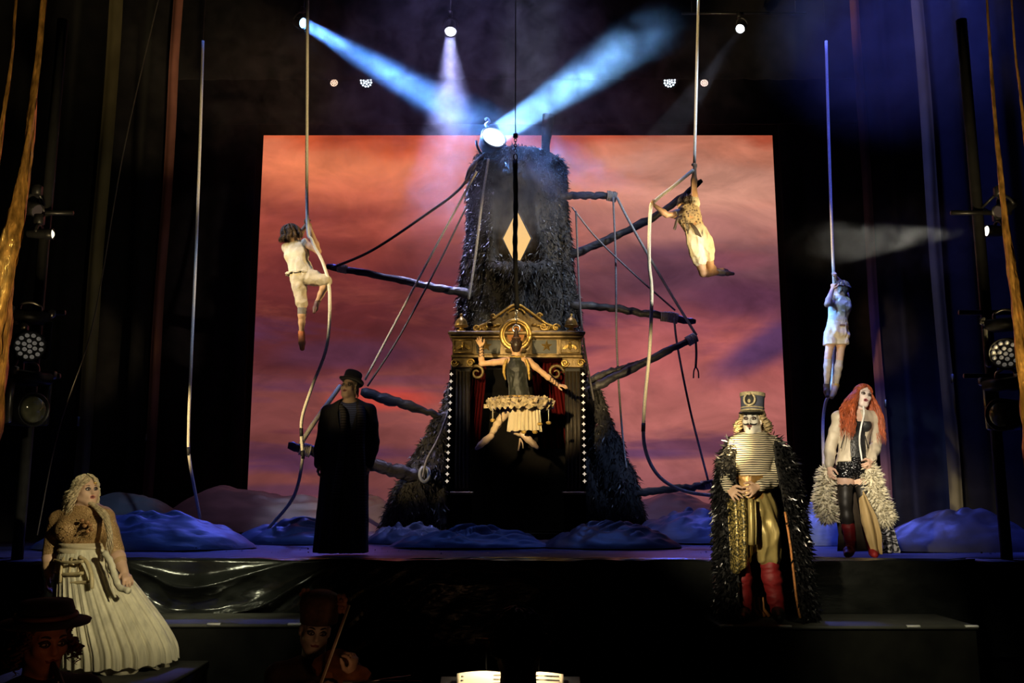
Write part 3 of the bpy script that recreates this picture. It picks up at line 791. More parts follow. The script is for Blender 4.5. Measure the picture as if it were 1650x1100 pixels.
branch([(915, 490), (990, 497), (1060, 508), (1121, 518)], (0.06, 0.058, 0.06, 0.05), TY - 0.4, lash=(0.78, 0.82, 0.74))
branch([(930, 640), (980, 612), (1050, 578), (1122, 543)], (0.07, 0.07, 0.065, 0.05), TY - 0.7, lash=(0.97,))
branch([(935, 624), (965, 606), (1000, 594), (1028, 583)], (0.05, 0.055, 0.05, 0.03), TY - 0.6)
branch([(985, 796), (1040, 792), (1100, 786), (1150, 781)], (0.06, 0.058, 0.055, 0.05), TY - 0.7, lash=(0.95,))
branch([(1130, 780), (1142, 776), (1152, 774)], (0.02, 0.025, 0.02), TY - 0.75, 'twig')
# diamond window
c = P(833, 384, TY - 0.66); sx = 22 * TY / FPX; sz = 46 * TY / FPX
GLOW = emat('window_glow', (1.0, 0.60, 0.22), 1.0)
m = MB().prism([(-sx, 0), (0, -sz), (sx, 0), (0, sz)], c, V3(1, 0, 0), V3(0, 0, 1), V3(0, 1, 0), 0.03); win = m.build('diamond_window', GLOW, tree, smooth=False)
win['label'] = 'glowing yellow diamond-shaped window'
m = MB().tube([c + V3(-sx, -0.005, 0) * 1.06, c + V3(0, -0.005, -sz * 1.06), c + V3(sx, -0.005, 0) * 1.06, c + V3(0, -0.005, sz * 1.06)], 0.012, 6, closed=True); m.build('window_frame', WOOD, win)
# porthole ring low on the left root
c = P(684, 764, 13.62); c2 = nrm(V3(0.35, -1, 0.1)); u = nrm(np.cross(c2, (0, 0, 1))); v = np.cross(u, c2)
m = MB().tube([c + 0.085 * 0.8 * math.cos(t) * u + 0.105 * math.sin(t) * v for t in np.linspace(0, 2 * math.pi, 24, endpoint=False)], 0.026, 8, closed=True)
m.build('rope_eye', mat('pale_ring', (0.32, 0.34, 0.38), 0.5), tree)
# short dark mast stump on top
m = MB().tube([P(880, 262, TY), P(879, 235, TY), P(882, 205, TY), P(884, 186, TY)], (0.075, 0.07, 0.10, 0.11), 10); m.build('mast_stump', WOOD, tree)
m = MB().tube(spline([P(784, 246, TY - 0.4), P(770, 258, TY - 0.6), P(758, 272, TY - 0.7), P(752, 290, TY - 0.65)], 6), 0.035, 8); m.build('frayed_root', WOOD, tree)

# ------------------------------------------------------------------ rigging ropes on the tree
def rope(pts, Y, r, mt, label, name='rope', group=None, n=10, bands=(), wire=None):
    q = [P(x, y, (Y if np.isscalar(Y) else Y[i])) for i, (x, y) in enumerate(pts)]
    c = spline(q, n) if len(q) > 2 else spline(q, 16)
    if not bands and wire is None:
        o = MB().tube(c, r, 8).build(name, mt, base=q[-1])
        return tag(o, label, 'rope', group)
    t = thing(name, q[-1], label, 'rope', group)
    MB().tube(c, r, 8).build('strand', mt, t)
    if wire is not None: MB().tube([q[0], V3(q[0][0], q[0][1], 13.98)], 0.004, 5).build('suspension_wire', mat('black_metal', (0.03, 0.03, 0.03), 0.35, 0.6, var=0.2), t)
    for f in bands:
        i = int(f * (len(c) - 1)); a, b = c[i], c[min(i + 1, len(c) - 1)]; d = nrm(b - a)
        MB().tube([a, a + d * 0.11], r * 1.12, 8).build('tape_band', mat('black_tape', (0.02, 0.02, 0.02), 0.6), t)
    return t
rope([(534, 432), (600, 403), (680, 350), (740, 305), (768, 262)], (14.1, 14.1, 14.0, 13.9, 13.9), 0.022, ROPED, 'dark rope sagging from the upper left branch tip to the trunk top')
rope([(768, 276), (745, 318), (690, 420), (588, 612)], (13.85, 13.9, 13.95, 14.05), 0.019, ROPEM, 'pale taut rope running down from the trunk top towards the top hat')
rope([(752, 332), (700, 438), (640, 548), (592, 622)], (13.9, 13.95, 14.0, 14.05), 0.015, ROPED, 'dark taut rope beside the pale one, left of the trunk')
rope([(787, 256), (776, 330), (765, 420), (755, 482)], (14.0, 13.9, 13.85, 13.8), 0.02, ROPEG, 'grey rope running down over the left face of the trunk')
rope([(724, 660), (706, 706), (688, 740), (681, 768)], (13.6, 13.55, 13.52, 13.56), 0.016, ROPEG, 'thin grey rope ending at the ring on the left root')
rope([(548, 622), (528, 650), (504, 684), (484, 716)], (13.6, 13.3, 13.05, 12.93), 0.034, ROPEM, 'thick twisted rope tied to the lowest left branch beside the top hat man')
rope([(922, 334), (960, 382), (1020, 440), (1088, 500)], (14.3, 14.25, 14.2, 14.2), 0.014, ROPEG, 'thin grey rope slanting from the upper right trunk to the middle right branch')
rope([(988, 318), (992, 420), (994, 560), (1003, 700), (1015, 794)], (14.3, 14.28, 14.2, 14.0, 13.95), 0.016, ROPEG, 'thin grey rope dropping from the short top right branch to the lowest branch')
rope([(994, 318), (1020, 368), (1070, 455), (1122, 540)], (14.3, 14.2, 14.1, 13.95), 0.022, ROPEM, 'pale taut rope from the short top right branch to the forked branch tip')
rope([(928, 340), (934, 480), (942, 560), (957, 645)], (14.1, 13.9, 13.7, 13.6), 0.015, ROPED, 'dark rope hugging the right flank of the trunk')
rope([(1086, 512), (1092, 560), (1112, 660), (1142, 778)], (14.2, 14.15, 14.1, 13.95), 0.017, ROPEG, 'blue-grey rope from the middle right branch down to the lowest right branch')
rope([(1121, 546), (1122, 570), (1121, 592)], 13.9, 0.018, ROPED, 'short dark rope end dangling from the forked right branch', n=6)
for dx in (-3, 4):
    rope([(1121, 590), (1121 + dx, 598), (1121 + dx * 1.2, 609)], 13.9, 0.011, ROPED, 'frayed %s strand at the dangling dark rope end' % ('left' if dx < 0 else 'right'), 'rope_strand', 'frayed strands of the dangling rope', n=5)

# ------------------------------------------------------------------ aerial ropes
AER = mat('white_climbing_rope', (0.88, 0.83, 0.68), 0.75, var=0.12, scale=70, bump=0.3, bscale=160)
rope([(327, 66), (322, 240), (316, 400), (309, 560), (304, 690), (306, 745), (323, 836)], (12.4,) * 7, 0.021, AER, 'free climbing rope hanging alone at the left, no one on it', 'climbing_rope', bands=(0.76,), wire=1)
rope([(496, -60), (495, 120), (495, 350), (503, 388), (521, 425), (531, 470), (527, 555), (503, 622), (487, 672), (486, 705), (487, 742), (473, 800), (432, 852)], (12.35,) * 13, 0.022, AER, 'climbing rope held by the climber in cream breeches', 'climbing_rope', bands=(0.715, 0.80))
rope([(1127, -60), (1122, 140), (1119, 262)], 12.35, 0.021, AER, 'vertical upper length of the climbing rope held by the swinging acrobat', 'climbing_rope')
rope([(1117, 274), (1085, 300), (1055, 324), (1048, 340), (1046, 420), (1050, 470), (1047, 560), (1038, 660), (1039, 720), (1060, 765), (1100, 790), (1160, 800)], (12.35, 12.3, 12.22, 12.22, 12.2, 12.2, 12.2, 12.2, 12.2, 12.1, 12.0, 11.9), 0.024, AER, 'slack lower length of the climbing rope looping from the swinging acrobat', 'climbing_rope', bands=(0.67,))
rope([(1331, 66), (1336, 240), (1343, 440), (1346, 500), (1343, 580), (1339, 628), (1330, 650), (1326, 690), (1328, 770)], (12.9, 12.92, 12.95, 13.22, 13.25, 13.14, 13.05, 13.0, 12.95), 0.022, AER, 'climbing rope with the boy in shorts clinging to it', 'climbing_rope', wire=1)
rope([(262, -30), (200, 240), (150, 520), (95, 690), (60, 862)], (10.5, 10.4, 10.2, 10.0, 9.8), 0.007, mat('black_cable', (0.09, 0.08, 0.07), 0.5), 'thin dark cable slanting down the left wing', 'cable')

# ------------------------------------------------------------------ puppet booth
CY = 13.25
GOLD = mat('antique_gold', (0.58, 0.38, 0.11), 0.36, 0.75, var=0.45, scale=14, bump=0.25, bscale=40)
BRONZE = mat('dark_gilt_wood', (0.19, 0.125, 0.045), 0.42, 0.35, var=0.5, scale=8, bump=0.25, bscale=30)
DARKW = mat('ebony_wood', (0.0035, 0.0028, 0.0022), 0.8, 0.0, var=0.4, scale=8, spec=0.08)
def X(px): return float(P(px, 600, CY)[0])
def Z(py): return float(P(832, py, CY)[2])
S = CY / FPX
booth = thing('puppet_booth', (CABX, CY + 0.4, 0.02), 'ornate dark and gold puppet theatre booth built into the tree', 'booth')
def bbox(name, x0, x1, y0, y1, z0, z1, mt, parent=None, bev=0.008):
    m = MB().box(((x0 + x1) / 2, (y0 + y1) / 2, (z0 + z1) / 2), (x1 - x0, y1 - y0, abs(z1 - z0)), bev=bev)
    return m.build(name, mt, parent or booth, smooth=False)
bbox('back_panel', X(735), X(930), CY + 0.98, CY + 1.02, 0.03, Z(580), DARKW)
bbox('side_panel', X(727), X(733), CY + 0.06, CY + 1.0, 0.03, Z(575), DARKW)
bbox('side_panel', X(932), X(938), CY + 0.06, CY + 1.0, 0.03, Z(575), DARKW)
bbox('cornice', X(722), X(943), CY - 0.12, CY + 0.5, Z(541), Z(535), BRONZE, bev=0.015)
bbox('cornice_moulding', X(725), X(940), CY - 0.08, CY + 0.48, Z(546), Z(541), BRONZE, bev=0.015)
fr = bbox('frieze', X(729), X(936), CY - 0.02, CY + 0.45, Z(572), Z(546), BRONZE)
bbox('architrave', X(727), X(938), CY - 0.05, CY + 0.46, Z(577), Z(572), BRONZE, bev=0.012)
for a_, b_ in ((729, 764), (901, 936)):
    p = bbox('frieze_block', X(a_), X(b_), CY - 0.055, CY - 0.02, Z(571), Z(547), BRONZE, bev=0.008)
    fx0, fx1, fz0, fz1 = X(a_ + 3), X(b_ - 3), Z(569), Z(549)
    m = MB().tube([V3(fx0, CY - 0.058, fz0), V3(fx1, CY - 0.058, fz0), V3(fx1, CY - 0.058, fz1), V3(fx0, CY - 0.058, fz1)], 0.009, 6, closed=True); m.build('frame_moulding', GOLD, p)
    # bee relief
    bx0 = (X(a_) + X(b_)) / 2; bz = Z(559)
    m = MB(); m.ball((bx0, CY - 0.065, bz), (0.028, 0.03, 0.05)); m.ball((bx0, CY - 0.068, bz + 0.05), (0.02, 0.02, 0.02))
    for sg in (-1, 1):
        m.prism([(0, 0.03), (sg * 0.06, 0.02), (sg * 0.105, -0.03), (sg * 0.08, -0.045), (0, -0.005)][::sg], (bx0, CY - 0.075, bz), V3(1, 0, 0), V3(0, 0, 1), V3(0, 1, 0), 0.02)
    m.build('bee_relief', GOLD, p, smooth=False)
for a_, b_ in ((768, 806), (858, 897)):
    p = bbox('frieze_panel', X(a_), X(b_), CY - 0.035, CY - 0.02, Z(570), Z(548), mat('green_black_panel', (0.028, 0.027, 0.018), 0.5, 0.1, var=0.4, scale=9), bev=0.004)
for sxp in (783, 881):
    cx_, cz_ = X(sxp), Z(558); pts = []
    for k in range(10):
        r_ = 0.088 if k % 2 == 0 else 0.036; t_ = math.pi / 2 + k * math.pi / 5; pts.append((r_ * math.cos(t_), r_ * math.sin(t_)))
    m = MB(); vs = [V3(cx_ + a_, CY - 0.035, cz_ + b_) for a_, b_ in pts] + [V3(cx_, CY - 0.085, cz_)]
    m.add(vs, [((k + 1) % 10, k, 10) for k in range(10)] + [tuple(range(10))]); m.build('star', GOLD, booth, smooth=False)
# medallion, its amber reflection given as a glow of the disc
mc = V3(X(831), CY - 0.10, Z(541)); R_ = 23.5 * S
MED = emat('amber_disc_glow', (1.0, 0.33, 0.06), 0.5)
m = MB().tube([mc + R_ * V3(math.cos(t), 0, math.sin(t)) for t in np.linspace(0, 2 * math.pi, 40, endpoint=False)], 0.034, 10, closed=True); med = m.build('medallion_ring', GOLD, booth)
m = MB().tube([mc + V3(0, -0.015, 0) + R_ * 0.83 * V3(math.cos(t), 0, math.sin(t)) for t in np.linspace(0, 2 * math.pi, 40, endpoint=False)], 0.016, 8, closed=True); m.build('inner_ring', GOLD, med)
m = MB().lathe([(R_ * 0.85, 0), (R_ * 0.8, 0.02), (R_ * 0.5, 0.035), (0.001, 0.04)], mc + V3(0, 0.05, 0), 32, (0, -1, 0)); m.build('amber_disc', MED, med)
m = MB().lathe([(R_ * 1.1, 0), (R_ * 1.1, 0.08)], mc + V3(0, 0.10, 0), 32, (0, -1, 0)); m.build('backing', BRONZE, med)
m = MB().box((mc[0], CY - 0.11, Z(567)), (0.30, 0.09, 0.055), bev=0.02); m.build('medallion_sill', BRONZE, med)
# pediment
pts = [(-67, 0), (-64, 6), (-56, 8), (-48, 12), (-38, 18), (-34, 25), (-24, 24), (-16, 34), (-7, 40), (0, 42), (7, 40), (16, 34), (24, 24), (34, 25), (38, 18), (48, 12), (56, 8), (64, 6), (67, 0)]
m = MB().prism([(a_ * S, b_ * S) for a_, b_ in pts], (X(832), CY - 0.02, Z(535)), V3(1, 0, 0), V3(0, 0, 1), V3(0, 1, 0), 0.10); ped = m.build('pediment', BRONZE, booth, smooth=False)
for sg in (-1, 1):
    crest = spline([V3(X(832 + sg * a_), CY - 0.05, Z(535 - b_)) for a_, b_ in ((66, 4), (58, 9), (48, 13), (40, 19), (30, 26), (20, 33), (8, 41), (0, 43))], 6)
    MB().tube(crest, 0.022, 8).build('crest_moulding', GOLD, ped)
    for (a_, b_, r_, tw) in ((64, 6, 6.5, 1), (37, 25, 5, 1), (44, 8, 7, -1), (52, 5, 4, 1)):
        cc = V3(X(832 + sg * a_), CY - 0.06, Z(535 - b_))
        MB().tube([cc + S * r_ * (1 - k / 26.0) * V3(math.cos(tw * sg * k * 0.42), 0, math.sin(tw * sg * k * 0.42)) for k in range(23)], [0.017 * (1 - k / 40) for k in range(23)], 7).build('scroll', GOLD, ped)
    for k in range(5):
        a_ = 30 + k * 6; cc = V3(X(832 + sg * a_), CY - 0.05, Z(535 - 11 + k * 1.3))
        MB().ball(cc, (0.05, 0.02, 0.022), 8, 5).build('leaf', GOLD, ped)
arch = [V3(X(832) + 14 * S * math.cos(t), CY - 0.05, Z(507) + 9 * S * math.sin(t)) for t in np.linspace(math.pi, 0, 12)]
MB().tube(arch, 0.016, 7).build('crown_arch', GOLD, ped)
# bells on the corners
for bxp in (742, 922):
    b0 = V3(X(bxp), CY + 0.1, Z(535)); r_ = 10.5 * S
    t = MB().lathe([(r_ * 0.75, 0), (r_ * 0.72, 0.05), (r_ * 0.35, 0.06), (r_ * 0.35, 0.085), (r_ * 1.0, 0.095), (r_ * 1.03, 0.115), (r_ * 0.98, 0.13), (r_ * 0.9, 0.17), (r_ * 0.62, 0.21), (r_ * 0.25, 0.235), (r_ * 0.2, 0.25), (0.002, 0.262)], b0, 24).build('bell', GOLD, booth)
    MB().ball(b0 + V3(0, 0, 0.275), 0.022).build('bell_knob', GOLD, t)
    MB().tube([b0 + V3(r_ * 1.02 * math.cos(a_), r_ * 1.02 * math.sin(a_), 0.11) for a_ in np.linspace(0, 2 * math.pi, 24, endpoint=False)], 0.01, 6, closed=True).build('bell_band', GOLD, t)
# columns, capitals, pedestals
for (a_, b_) in ((734, 757), (911, 935)):
    cx_ = (X(a_) + X(b_)) / 2; cw = X(b_) - X(a_)
    col = bbox('column', X(a_), X(b_), CY + 0.02, CY + 0.22, Z(792), Z(592), mat('column_wood', (0.014, 0.010, 0.006), 0.6, 0.1, var=0.4, scale=8))
    for k in range(4):
        fx = X(a_) + cw * (k + 0.5) / 4
        MB().tube([V3(fx, CY + 0.015, Z(786)), V3(fx, CY + 0.015, Z(598))], cw / 9.5, 8).build('flute_ridge', mat('column_ridge_wood', (0.030, 0.021, 0.010), 0.5, 0.1, var=0.4, scale=8), col)
    cap = bbox('capital', X(a_) - 0.04, X(b_) + 0.04, CY - 0.03, CY + 0.24, Z(592), Z(577), BRONZE)
    for sg in (-1, 1):
        cc = V3(cx_ + sg * (cw / 2 + 0.01), CY - 0.05, Z(585))
        MB().tube([cc + 0.058 * (1 - k / 26.0) * V3(math.cos(sg * k * 0.45), 0, math.sin(sg * k * 0.45)) for k in range(22)], 0.014, 7).build('volute', GOLD, cap)
    pd = bbox('pedestal', X(a_) - 0.03, X(b_) + 0.03, CY - 0.03, CY + 0.28, 0.03, Z(795), DARKW)
    bbox('pedestal_moulding', X(a_) - 0.06, X(b_) + 0.06, CY - 0.06, CY + 0.28, Z(796), Z(792), BRONZE, pd)
    bbox('pedestal_foot', X(a_) - 0.05, X(b_) + 0.05, CY - 0.05, CY + 0.28, 0.03, 0.13, DARKW, pd)
# volute brackets in the opening corners
for sg, px_ in ((1, 768), (-1, 896)):
    cc = V3(X(px_), CY + 0.1, Z(599))
    MB().tube([cc + 0.12 * (1 - k / 30.0) * V3(-sg * math.cos(k * 0.36), 0, math.sin(k * 0.36)) for k in range(26)], [0.028 * (1 - k / 50) for k in range(26)], 8).build('bracket_scroll', BRONZE, booth)
# studded strips, the studs given a faint warm glow of their own
STUD = mat('stud_glow', (0.95, 0.9, 0.8), 0.3, 0.0, var=0.1, emit=(1.0, 0.82, 0.6), estr=0.55)
for (xt, xb) in ((727.5, 722.5), (939.0, 939.5)):
    st = MB().tube([V3(X(xt), CY - 0.0, Z(596)), V3(X(xb), CY - 0.0, Z(784))], 0.028, 6).build('stud_strip', DARKW, booth)
    for k in range(16):
        f = k / 15; cc = V3(X(xt + (xb - xt) * f), CY - 0.04, Z(603 + 172 * f)); ps = []
        for q in range(8):
            r_ = 0.030 if q % 2 == 0 else 0.016; ps.append((r_ * math.cos(q * math.pi / 4), r_ * math.sin(q * math.pi / 4)))
        vs = [cc + V3(a_, 0.008, b_) for a_, b_ in ps] + [cc + V3(0, -0.012, 0)]
        MB().add(vs, [((q + 1) % 8, q, 8) for q in range(8)] + [tuple(range(8))]).build('stud', STUD, st, smooth=False)
# red curtains inside
RED = mat('crimson_velvet', (0.07, 0.0025, 0.003), 0.8, var=0.4, scale=6, spec=0.1, stretch=(1, 1, 0.3))
def curt(x0, x1, ztop_, zbot, Y, tuck):
    def fn(U, W):
        xx = x0 + (x1 - x0) * U
        xx = xx + (tuck - (x0 + x1) / 2) * 0.55 * np.sin(W * math.pi * 0.5) ** 2 
        return np.stack([xx, Y + 0.045 * np.sin(U * 30 + 2 * W), ztop_ + (zbot - ztop_) * W], -1)
    return grid_mesh('red_curtain', fn, 60, 24, RED, booth)
curt(X(858), X(912), Z(578), Z(720), CY + 0.42, X(912))
curt(X(757), X(782), Z(578), Z(720), CY + 0.42, X(754))
bbox('booth_floor', X(738), X(928), CY + 0.0, CY + 0.98, 0.03, 0.10, DARKW)

# ------------------------------------------------------------------ flying wire above the dancer
BM = mat('black_metal', (0.03, 0.03, 0.03), 0.35, 0.6, var=0.2)
STEEL = mat('steel', (0.6, 0.6, 0.6), 0.25, 1.0, var=0.15)
DY = 12.2
wr = thing('flying_wire', P(831, 532, DY), 'black flying wire with swivel and padded sleeve above the ballerina', 'rigging')
MB().tube([P(831, -70, DY), P(830.5, 214, DY)], 0.008, 6).build('steel_cable', BM, wr)
MB().lathe([(0.028, 0), (0.034, 0.01), (0.034, 0.055), (0.022, 0.065)], P(830.5, 222, DY), 14).build('swivel', BM, wr)
for k in range(5):
    c = P(830.5, 226 + k * 4.2, DY); M = (V3(1, 0, 0), V3(0, 1, 0))[k % 2]
    MB().tube([c + 0.017 * math.cos(t) * M + 0.027 * math.sin(t) * V3(0, 0, 1) for t in np.linspace(0, 2 * math.pi, 12, endpoint=False)], 0.006, 6, closed=True).build('chain_link', STEEL, wr)
c = P(830.5, 253, DY); MB().tube([c + 0.025 * math.cos(t) * V3(1, 0, 0) + 0.045 * math.sin(t) * V3(0, 0, 1) for t in np.linspace(0, 2 * math.pi, 14, endpoint=False)], 0.009, 6, closed=True).build('carabiner', STEEL, wr)
sl = spline([P(830, 258, DY), P(831, 330, DY), P(830, 390, DY), P(831, 440, DY), P(833, 498, DY)], 8)
MB().tube(sl, [0.034 + 0.004 * math.sin(i * 1.7) for i in range(len(sl))], 10).build('padded_sleeve', mat('black_fabric_sleeve', (0.012, 0.012, 0.012), 0.8), wr)
for k in range(4):
    c = P(832, 502 + k * 5.0, DY); M = (V3(1, 0, 0), V3(0, 1, 0))[k % 2]
    MB().tube([c + 0.016 * math.cos(t) * M + 0.03 * math.sin(t) * V3(0, 0, 1) for t in np.linspace(0, 2 * math.pi, 12, endpoint=False)], 0.007, 6, closed=True).build('chain_link', STEEL, wr)
c = P(832, 529, DY); MB().tube([c + 0.048 * math.cos(t) * V3(1, 0, 0) + 0.048 * math.sin(t) * V3(0, 0, 1) for t in np.linspace(0, 2 * math.pi, 20, endpoint=False)], 0.011, 8, closed=True).build('hair_ring', STEEL, wr)

# ================================================================== stage lights in view
CASE = mat('lamp_case_black', (0.02, 0.02, 0.021), 0.4, 0.2, var=0.3, scale=20)
CHROME = mat('lamp_trim_metal', (0.45, 0.43, 0.40), 0.3, 0.9, var=0.2)
def frame_of(d):
    d = nrm(d); u = nrm(np.cross(d, V3(0, 0, 1))); v = np.cross(u, d); return d, u, v
def led_lamp(loc, d, r, color, estr, label, power=0, size=20, beam=None, led=True, group=None, tilt_case=0.24, lens_r=1.0, hang=None):
    """round stage lamp: can, yoke, clamp, lens (with single diodes when led); its own spot light"""
    d, u, v = frame_of(d); loc = np.asarray(loc)
    t = thing('stage_lamp', loc, label, 'stage light', group)
    MB().lathe([(r * 0.55, -tilt_case), (r * 0.8, -tilt_case * 0.95), (r * 0.95, -tilt_case * 0.55), (r * 1.12, -0.02), (r * 1.14, 0.03), (r * 1.04, 0.032), (r * 1.02, -0.005), (0.001, -0.006)], loc, 20, d).build('can', CASE, t)
    yk = [loc - d * tilt_case * 0.5 + u * r * 1.3 * math.cos(a) + v * r * 1.9 * math.sin(a) for a in np.linspace(0, math.pi, 14)]
    MB().tube(yk, 0.016, 6).build('yoke', CASE, t)
    MB().box(loc - d * tilt_case * 0.5 + v * (r * 1.9 + 0.05), (0.07, 0.07, 0.1), bev=0.01).build('clamp', CASE, t)
    if hang is not None: MB().tube([loc - d * tilt_case * 0.5 + v * (r * 1.9 + 0.05), np.asarray(hang)], 0.014, 6).build('hanger', CASE, t)
    em = emat('lens_%d_%d_%d_%d' % tuple(int(100 * q) for q in (*color, estr)), color, estr)
    if led:
        plate = MB().lathe([(r * 0.98, 0.0), (r * 0.98, 0.012)], loc, 20, d).build('lens_plate', CASE, t)
        m = MB()
        rings = [(0, 1), (0.36, 6), (0.72, 12)]
        for rr, n in rings:
            for k in range(n):
                a = 2 * math.pi * k / n + rr
                m.lathe([(r * 0.135, 0.010), (r * 0.11, 0.02), (0.001, 0.024)], loc + r * rr * (math.cos(a) * u + math.sin(a) * v), 8, d)
        tag(m.build('diode_array', em, plate), kind='stuff')
    else:
        MB().lathe([(r * 0.97 * lens_r, 0.0), (r * 0.9 * lens_r, 0.02), (r * 0.5 * lens_r, 0.035), (0.001, 0.04)], loc, 24, d).build('lens', em, t)
    if power:
        lo = lamp('beam', loc + d * 0.07, loc + d * 2 if beam is None else beam, color, power, size, 0.25, r * 0.5)
    return t
LAMPY = 16.6
PZ1 = float(P(800, 118, LAMPY)[2] + 0.2); LB = 14.6; PZ2 = float(P(500, 12, LB)[2] + 0.22); PZ3 = float(P(1193, 46, LB)[2] + 0.3)
def toward(a, b): return nrm(np.asarray(b) - np.asarray(a))
# lamps half hidden by the border curtain, then lamps hung in front of it
l = P(538, 133, LAMPY); led_lamp(l, V3(0.35, -0.55, -0.8), 0.085, (1.0, 0.62, 0.45), 2.5, 'dim salmon stage lamp under the border, left of the cool one', 260, 26, l + V3(0.9, -0.5, -2.0), hang=V3(l[0], LAMPY + 0.2, PZ1))
l = P(590, 131, LAMPY); led_lamp(l, V3(0.0, -0.72, -0.7), 0.135, (0.70, 0.84, 1.0), 4.5, 'bright cool-white diode lamp above the left part of the screen', 260, 26, l + V3(0.0, -0.3, -2.0), hang=V3(l[0], LAMPY + 0.2, PZ1))
l = P(1079, 131, LAMPY); led_lamp(l, V3(0.0, -0.72, -0.7), 0.135, (0.72, 0.85, 1.0), 4.5, 'bright cool-white diode lamp above the right part of the screen', 260, 26, l + V3(-0.1, -0.3, -2.0), hang=V3(l[0], LAMPY + 0.2, PZ1))
l = P(1135, 133, LAMPY); led_lamp(l, V3(-0.3, -0.55, -0.8), 0.085, (1.0, 0.70, 0.60), 2.5, 'small salmon stage lamp under the border, right of the cool one', 220, 26, l + V3(-0.8, -0.4, -2.0), hang=V3(l[0], LAMPY + 0.2, PZ1))
LB = 14.6
l = P(488, 37, LB); tgt = P(720, 172, LB - 0.3)
led_lamp(l, toward(l, tgt) + V3(0.0, -0.55, 0), 0.085, (0.35, 0.62, 1.0), 3.5, 'top left spotlight throwing a long blue beam through the haze', 0, 10, tgt, led=False, hang=V3(l[0], LB + 0.05, PZ2)); beam_light('beam', l + toward(l, tgt) * 0.10, tgt, (0.13, 0.36, 1.0), 95, 0.20, 13)
l = P(726, 50, LB); led_lamp(l, V3(0.0, -0.45, -0.9), 0.10, (0.76, 0.78, 1.0), 3.0, 'spotlight at top centre shining a pale lilac cone straight down', 0, 22, l + V3(0.02, 0, -2.0), led=False, hang=V3(l[0], LB + 0.05, PZ2)); beam_light('beam', l + V3(0, -0.02, -0.14), l + V3(0.02, 0, -2.0), (0.52, 0.52, 1.0), 60, 0.18, 34)
l = P(1193, 46, LB); led_lamp(l, V3(-0.45, -0.6, -0.65), 0.075, (0.80, 0.90, 1.0), 10.0, 'small tilted white spotlight at the upper right', 300, 16, l + V3(-1.1, 0.1, -1.6), led=False, hang=V3(l[0], LB + 0.05, PZ3))
# pipes they hang from
def pipe(a, b, label):
    t = thing('lighting_pipe', (a + b) / 2, label, 'pipe')
    MB().tube([a, b], 0.024, 8).build('pipe', BM, t)
    for f in (0.08, 0.92):
        c = lerp3(a, b, f); MB().tube([c, V3(c[0], c[1], 13.99)], 0.005, 5).build('drop_wire', BM, t)
def lerp3(a, b, f): return a + (b - a) * f
for (a_, b_, Y_, lb) in (((-4.6, P(600, 10, LB)[0]), P(500, 12, LB)[2] + 0.22, LB + 0.05, 'left lighting pipe above the blue spotlight'),):
    pipe(V3(a_[0], Y_, b_), V3(a_[1] + 3.4, Y_, b_), lb)
pipe(V3(P(1100, 30, LB)[0], LB + 0.05, PZ3), V3(P(1300, 30, LB)[0], LB + 0.05, PZ3), 'short lighting pipe above the small tilted spotlight')
pipe(V3(-6.5, LAMPY + 0.2, PZ1), V3(6.5, LAMPY + 0.2, PZ1), 'long lighting pipe hidden behind the black border')
# searchlight on top of the tree
sl_ = P(795, 222, 14.15); sd_ = nrm(P(965, 95, 13.0) - sl_); face = nrm(V3(0.34, -0.86, 0.34))
d, u, v = frame_of(face)
t = thing('searchlight', P(797, 258, 14.3), 'big round searchlight with a blazing white lens on top of the trunk', 'stage light')
r = 0.205
MB().lathe([(r * 0.5, -0.26), (r * 0.85, -0.22), (r * 1.02, -0.02), (r * 1.06, 0.015), (r * 0.98, 0.016), (r * 0.96, -0.01), (0.001, -0.012)], sl_, 26, d).build('drum', CASE, t)
MB().lathe([(r * 0.94, 0.0), (r * 0.8, 0.02), (r * 0.4, 0.03), (0.001, 0.033)], sl_, 28, d).build('lens', emat('searchlight_lens', (0.74, 0.9, 1.0), 3.2), t)
MB().tube([sl_ + r * 0.97 * (math.cos(a) * u + math.sin(a) * v) + d * 0.015 for a in np.linspace(0, 2 * math.pi, 30, endpoint=False)], 0.013, 6, closed=True).build('rim', CHROME, t)
yk = [sl_ - d * 0.12 + u * 0.25 * math.cos(a) + V3(0, 0, 1) * 0.27 * math.sin(a) for a in np.linspace(math.pi, 2 * math.pi, 14)]
MB().tube(yk, 0.02, 8).build('yoke', CASE, t)
MB().lathe([(0.12, -0.33), (0.12, -0.30), (0.04, -0.28), (0.04, -0.24)], sl_ - d * 0.12, 16).build('foot', CASE, t)
hk = P(785, 196, 14.2)
MB().tube(spline([hk + V3(0.03, 0, -0.12), hk + V3(-0.02, 0, -0.05), hk + V3(0.03, 0, 0.0), hk + V3(0.0, 0, 0.05), hk + V3(-0.035, 0, 0.03)], 6), 0.024, 8).build('hook', mat('bright_hook', (0.55, 0.58, 0.65), 0.3, 0.5), t)
beam_light('beam', sl_ + nrm(P(985, 92, 13.3) - sl_) * 0.12 + d * 0.03, P(985, 92, 13.3), (0.24, 0.56, 1.0), 165, 0.36, 15)

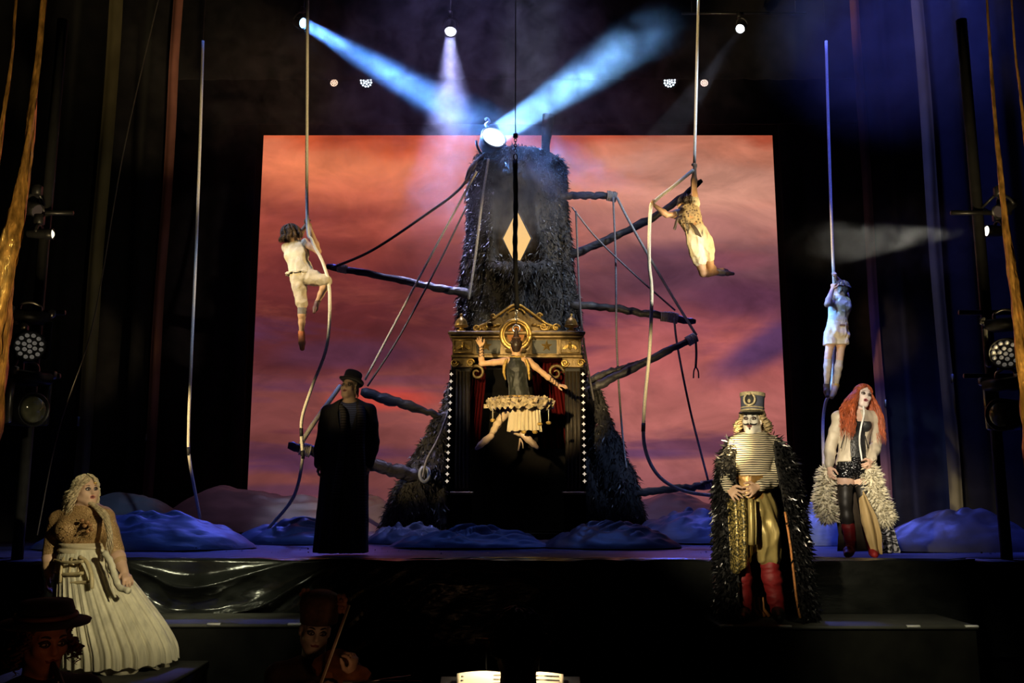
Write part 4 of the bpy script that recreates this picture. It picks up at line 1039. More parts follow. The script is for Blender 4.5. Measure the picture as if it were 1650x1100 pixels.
# ------------------------------------------------------------------ side towers in the wings
def mover(loc, yaw, tilt, label, kind='led', scale=1.0, glow=0.0):
    """moving head: base, yoke arms, head with lens or diode face"""
    t = thing('moving_light', loc, label, 'stage light', None, None, (0, 0, yaw))
    s = scale
    MB().box((0, 0, 0.26 * s), (0.30 * s, 0.24 * s, 0.10 * s), bev=0.02).build('base', CASE, t, local=True)
    hd = [V3(-0.09 * s + 0.0, 0, 0.31 * s), V3(-0.08 * s, 0, 0.37 * s), V3(0, 0, 0.40 * s), V3(0.08 * s, 0, 0.37 * s), V3(0.09 * s, 0, 0.31 * s)]
    MB().tube(spline(hd, 5), 0.014 * s, 8).build('carry_handle', CHROME, t, local=True)
    for sx in (-1, 1):
        MB().box((sx * 0.165 * s, 0, 0.06 * s), (0.04 * s, 0.12 * s, 0.36 * s), bev=0.012).build('yoke_arm', CHROME if sx < 0 else CASE, t, local=True)
        MB().box((sx * 0.17 * s, -0.02, 0.30 * s), (0.05 * s, 0.16 * s, 0.07 * s), bev=0.01).build('side_clamp', CHROME, t, local=True)
    ax = V3(0, -math.cos(tilt), -math.sin(tilt))
    r = 0.135 * s
    MB().lathe([(r * 0.6, -0.2 * s), (r * 0.95, -0.16 * s), (r, 0.0), (r * 1.05, 0.12 * s), (r * 0.98, 0.125 * s), (r * 0.95, 0.1 * s), (0.001, 0.1 * s)], (0, 0, 0), 20, ax).build('head', CASE, t, local=True)
    if kind == 'led':
        d_, u_, v_ = frame_of(ax); m = MB()
        for rr, n in ((0, 1), (0.36, 6), (0.74, 12)):
            for k in range(n):
                a = 2 * math.pi * k / n + rr
                m.lathe([(r * 0.14, 0.10 * s), (r * 0.12, 0.13 * s), (0.001, 0.135 * s)], r * rr * (math.cos(a) * u_ + math.sin(a) * v_), 8, ax)
        tag(m.build('diode_array', mat('diode_lens', (0.7, 0.68, 0.62), 0.25, 0.3, emit=(1, 0.9, 0.75), estr=glow * 0.25), t, local=True), kind='stuff')
    else:
        MB().lathe([(r * 0.9, 0.1 * s), (r * 0.7, 0.13 * s), (0.001, 0.145 * s)], (0, 0, 0), 20, ax).build('lens', mat('dark_lens', (0.16, 0.16, 0.10), 0.08, 0.1, coat=1.0), t, local=True)
    return t
BOOMM = mat('boom_pipe', (0.02, 0.02, 0.02), 0.6, 0.1)
for sd, (px_, lab) in ((-1, (16, 'left')), (1, (1634, 'right'))):
    Yb = 8.2; q = P(px_, 700, Yb); bx_ = q[0]
    t = thing('lighting_boom', (bx_, Yb, 0.0), 'tall grey lighting stand in the %s wing carrying the side lamps' % lab, 'lighting stand')
    MB().tube([V3(bx_, Yb + 0.3, 0.02), V3(bx_, Yb + 0.3, 5.2)], 0.05, 10).build('mast', BOOMM, t)
    MB().box((bx_, Yb + 0.3, 0.03), (0.5, 0.5, 0.04), bev=0.01).build('base_plate', BOOMM, t)
    for py_ in (495, 600, 330):
        z_ = P(px_, py_, Yb)[2]
        MB().tube([V3(bx_ - 0.28, Yb + 0.24, z_), V3(bx_ + 0.28, Yb + 0.24, z_)], 0.024, 8).build('cross_arm', BM, t)
YM = 8.0
mover(P(44, 556, YM), math.radians(38), math.radians(12), 'upper diode-faced moving lamp on the left wing stand', 'led', 0.95, 0.3)
mover(P(40, 660, YM), math.radians(62), math.radians(2), 'lower moving lamp with a glassy lens on the left wing stand', 'spot', 1.05)
mover(P(1624, 568, YM), math.radians(-38), math.radians(12), 'upper diode-faced moving lamp on the right wing stand', 'led', 0.95, 0.12)
mover(P(1626, 668, YM), math.radians(-62), math.radians(2), 'lower moving lamp with a glassy lens on the right wing stand', 'spot', 1.0)
mover(P(4, 576, YM - 0.1), math.radians(20), math.radians(5), 'diode-faced moving lamp cut by the left picture edge', 'spot', 0.9)
# small profile lanterns higher up, each with a bright lens pointing across the stage
l = P(80, 377, 8.3); led_lamp(l, nrm(V3(1, 0.10, 0.0)), 0.045, (1.0, 0.92, 0.66), 1.6, 'small lantern with a glowing lens shining inwards from the left wing', 60, 20, l + V3(2, 0.5, 0), led=False, tilt_case=0.2, hang=V3(P(16, 700, 8.2)[0], 8.5, l[2] + 0.05))
l = P(1593, 372, 9.2); led_lamp(l, nrm(V3(-1, -0.12, -0.02)), 0.055, (1.0, 0.95, 0.80), 2.2, 'small lantern throwing a grey beam inwards from the right wing', 900, 19, P(1340, 392, 10.4), led=False, tilt_case=0.22, hang=V3(P(1634, 700, 8.2)[0], 8.5, l[2] + 0.05))
l = P(58, 338, 8.3); led_lamp(l, nrm(V3(0.8, -0.3, -0.5)), 0.06, (0.9, 0.6, 0.4), 0.05, 'unlit small lantern high on the left wing stand', 0, led=False, tilt_case=0.2, hang=V3(P(16, 700, 8.2)[0], 8.5, l[2] + 0.05))
l = P(1612, 340, 8.3); led_lamp(l, nrm(V3(-0.8, -0.3, -0.5)), 0.06, (0.9, 0.6, 0.4), 0.05, 'unlit small lantern high on the right wing stand', 0, led=False, tilt_case=0.2, hang=V3(P(1634, 700, 8.2)[0], 8.5, l[2] + 0.05))

# ------------------------------------------------------------------ haze in the fly space
def haze_material(name, dens, scale, col, half, lo=0.35, hi=0.75, stretch=(1, 1, 1)):
    m = bpy.data.materials.new(name); m.use_nodes = True
    nt = m.node_tree; nt.nodes.clear(); N = nt.nodes.new; L = nt.links.new
    tc = N('ShaderNodeTexCoord')
    mp = N('ShaderNodeMapping'); mp.inputs['Scale'].default_value = stretch; L(tc.outputs['Object'], mp.inputs[0])
    nz = N('ShaderNodeTexNoise'); nz.inputs['Scale'].default_value = scale; nz.inputs['Detail'].default_value = 5; nz.inputs['Roughness'].default_value = 0.6; nz.inputs['Distortion'].default_value = 1.2
    L(mp.outputs[0], nz.inputs['Vector'])
    mr = N('ShaderNodeMapRange'); mr.inputs[1].default_value = lo; mr.inputs[2].default_value = hi; mr.inputs[3].default_value = 0.0; mr.inputs[4].default_value = dens; L(nz.outputs['Fac'], mr.inputs[0])
    # thins out towards the rim of the cloud
    sc = N('ShaderNodeMapping'); sc.inputs['Scale'].default_value = tuple(1.0 / h for h in half); L(tc.outputs['Object'], sc.inputs[0])
    ln = N('ShaderNodeVectorMath'); ln.operation = 'LENGTH'; L(sc.outputs[0], ln.inputs[0])
    fo = N('ShaderNodeMapRange'); fo.interpolation_type = 'SMOOTHSTEP'; fo.inputs[1].default_value = 1.0; fo.inputs[2].default_value = 0.5; fo.inputs[3].default_value = 0; fo.inputs[4].default_value = 1; L(ln.outputs['Value'], fo.inputs[0])
    mu = N('ShaderNodeMath'); mu.operation = 'MULTIPLY'; L(mr.outputs[0], mu.inputs[0]); L(fo.outputs[0], mu.inputs[1])
    vs = N('ShaderNodeVolumeScatter'); vs.inputs['Color'].default_value = (*col, 1); vs.inputs['Anisotropy'].default_value = 0.15
    L(mu.outputs[0], vs.inputs['Density'])
    o = N('ShaderNodeOutputMaterial'); L(vs.outputs[0], o.inputs['Volume'])
    return m
def haze(center, half, dens, scale, label, col=(1, 1, 1), **k):
    me = MB().ball((0, 0, 0), half, 20, 12)
    o = me.build('haze_cloud', haze_material('haze', dens, scale, col, half, **k), local=True)
    o.location = center
    return tag(o, label, 'haze', kind='stuff')
haze(P(745, 150, 14.3), (5.4, 1.6, 2.9), 0.20, 2.1, 'drifting stage haze lit by beams above the tree', (0.82, 0.84, 1.0), lo=0.42, hi=0.66)
haze(P(1450, 60, 12.0), (2.2, 1.2, 1.7), 0.07, 1.2, 'dim blue haze in the upper right fly space', lo=0.3, hi=0.7)
haze(P(1440, 385, 10.0), (1.5, 0.7, 0.6), 0.12, 3.0, 'grey wisp of haze in the beam of the right wing lantern', lo=0.42, hi=0.66)
haze(P(835, 320, 13.5), (0.9, 0.45, 0.9), 0.42, 2.2, 'pale smoke curling before the upper trunk', lo=0.35, hi=0.7)

# ================================================================== figures: shared builders
def lerp(a, b, t): return np.asarray(a) + (np.asarray(b) - np.asarray(a)) * t
def stripes(name, ca, cb, period, axis=2, duty=0.5, rough=0.75, wob=0.0, off=0.0):
    if name in MATS: return MATS[name]
    m = mat(name, ca, rough); nt = m.node_tree; b = nt.nodes['Principled BSDF']; N = nt.nodes.new; L = nt.links.new
    tc = N('ShaderNodeTexCoord'); sp = N('ShaderNodeSeparateXYZ'); L(tc.outputs['Object'], sp.inputs[0])
    src = sp.outputs[axis]
    if wob:
        nz = N('ShaderNodeTexNoise'); nz.inputs['Scale'].default_value = 9; L(tc.outputs['Object'], nz.inputs['Vector'])
        ma = N('ShaderNodeMath'); ma.operation = 'MULTIPLY_ADD'; L(nz.outputs['Fac'], ma.inputs[0]); ma.inputs[1].default_value = wob; L(src, ma.inputs[2]); src = ma.outputs[0]
    d = N('ShaderNodeMath'); d.operation = 'DIVIDE'; L(src, d.inputs[0]); d.inputs[1].default_value = period
    fr = N('ShaderNodeMath'); fr.operation = 'FRACT'; L(d.outputs[0], fr.inputs[0])
    gt = N('ShaderNodeMath'); gt.operation = 'GREATER_THAN'; L(fr.outputs[0], gt.inputs[0]); gt.inputs[1].default_value = duty
    mx = N('ShaderNodeMix'); mx.data_type = 'RGBA'; L(gt.outputs[0], mx.inputs[0]); mx.inputs[6].default_value = (*ca, 1); mx.inputs[7].default_value = (*cb, 1)
    L(mx.outputs[2], b.inputs['Base Color'])
    return m
def voronoi_mat(name, ca, cb, scale, rough=0.4, metal=0.3, thr=(0.25, 0.5), bump=0.3):
    if name in MATS: return MATS[name]
    m = mat(name, ca, rough, metal); nt = m.node_tree; b = nt.nodes['Principled BSDF']; N = nt.nodes.new; L = nt.links.new
    tc = N('ShaderNodeTexCoord'); v = N('ShaderNodeTexVoronoi'); v.inputs['Scale'].default_value = scale; L(tc.outputs['Object'], v.inputs['Vector'])
    mr = N('ShaderNodeMapRange'); mr.inputs[1].default_value = thr[0]; mr.inputs[2].default_value = thr[1]; L(v.outputs['Distance'], mr.inputs[0])
    mx = N('ShaderNodeMix'); mx.data_type = 'RGBA'; L(mr.outputs[0], mx.inputs[0]); mx.inputs[6].default_value = (*ca, 1); mx.inputs[7].default_value = (*cb, 1)
    L(mx.outputs[2], b.inputs['Base Color'])
    bp = N('ShaderNodeBump'); bp.inputs['Strength'].default_value = bump; bp.inputs['Distance'].default_value = 0.01; L(v.outputs['Distance'], bp.inputs['Height']); L(bp.outputs[0], b.inputs['Normal'])
    return m
SKIN = mat('skin', (0.7, 0.45, 0.32), 0.5, var=0.08, scale=20, attr=True, spec=0.4)
CLOTH_ATTR = mat('dyed_cloth', (0.5, 0.5, 0.5), 0.8, var=0.12, scale=20, attr=True)
EYEM = mat('eye_ball', (1, 1, 1), 0.15, var=0.0, attr=True, spec=0.6)
def hand(s, wr, d, n, side, k=1.0, curl=(0.35, 0.45, 0.35), spread=0.12, thumb=(0.75, 0.55, 0.35), lens=1.0):
    """palm, four fingers, thumb. d: wrist to knuckles; n: where the palm faces; side: towards the thumb"""
    d = nrm(d); n = nrm(np.asarray(n) - d * (np.asarray(n) @ d)); sd = nrm(np.asarray(side) - d * (np.asarray(side) @ d)); sd = nrm(sd - n * (sd @ n))
    wr = np.asarray(wr)
    s.econe(wr + d * 0.012 * k, wr + d * 0.078 * k, (0.026 * k, 0.017 * k), (0.040 * k, 0.016 * k), sd, 0.012)
    tips = []
    for i in range(4):
        b = wr + d * (0.082 - 0.005 * abs(i - 1.2)) * k + sd * (0.031 - 0.0205 * i) * k
        sp = spread * (1.2 - i) * 0.8
        L = (0.072, 0.080, 0.074, 0.058)[i] * k * lens
        th = 0.0; p = b; pts = [b - d * 0.02 * k, b]
        for q in range(3):
            th += curl[q] * (1 + 0.10 * i)
            dd = nrm(math.cos(th) * nrm(d + sd * sp) + math.sin(th) * n)
            p = p + dd * L * (0.45, 0.31, 0.26)[q]; pts.append(p)
        s.tube(pts, [0.0105 * k, 0.0105 * k, 0.0098 * k, 0.009 * k, 0.0078 * k], 0.004)
        tips.append(p)
    b = wr + d * 0.022 * k + sd * 0.022 * k + n * 0.006 * k
    t1 = b + nrm(sd * thumb[0] + d * thumb[1] + n * thumb[2]) * 0.045 * k
    t2 = t1 + nrm(sd * thumb[0] * 0.4 + d * (thumb[1] + 0.4) + n * thumb[2]) * 0.034 * k
    t3 = t2 + nrm(d * 0.9 + n * thumb[2] * 1.5 + sd * thumb[0] * 0.1) * 0.024 * k
    s.tube([b, t1, t2, t3], [0.016 * k, 0.0125 * k, 0.0112 * k, 0.009 * k], 0.006)
    return tips
def torso_prims(s, j, inf=0.0, low=True, fem=0.0, top=True, hip=1.0, wide=1.0, dep=1.0, k=0.05):
    us = nrm(j['sb'] - j['sa']); uh = nrm(j['hb'] - j['ha']); um = nrm(us + uh); z = j.get('scale', 1.0)
    W = lambda a, b: ((a * wide) * z + inf, (b * dep) * z + inf)
    if top:
        s.econe(lerp(j['nb'], j['ch'], 0.35), j['ch'], W(0.145, 0.085), W(0.155, 0.115), us, k)
        for q in ('sa', 'sb'): s.cone(lerp(j['nb'], j['ch'], 0.25), j[q], 0.062 * z + inf, 0.056 * z + inf, k)
        if fem:
            f = nrm(np.cross(us, nrm(j['nb'] - j['wa'])));
            if f @ j.get('front', f) < 0: f = -f
            for sg in (-1, 1): s.ell(j['ch'] + us * sg * 0.075 * z * wide + f * 0.085 * z * dep - nrm(j['nb'] - j['wa']) * 0.02, np.eye(3), [0.075 * fem * z + inf] * 3, 0.04)
    s.econe(j['ch'], j['wa'], W(0.155, 0.115), W(0.128 - 0.012 * bool(fem), 0.098), um, k)
    if low: s.econe(j['wa'], j['pe'], W(0.128, 0.098), W(0.16 * hip, 0.118), uh, k)
    return s
def arm_prims(s, j, q, inf=0.0, upto=2.0, fat=1.0, k=0.025, frm=0.0):
    z = j.get('scale', 1.0); a, b, c = j['s' + q], j['e' + q], j['w' + q]
    R = lambda r: r * fat * z + inf
    if upto <= 1:
        s.cone(lerp(a, b, frm), lerp(a, b, upto), R(0.056), R(0.056 - 0.014 * upto), k); return s
    s.cone(lerp(a, b, frm), lerp(a, b, 0.45), R(0.056), R(0.050), k); s.cone(lerp(a, b, 0.45), b, R(0.050), R(0.040), k)
    t = upto - 1
    s.cone(b, lerp(b, c, min(0.3, t)), R(0.040), R(0.044), k)
    if t > 0.3: s.cone(lerp(b, c, 0.3), lerp(b, c, t), R(0.044), R(0.044 - 0.024 * (t - 0.3)), k)
    return s
def leg_prims(s, j, q, inf=0.0, frm=0.0, upto=2.0, fat=1.0, k=0.03, foot=True):
    z = j.get('scale', 1.0); a, b, c = j['h' + q], j['k' + q], j['a' + q]
    R = lambda r: r * fat * z + inf
    rad = [(0.0, 0.088), (0.35, 0.082), (0.8, 0.06), (1.0, 0.054), (1.3, 0.056), (1.6, 0.045), (2.0, 0.034)]
    at = lambda t: lerp(a, b, t) if t <= 1 else lerp(b, c, t - 1)
    rr = lambda t: R(np.interp(t, [x[0] for x in rad], [x[1] for x in rad]))
    ts = sorted({frm, upto, *[x[0] for x in rad if frm < x[0] < upto]})
    for t0, t1 in zip(ts[:-1], ts[1:]): s.cone(at(t0), at(t1), rr(t0), rr(t1), k)
    if foot and upto >= 2 and ('t' + q) in j:
        foot_prims(s, j, q, inf)
    return s
def foot_prims(s, j, q, inf=0.0, k=0.02):
    z = j.get('scale', 1.0); c, t, b = j['a' + q], j['t' + q], j['k' + q]
    ax = nrm(t - c); dn = nrm(c - b); dn = nrm(dn - ax * (dn @ ax) * 0.999 + 1e-6)
    heel = c - ax * 0.035 * z + dn * 0.025 * z
    s.cone(c, heel, 0.034 * z + inf, 0.030 * z + inf, k)
    s.cone(heel, lerp(c, t, 0.6), 0.030 * z + inf, 0.034 * z + inf, k)
    s.cone(c, lerp(c, t, 0.6), 0.034 * z + inf, 0.032 * z + inf, k)
    s.cone(lerp(c, t, 0.6), lerp(c, t, 0.97), 0.036 * z + inf, 0.024 * z + inf, k)
def head_frame(c, f, u, k=1.0):
    f = nrm(f); u = nrm(np.asarray(u) - f * (np.asarray(u) @ f)); r = np.cross(f, u)
    return dict(c=np.asarray(c), f=f, u=u, r=r, k=k)
def hp(H, x, y, z): return H['c'] + H['k'] * (x * H['r'] + y * H['f'] + z * H['u'])
def head_prims(s, H, nb, mouth=0.0, neck=0.055, plump=0.0, nose=1.0, neck_to=None):
    k = H['k']; R = np.stack([H['r'], H['f'], H['u']]); S3 = lambda *a: [q * k for q in a]
    s.ell(hp(H, 0, -0.012, 0.032), R, S3(0.075, 0.094, 0.086), 0.02)
    s.ell(hp(H, 0, 0.022, -0.035), R, S3(0.062 + plump, 0.070, 0.080), 0.03)
    s.cone(hp(H, -0.012, 0.062, -0.098), hp(H, 0.012, 0.062, -0.098), 0.024 * k, 0.024 * k, 0.03)
    for sg in (-1, 1):
        s.cone(hp(H, sg * 0.05, 0.01, -0.06), hp(H, sg * 0.02, 0.055, -0.095), 0.024 * k + plump, 0.022 * k, 0.03)
        s.ell(hp(H, sg * 0.040, 0.062, -0.022), R, S3(0.024 + plump * 0.6, 0.022, 0.022), 0.03)
        s.cone(hp(H, sg * 0.012, 0.084, 0.027), hp(H, sg * 0.046, 0.070, 0.030), 0.011 * k, 0.010 * k, 0.02)
    s.cone(hp(H, 0, 0.086, 0.012), hp(H, 0, 0.106 * nose, -0.024), 0.010 * k, 0.0135 * k, 0.012)
    for sg in (-1, 1): s.cone(hp(H, sg * 0.010, 0.094, -0.028), hp(H, sg * 0.014, 0.088, -0.029), 0.009 * k, 0.008 * k, 0.008)
    s.cone(hp(H, -0.018, 0.082, -0.058), hp(H, 0.018, 0.082, -0.058), 0.013 * k, 0.013 * k, 0.02)
    s.cone(hp(H, 0, -0.03, -0.04), lerp(hp(H, 0, -0.03, -0.04), nb, 0.6), neck * k, neck * k, 0.03); s.cone(lerp(hp(H, 0, -0.03, -0.04), nb, 0.6), nb, neck * k, neck * 1.25 * k, 0.04)
    for sg in (-1, 1):
        s.ell(hp(H, sg * 0.031, 0.094, 0.004), R, S3(0.019, 0.018, 0.012), 0.012, True)
        s.ell(hp(H, sg * 0.080, -0.008, -0.012), R, S3(0.011, 0.020, 0.033), 0.008)
        s.ell(hp(H, sg * 0.090, 0.002, -0.010), R, S3(0.007, 0.010, 0.018), 0.006, True)
    if mouth > 0: s.ell(hp(H, 0, 0.100, -0.060), R, S3(0.017, 0.026, 0.010 * mouth), 0.006, True)
def face(par, H, eye=(0.18, 0.10, 0.05), brow=(0.05, 0.03, 0.02), lip=(0.45, 0.12, 0.10), mouth=0.0, makeup=None, brow_r=0.0045, lipw=0.024, brow_tilt=0.0):
    k = H['k']
    for sg in (-1, 1):
        c = hp(H, sg * 0.031, 0.074, 0.005)
        m = MB(); m.ball((0, 0, 0), 0.0135 * k, 14, 10); v = np.array(m.v); col = np.tile(np.array([0.8, 0.78, 0.74]), (len(v), 1))
        dv = v @ H['f'] / (0.0135 * k); col[dv > 0.80] = eye; col[dv > 0.93] = (0.01, 0.01, 0.01)
        mesh_obj('eye', v + c, m.f, EYEM, par, col=col)
        lidm = mat('eyelid_%s' % ('dark' if makeup else 'plain'), makeup if makeup else (0.42, 0.24, 0.18), 0.5, var=0.1)
        for zz, rr in ((0.0155, 0.0070 if makeup else 0.0045), (-0.007, 0.0038)):
            MB().tube([hp(H, sg * (0.031 + x), 0.0885 - abs(x) * 0.35 - (0.004 if x * sg > 0.01 else 0), 0.004 + zz * (1 - (x / 0.021) ** 2)) for x in np.linspace(-0.019, 0.019, 7)], rr * k, 6).build('eyelid', lidm, par)
        MB().tube([hp(H, sg * x, 0.091 - 0.35 * (x - 0.012), 0.029 + 0.007 * math.sin((x - 0.012) / 0.036 * 2.4) + brow_tilt * (x - 0.03)) for x in np.linspace(0.012, 0.050, 7)], [brow_r * k * q for q in (0.8, 1.1, 1.2, 1.1, 0.9, 0.7, 0.4)], 6).build('eyebrow', mat('brow_%d_%d' % (int(brow[0] * 1000), int(brow[2] * 1000)), brow, 0.8), par)
    lm = mat('lip_%d_%d' % (int(lip[0] * 1000), int(lip[2] * 1000)), lip, 0.35, var=0.05)
    g = 0.010 * mouth
    up = [hp(H, x, 0.0955 - 9.0 * x * x, -0.056 + g * (1 - (x / lipw) ** 2) + 0.003 * math.cos(x * 260)) for x in np.linspace(-lipw, lipw, 9)]
    dn = [hp(H, x, 0.0945 - 9.0 * x * x, -0.062 - g * (1 - (x / lipw) ** 2)) for x in np.linspace(lipw, -lipw, 9)]
    MB().tube(up + dn[1:-1], 0.0052 * k, 6, closed=True).build('lips', lm, par)
    if mouth > 0.2:
        MB().ball(hp(H, 0, 0.080, -0.060), 0.016 * k, 8, 6).build('mouth_inside', mat('mouth_dark', (0.03, 0.008, 0.008), 0.5), par)
def cap_path(H, az, phi0, phi1, n=7, rad=1.07, az_eq=None):
    """arc over the skull: az from face direction (0) to the back (pi), phi from crown"""
    k = H['k']; out = []
    for t in np.linspace(0, 1, n):
        ph = phi0 + (phi1 - phi0) * t; a = az if az_eq is None else az + (az_eq - az) * t
        x = math.sin(ph) * math.sin(a); y = math.sin(ph) * math.cos(a); z = math.cos(ph)
        out.append(hp(H, 0.078 * rad * x, -0.012 + 0.098 * rad * y, 0.032 + 0.090 * rad * z))
    return out
def hair_locks(par, H, mt, n, length, curl=0.012, freq=5, r=0.006, flare=0.05, part=0.9, phi_end=1.75, drape=(0, 0, 0), az_rng=(0.0, math.pi), sides=(-1, 1), name='hair', seed=1, lmin=0.6, cap=True, fwd_clear=0.9, cap_rad=1.0, layers=(1.02, 1.16)):
    rg = random.Random(seed); m = MB(); k = H['k']
    if cap:
        s = Sdf(); R = np.stack([H['r'], H['f'], H['u']])
        s.ell(hp(H, 0, -0.018, 0.038), R, [0.079 * k * cap_rad, 0.094 * k * cap_rad, 0.088 * k * cap_rad], 0.01)
        s.cone(hp(H, 0, -0.05, 0.0), hp(H, 0, -0.045, -0.05), 0.065 * k, 0.055 * k, 0.03)
        s.ell(hp(H, 0, 0.10, -0.035), R, [0.075 * k, 0.085 * k, 0.085 * k], 0.01, True)
        v, f = s.mesh(0.009); m.add(v, [tuple(q) for q in f.tolist()])
    for i in range(n):
        sg = rg.choice(sides); az = rg.uniform(*az_rng); ph0 = rg.uniform(0.02, 1.15)
        aze = max(az, part + rg.uniform(-0.1, 0.25)) if az < part + 0.3 else az
        rad = rg.uniform(*layers)
        c = cap_path(H, sg * az, ph0, phi_end, 6, rad, sg * aze)
        L = length * rg.uniform(lmin, 1.0); last = c[-1]; out = nrm((last - H['c']) * V3(1, 1, 0))
        nseg = max(4, int(L / 0.045)); ph = rg.uniform(0, 6.28)
        dr = np.asarray(drape)
        for q in range(1, nseg + 1):
            t = q / nseg
            c.append(last + V3(0, 0, -1) * L * t + out * flare * math.sin(min(t * 1.4, 1.0) * 1.57) * rg.uniform(0.8, 1.2) + dr * t)
        pts = spline(c, 3); N_ = len(pts)
        u1 = nrm(RNG.normal(size=3) * V3(1, 1, 0.2)); u2 = nrm(np.cross(u1, V3(0, 0, 1)))
        pts = [p + curl * min(1.0, 0.3 + qi / N_) * (math.cos(ph + freq * qi * 0.35) * u1 + math.sin(ph + freq * qi * 0.35) * u2) for qi, p in enumerate(pts)]
        rr = [r * k * (0.7 + 0.5 * math.sin(3.1 * qi / N_)) * (1 if qi < N_ * 0.75 else max(0.15, (N_ - qi) / (N_ * 0.25))) for qi in range(N_)]
        m.tube(pts, rr, 5)
    return tag(m.build(name, mt, par), kind='stuff')
def wrinkle(amp, f, seed=0, stretch=(1, 1, 1), oct=2):
    st = np.array(stretch)
    return lambda p: amp * (np.abs(fbm(p * f * st, oct, seed)) - 0.35)
def tuft_mesh(P0, N, n_each, L, w, droop, jit, seed=0, curlup=0.0):
    """blades at points P0 with normals N"""
    rg = np.random.default_rng(seed); n = len(P0)
    d = N * 0.8 + droop + rg.normal(0, jit, (n, 3)); d /= np.linalg.norm(d, axis=1, keepdims=True)
    LL = L * rg.uniform(0.55, 1.2, (n, 1))
    sd = np.cross(d, rg.normal(size=(n, 3))); sd /= np.linalg.norm(sd, axis=1, keepdims=True); sd = sd * w * rg.uniform(0.6, 1.3, (n, 1))
    p1 = P0 + d * LL * 0.5; d2 = d + droop * 0.9 + N * curlup + rg.normal(0, jit * 0.6, (n, 3)); d2 /= np.linalg.norm(d2, axis=1, keepdims=True)
    p2 = p1 + d2 * LL * 0.5
    v = np.stack([P0 - sd * 0.4, P0 + sd * 0.4, p1 - sd, p1 + sd, p2], 1).reshape(-1, 3)
    k = np.arange(n)[:, None] * 5
    f = np.concatenate([np.concatenate([k, k + 1, k + 3], 1), np.concatenate([k, k + 3, k + 2], 1), np.concatenate([k + 2, k + 3, k + 4], 1)])
    return v, f
def sample_surface(v, f, n, seed=0):
    rg = np.random.default_rng(seed)
    a, b, c = v[f[:, 0]], v[f[:, 1]], v[f[:, 2]]; nn = np.cross(b - a, c - a); ar = np.linalg.norm(nn, axis=1); nn = nn / (ar[:, None] + 1e-12)
    i = rg.choice(len(f), n, p=ar / ar.sum()); t = rg.uniform(size=(n, 2)); p = a[i] + (b[i] - a[i]) * t[:, :1] + (v[f[i, -1]] - a[i]) * t[:, 1:]
    return p, nn[i]
def loft(name, rings, mt, parent, n=96, pleat=0.0, npl=20, seed=0, ph=0.0, a0=0.0, a1=2 * math.pi, steps=10, zn=0.0, solid=0.0):
    """rings: (center, half width x, half depth y, tilt) from top to bottom; pleats grow downwards"""
    C = np.array([r[0] for r in rings]); A = np.array([r[1] for r in rings]); B = np.array([r[2] for r in rings]); T = np.linspace(0, 1, len(rings))
    nv = steps * (len(rings) - 1) + 1
    full = abs(a1 - a0 - 2 * math.pi) < 1e-6
    def fn(U, W):
        a = a0 + (a1 - a0) * U
        def itp(Q):
            # smooth interpolation
            return np.interp(W, T, Q)
        cx, cy, cz = itp(C[:, 0]), itp(C[:, 1]), itp(C[:, 2])
        pl = pleat * W ** 0.7 * (np.sin(npl * a + ph + 1.3 * np.sin(3 * a + seed)) + 0.5 * np.sin(npl * 1.7 * a + 2 * W + seed)) if pleat else 0
        nz = 0.4 * pleat * vnoise(np.stack([3 * np.cos(a), 3 * np.sin(a), W * 5], -1), seed)
        k = 1 + pl + nz
        return np.stack([cx + itp(A) * k * np.sin(a), cy - itp(B) * k * np.cos(a), cz + zn * W * np.sin(npl * a * 0.5 + seed)], -1)
    o = grid_mesh(name, fn, n, nv, mt, parent, closed_u=full)
    if solid:
        mo = o.modifiers.new('thickness', 'SOLIDIFY'); mo.thickness = solid
    return o
def smooth_rings(rings, n=6):
    q = [np.array([*r[0], r[1], r[2]]) for r in rings]; c = spline(q, n)
    return [(p[:3], p[3], p[4]) for p in c]

# ================================================================== the three rope acrobats and the ballerina
SK_WARM = (0.62, 0.38, 0.22); SK_TAN = (0.50, 0.29, 0.16); SK_PALE = (0.72, 0.52, 0.40)
CREAM = mat('cream_linen', (0.62, 0.55, 0.40), 0.85, var=0.15, scale=10, bump=0.35, bscale=60)
LINEN = mat('beige_linen', (0.55, 0.47, 0.33), 0.85, var=0.15, scale=10, bump=0.35, bscale=60)
def skin(c): return np.array(c)
# ---------------- climber in cream breeches (left)
Y0 = 12.5; J = lambda x, y, d=0.0: P(x, y, Y0 + d)
j = dict(nb=J(478, 394), ch=J(478, 410), wa=J(483, 430), pe=J(487, 443), sa=J(462, 399, 0.02), sb=J(492, 391, -0.03),
         ea=J(480, 384, 0.2), wa_=0, eb=J(513, 405, -0.08), ha=J(480, 446), hb=J(494, 445, -0.03), ka=J(487, 494, -0.03), aa=J(486, 537, 0.03), ta=J(487, 562, -0.05),
         kb=J(527, 453, -0.12), ab=J(511, 488, 0.0), tb=J(506, 503, -0.08), scale=0.95)
j['wwa'] = J(494, 361, -0.03); wa_w = J(494, 361, 0.0)
WA = j['wa']
jj = dict(j); 
p1 = thing('person', J(486, 568), 'climber in cream vest and breeches clinging to the rope at the left', 'person', 'performers hanging on ropes')
s = Sdf(); torso_prims(s, j)
s2 = dict(j); s2['wa'] = wa_w
arm_prims(s, {**j, 'wa': wa_w}, 'a'); arm_prims(s, {**j, 'wb': J(500, 368, -0.06)}, 'b')
hand(s, wa_w, J(496, 350, -0.05) - wa_w, V3(0.6, -0.6, 0), V3(-0.6, -0.6, 0.1), 0.95, (1.2, 1.2, 0.8))
wb = J(500, 368, -0.06); hand(s, wb, J(497, 355, -0.06) - wb, V3(-0.8, 0.5, 0), V3(0.2, 0.9, 0.2), 0.95, (1.2, 1.2, 0.8))
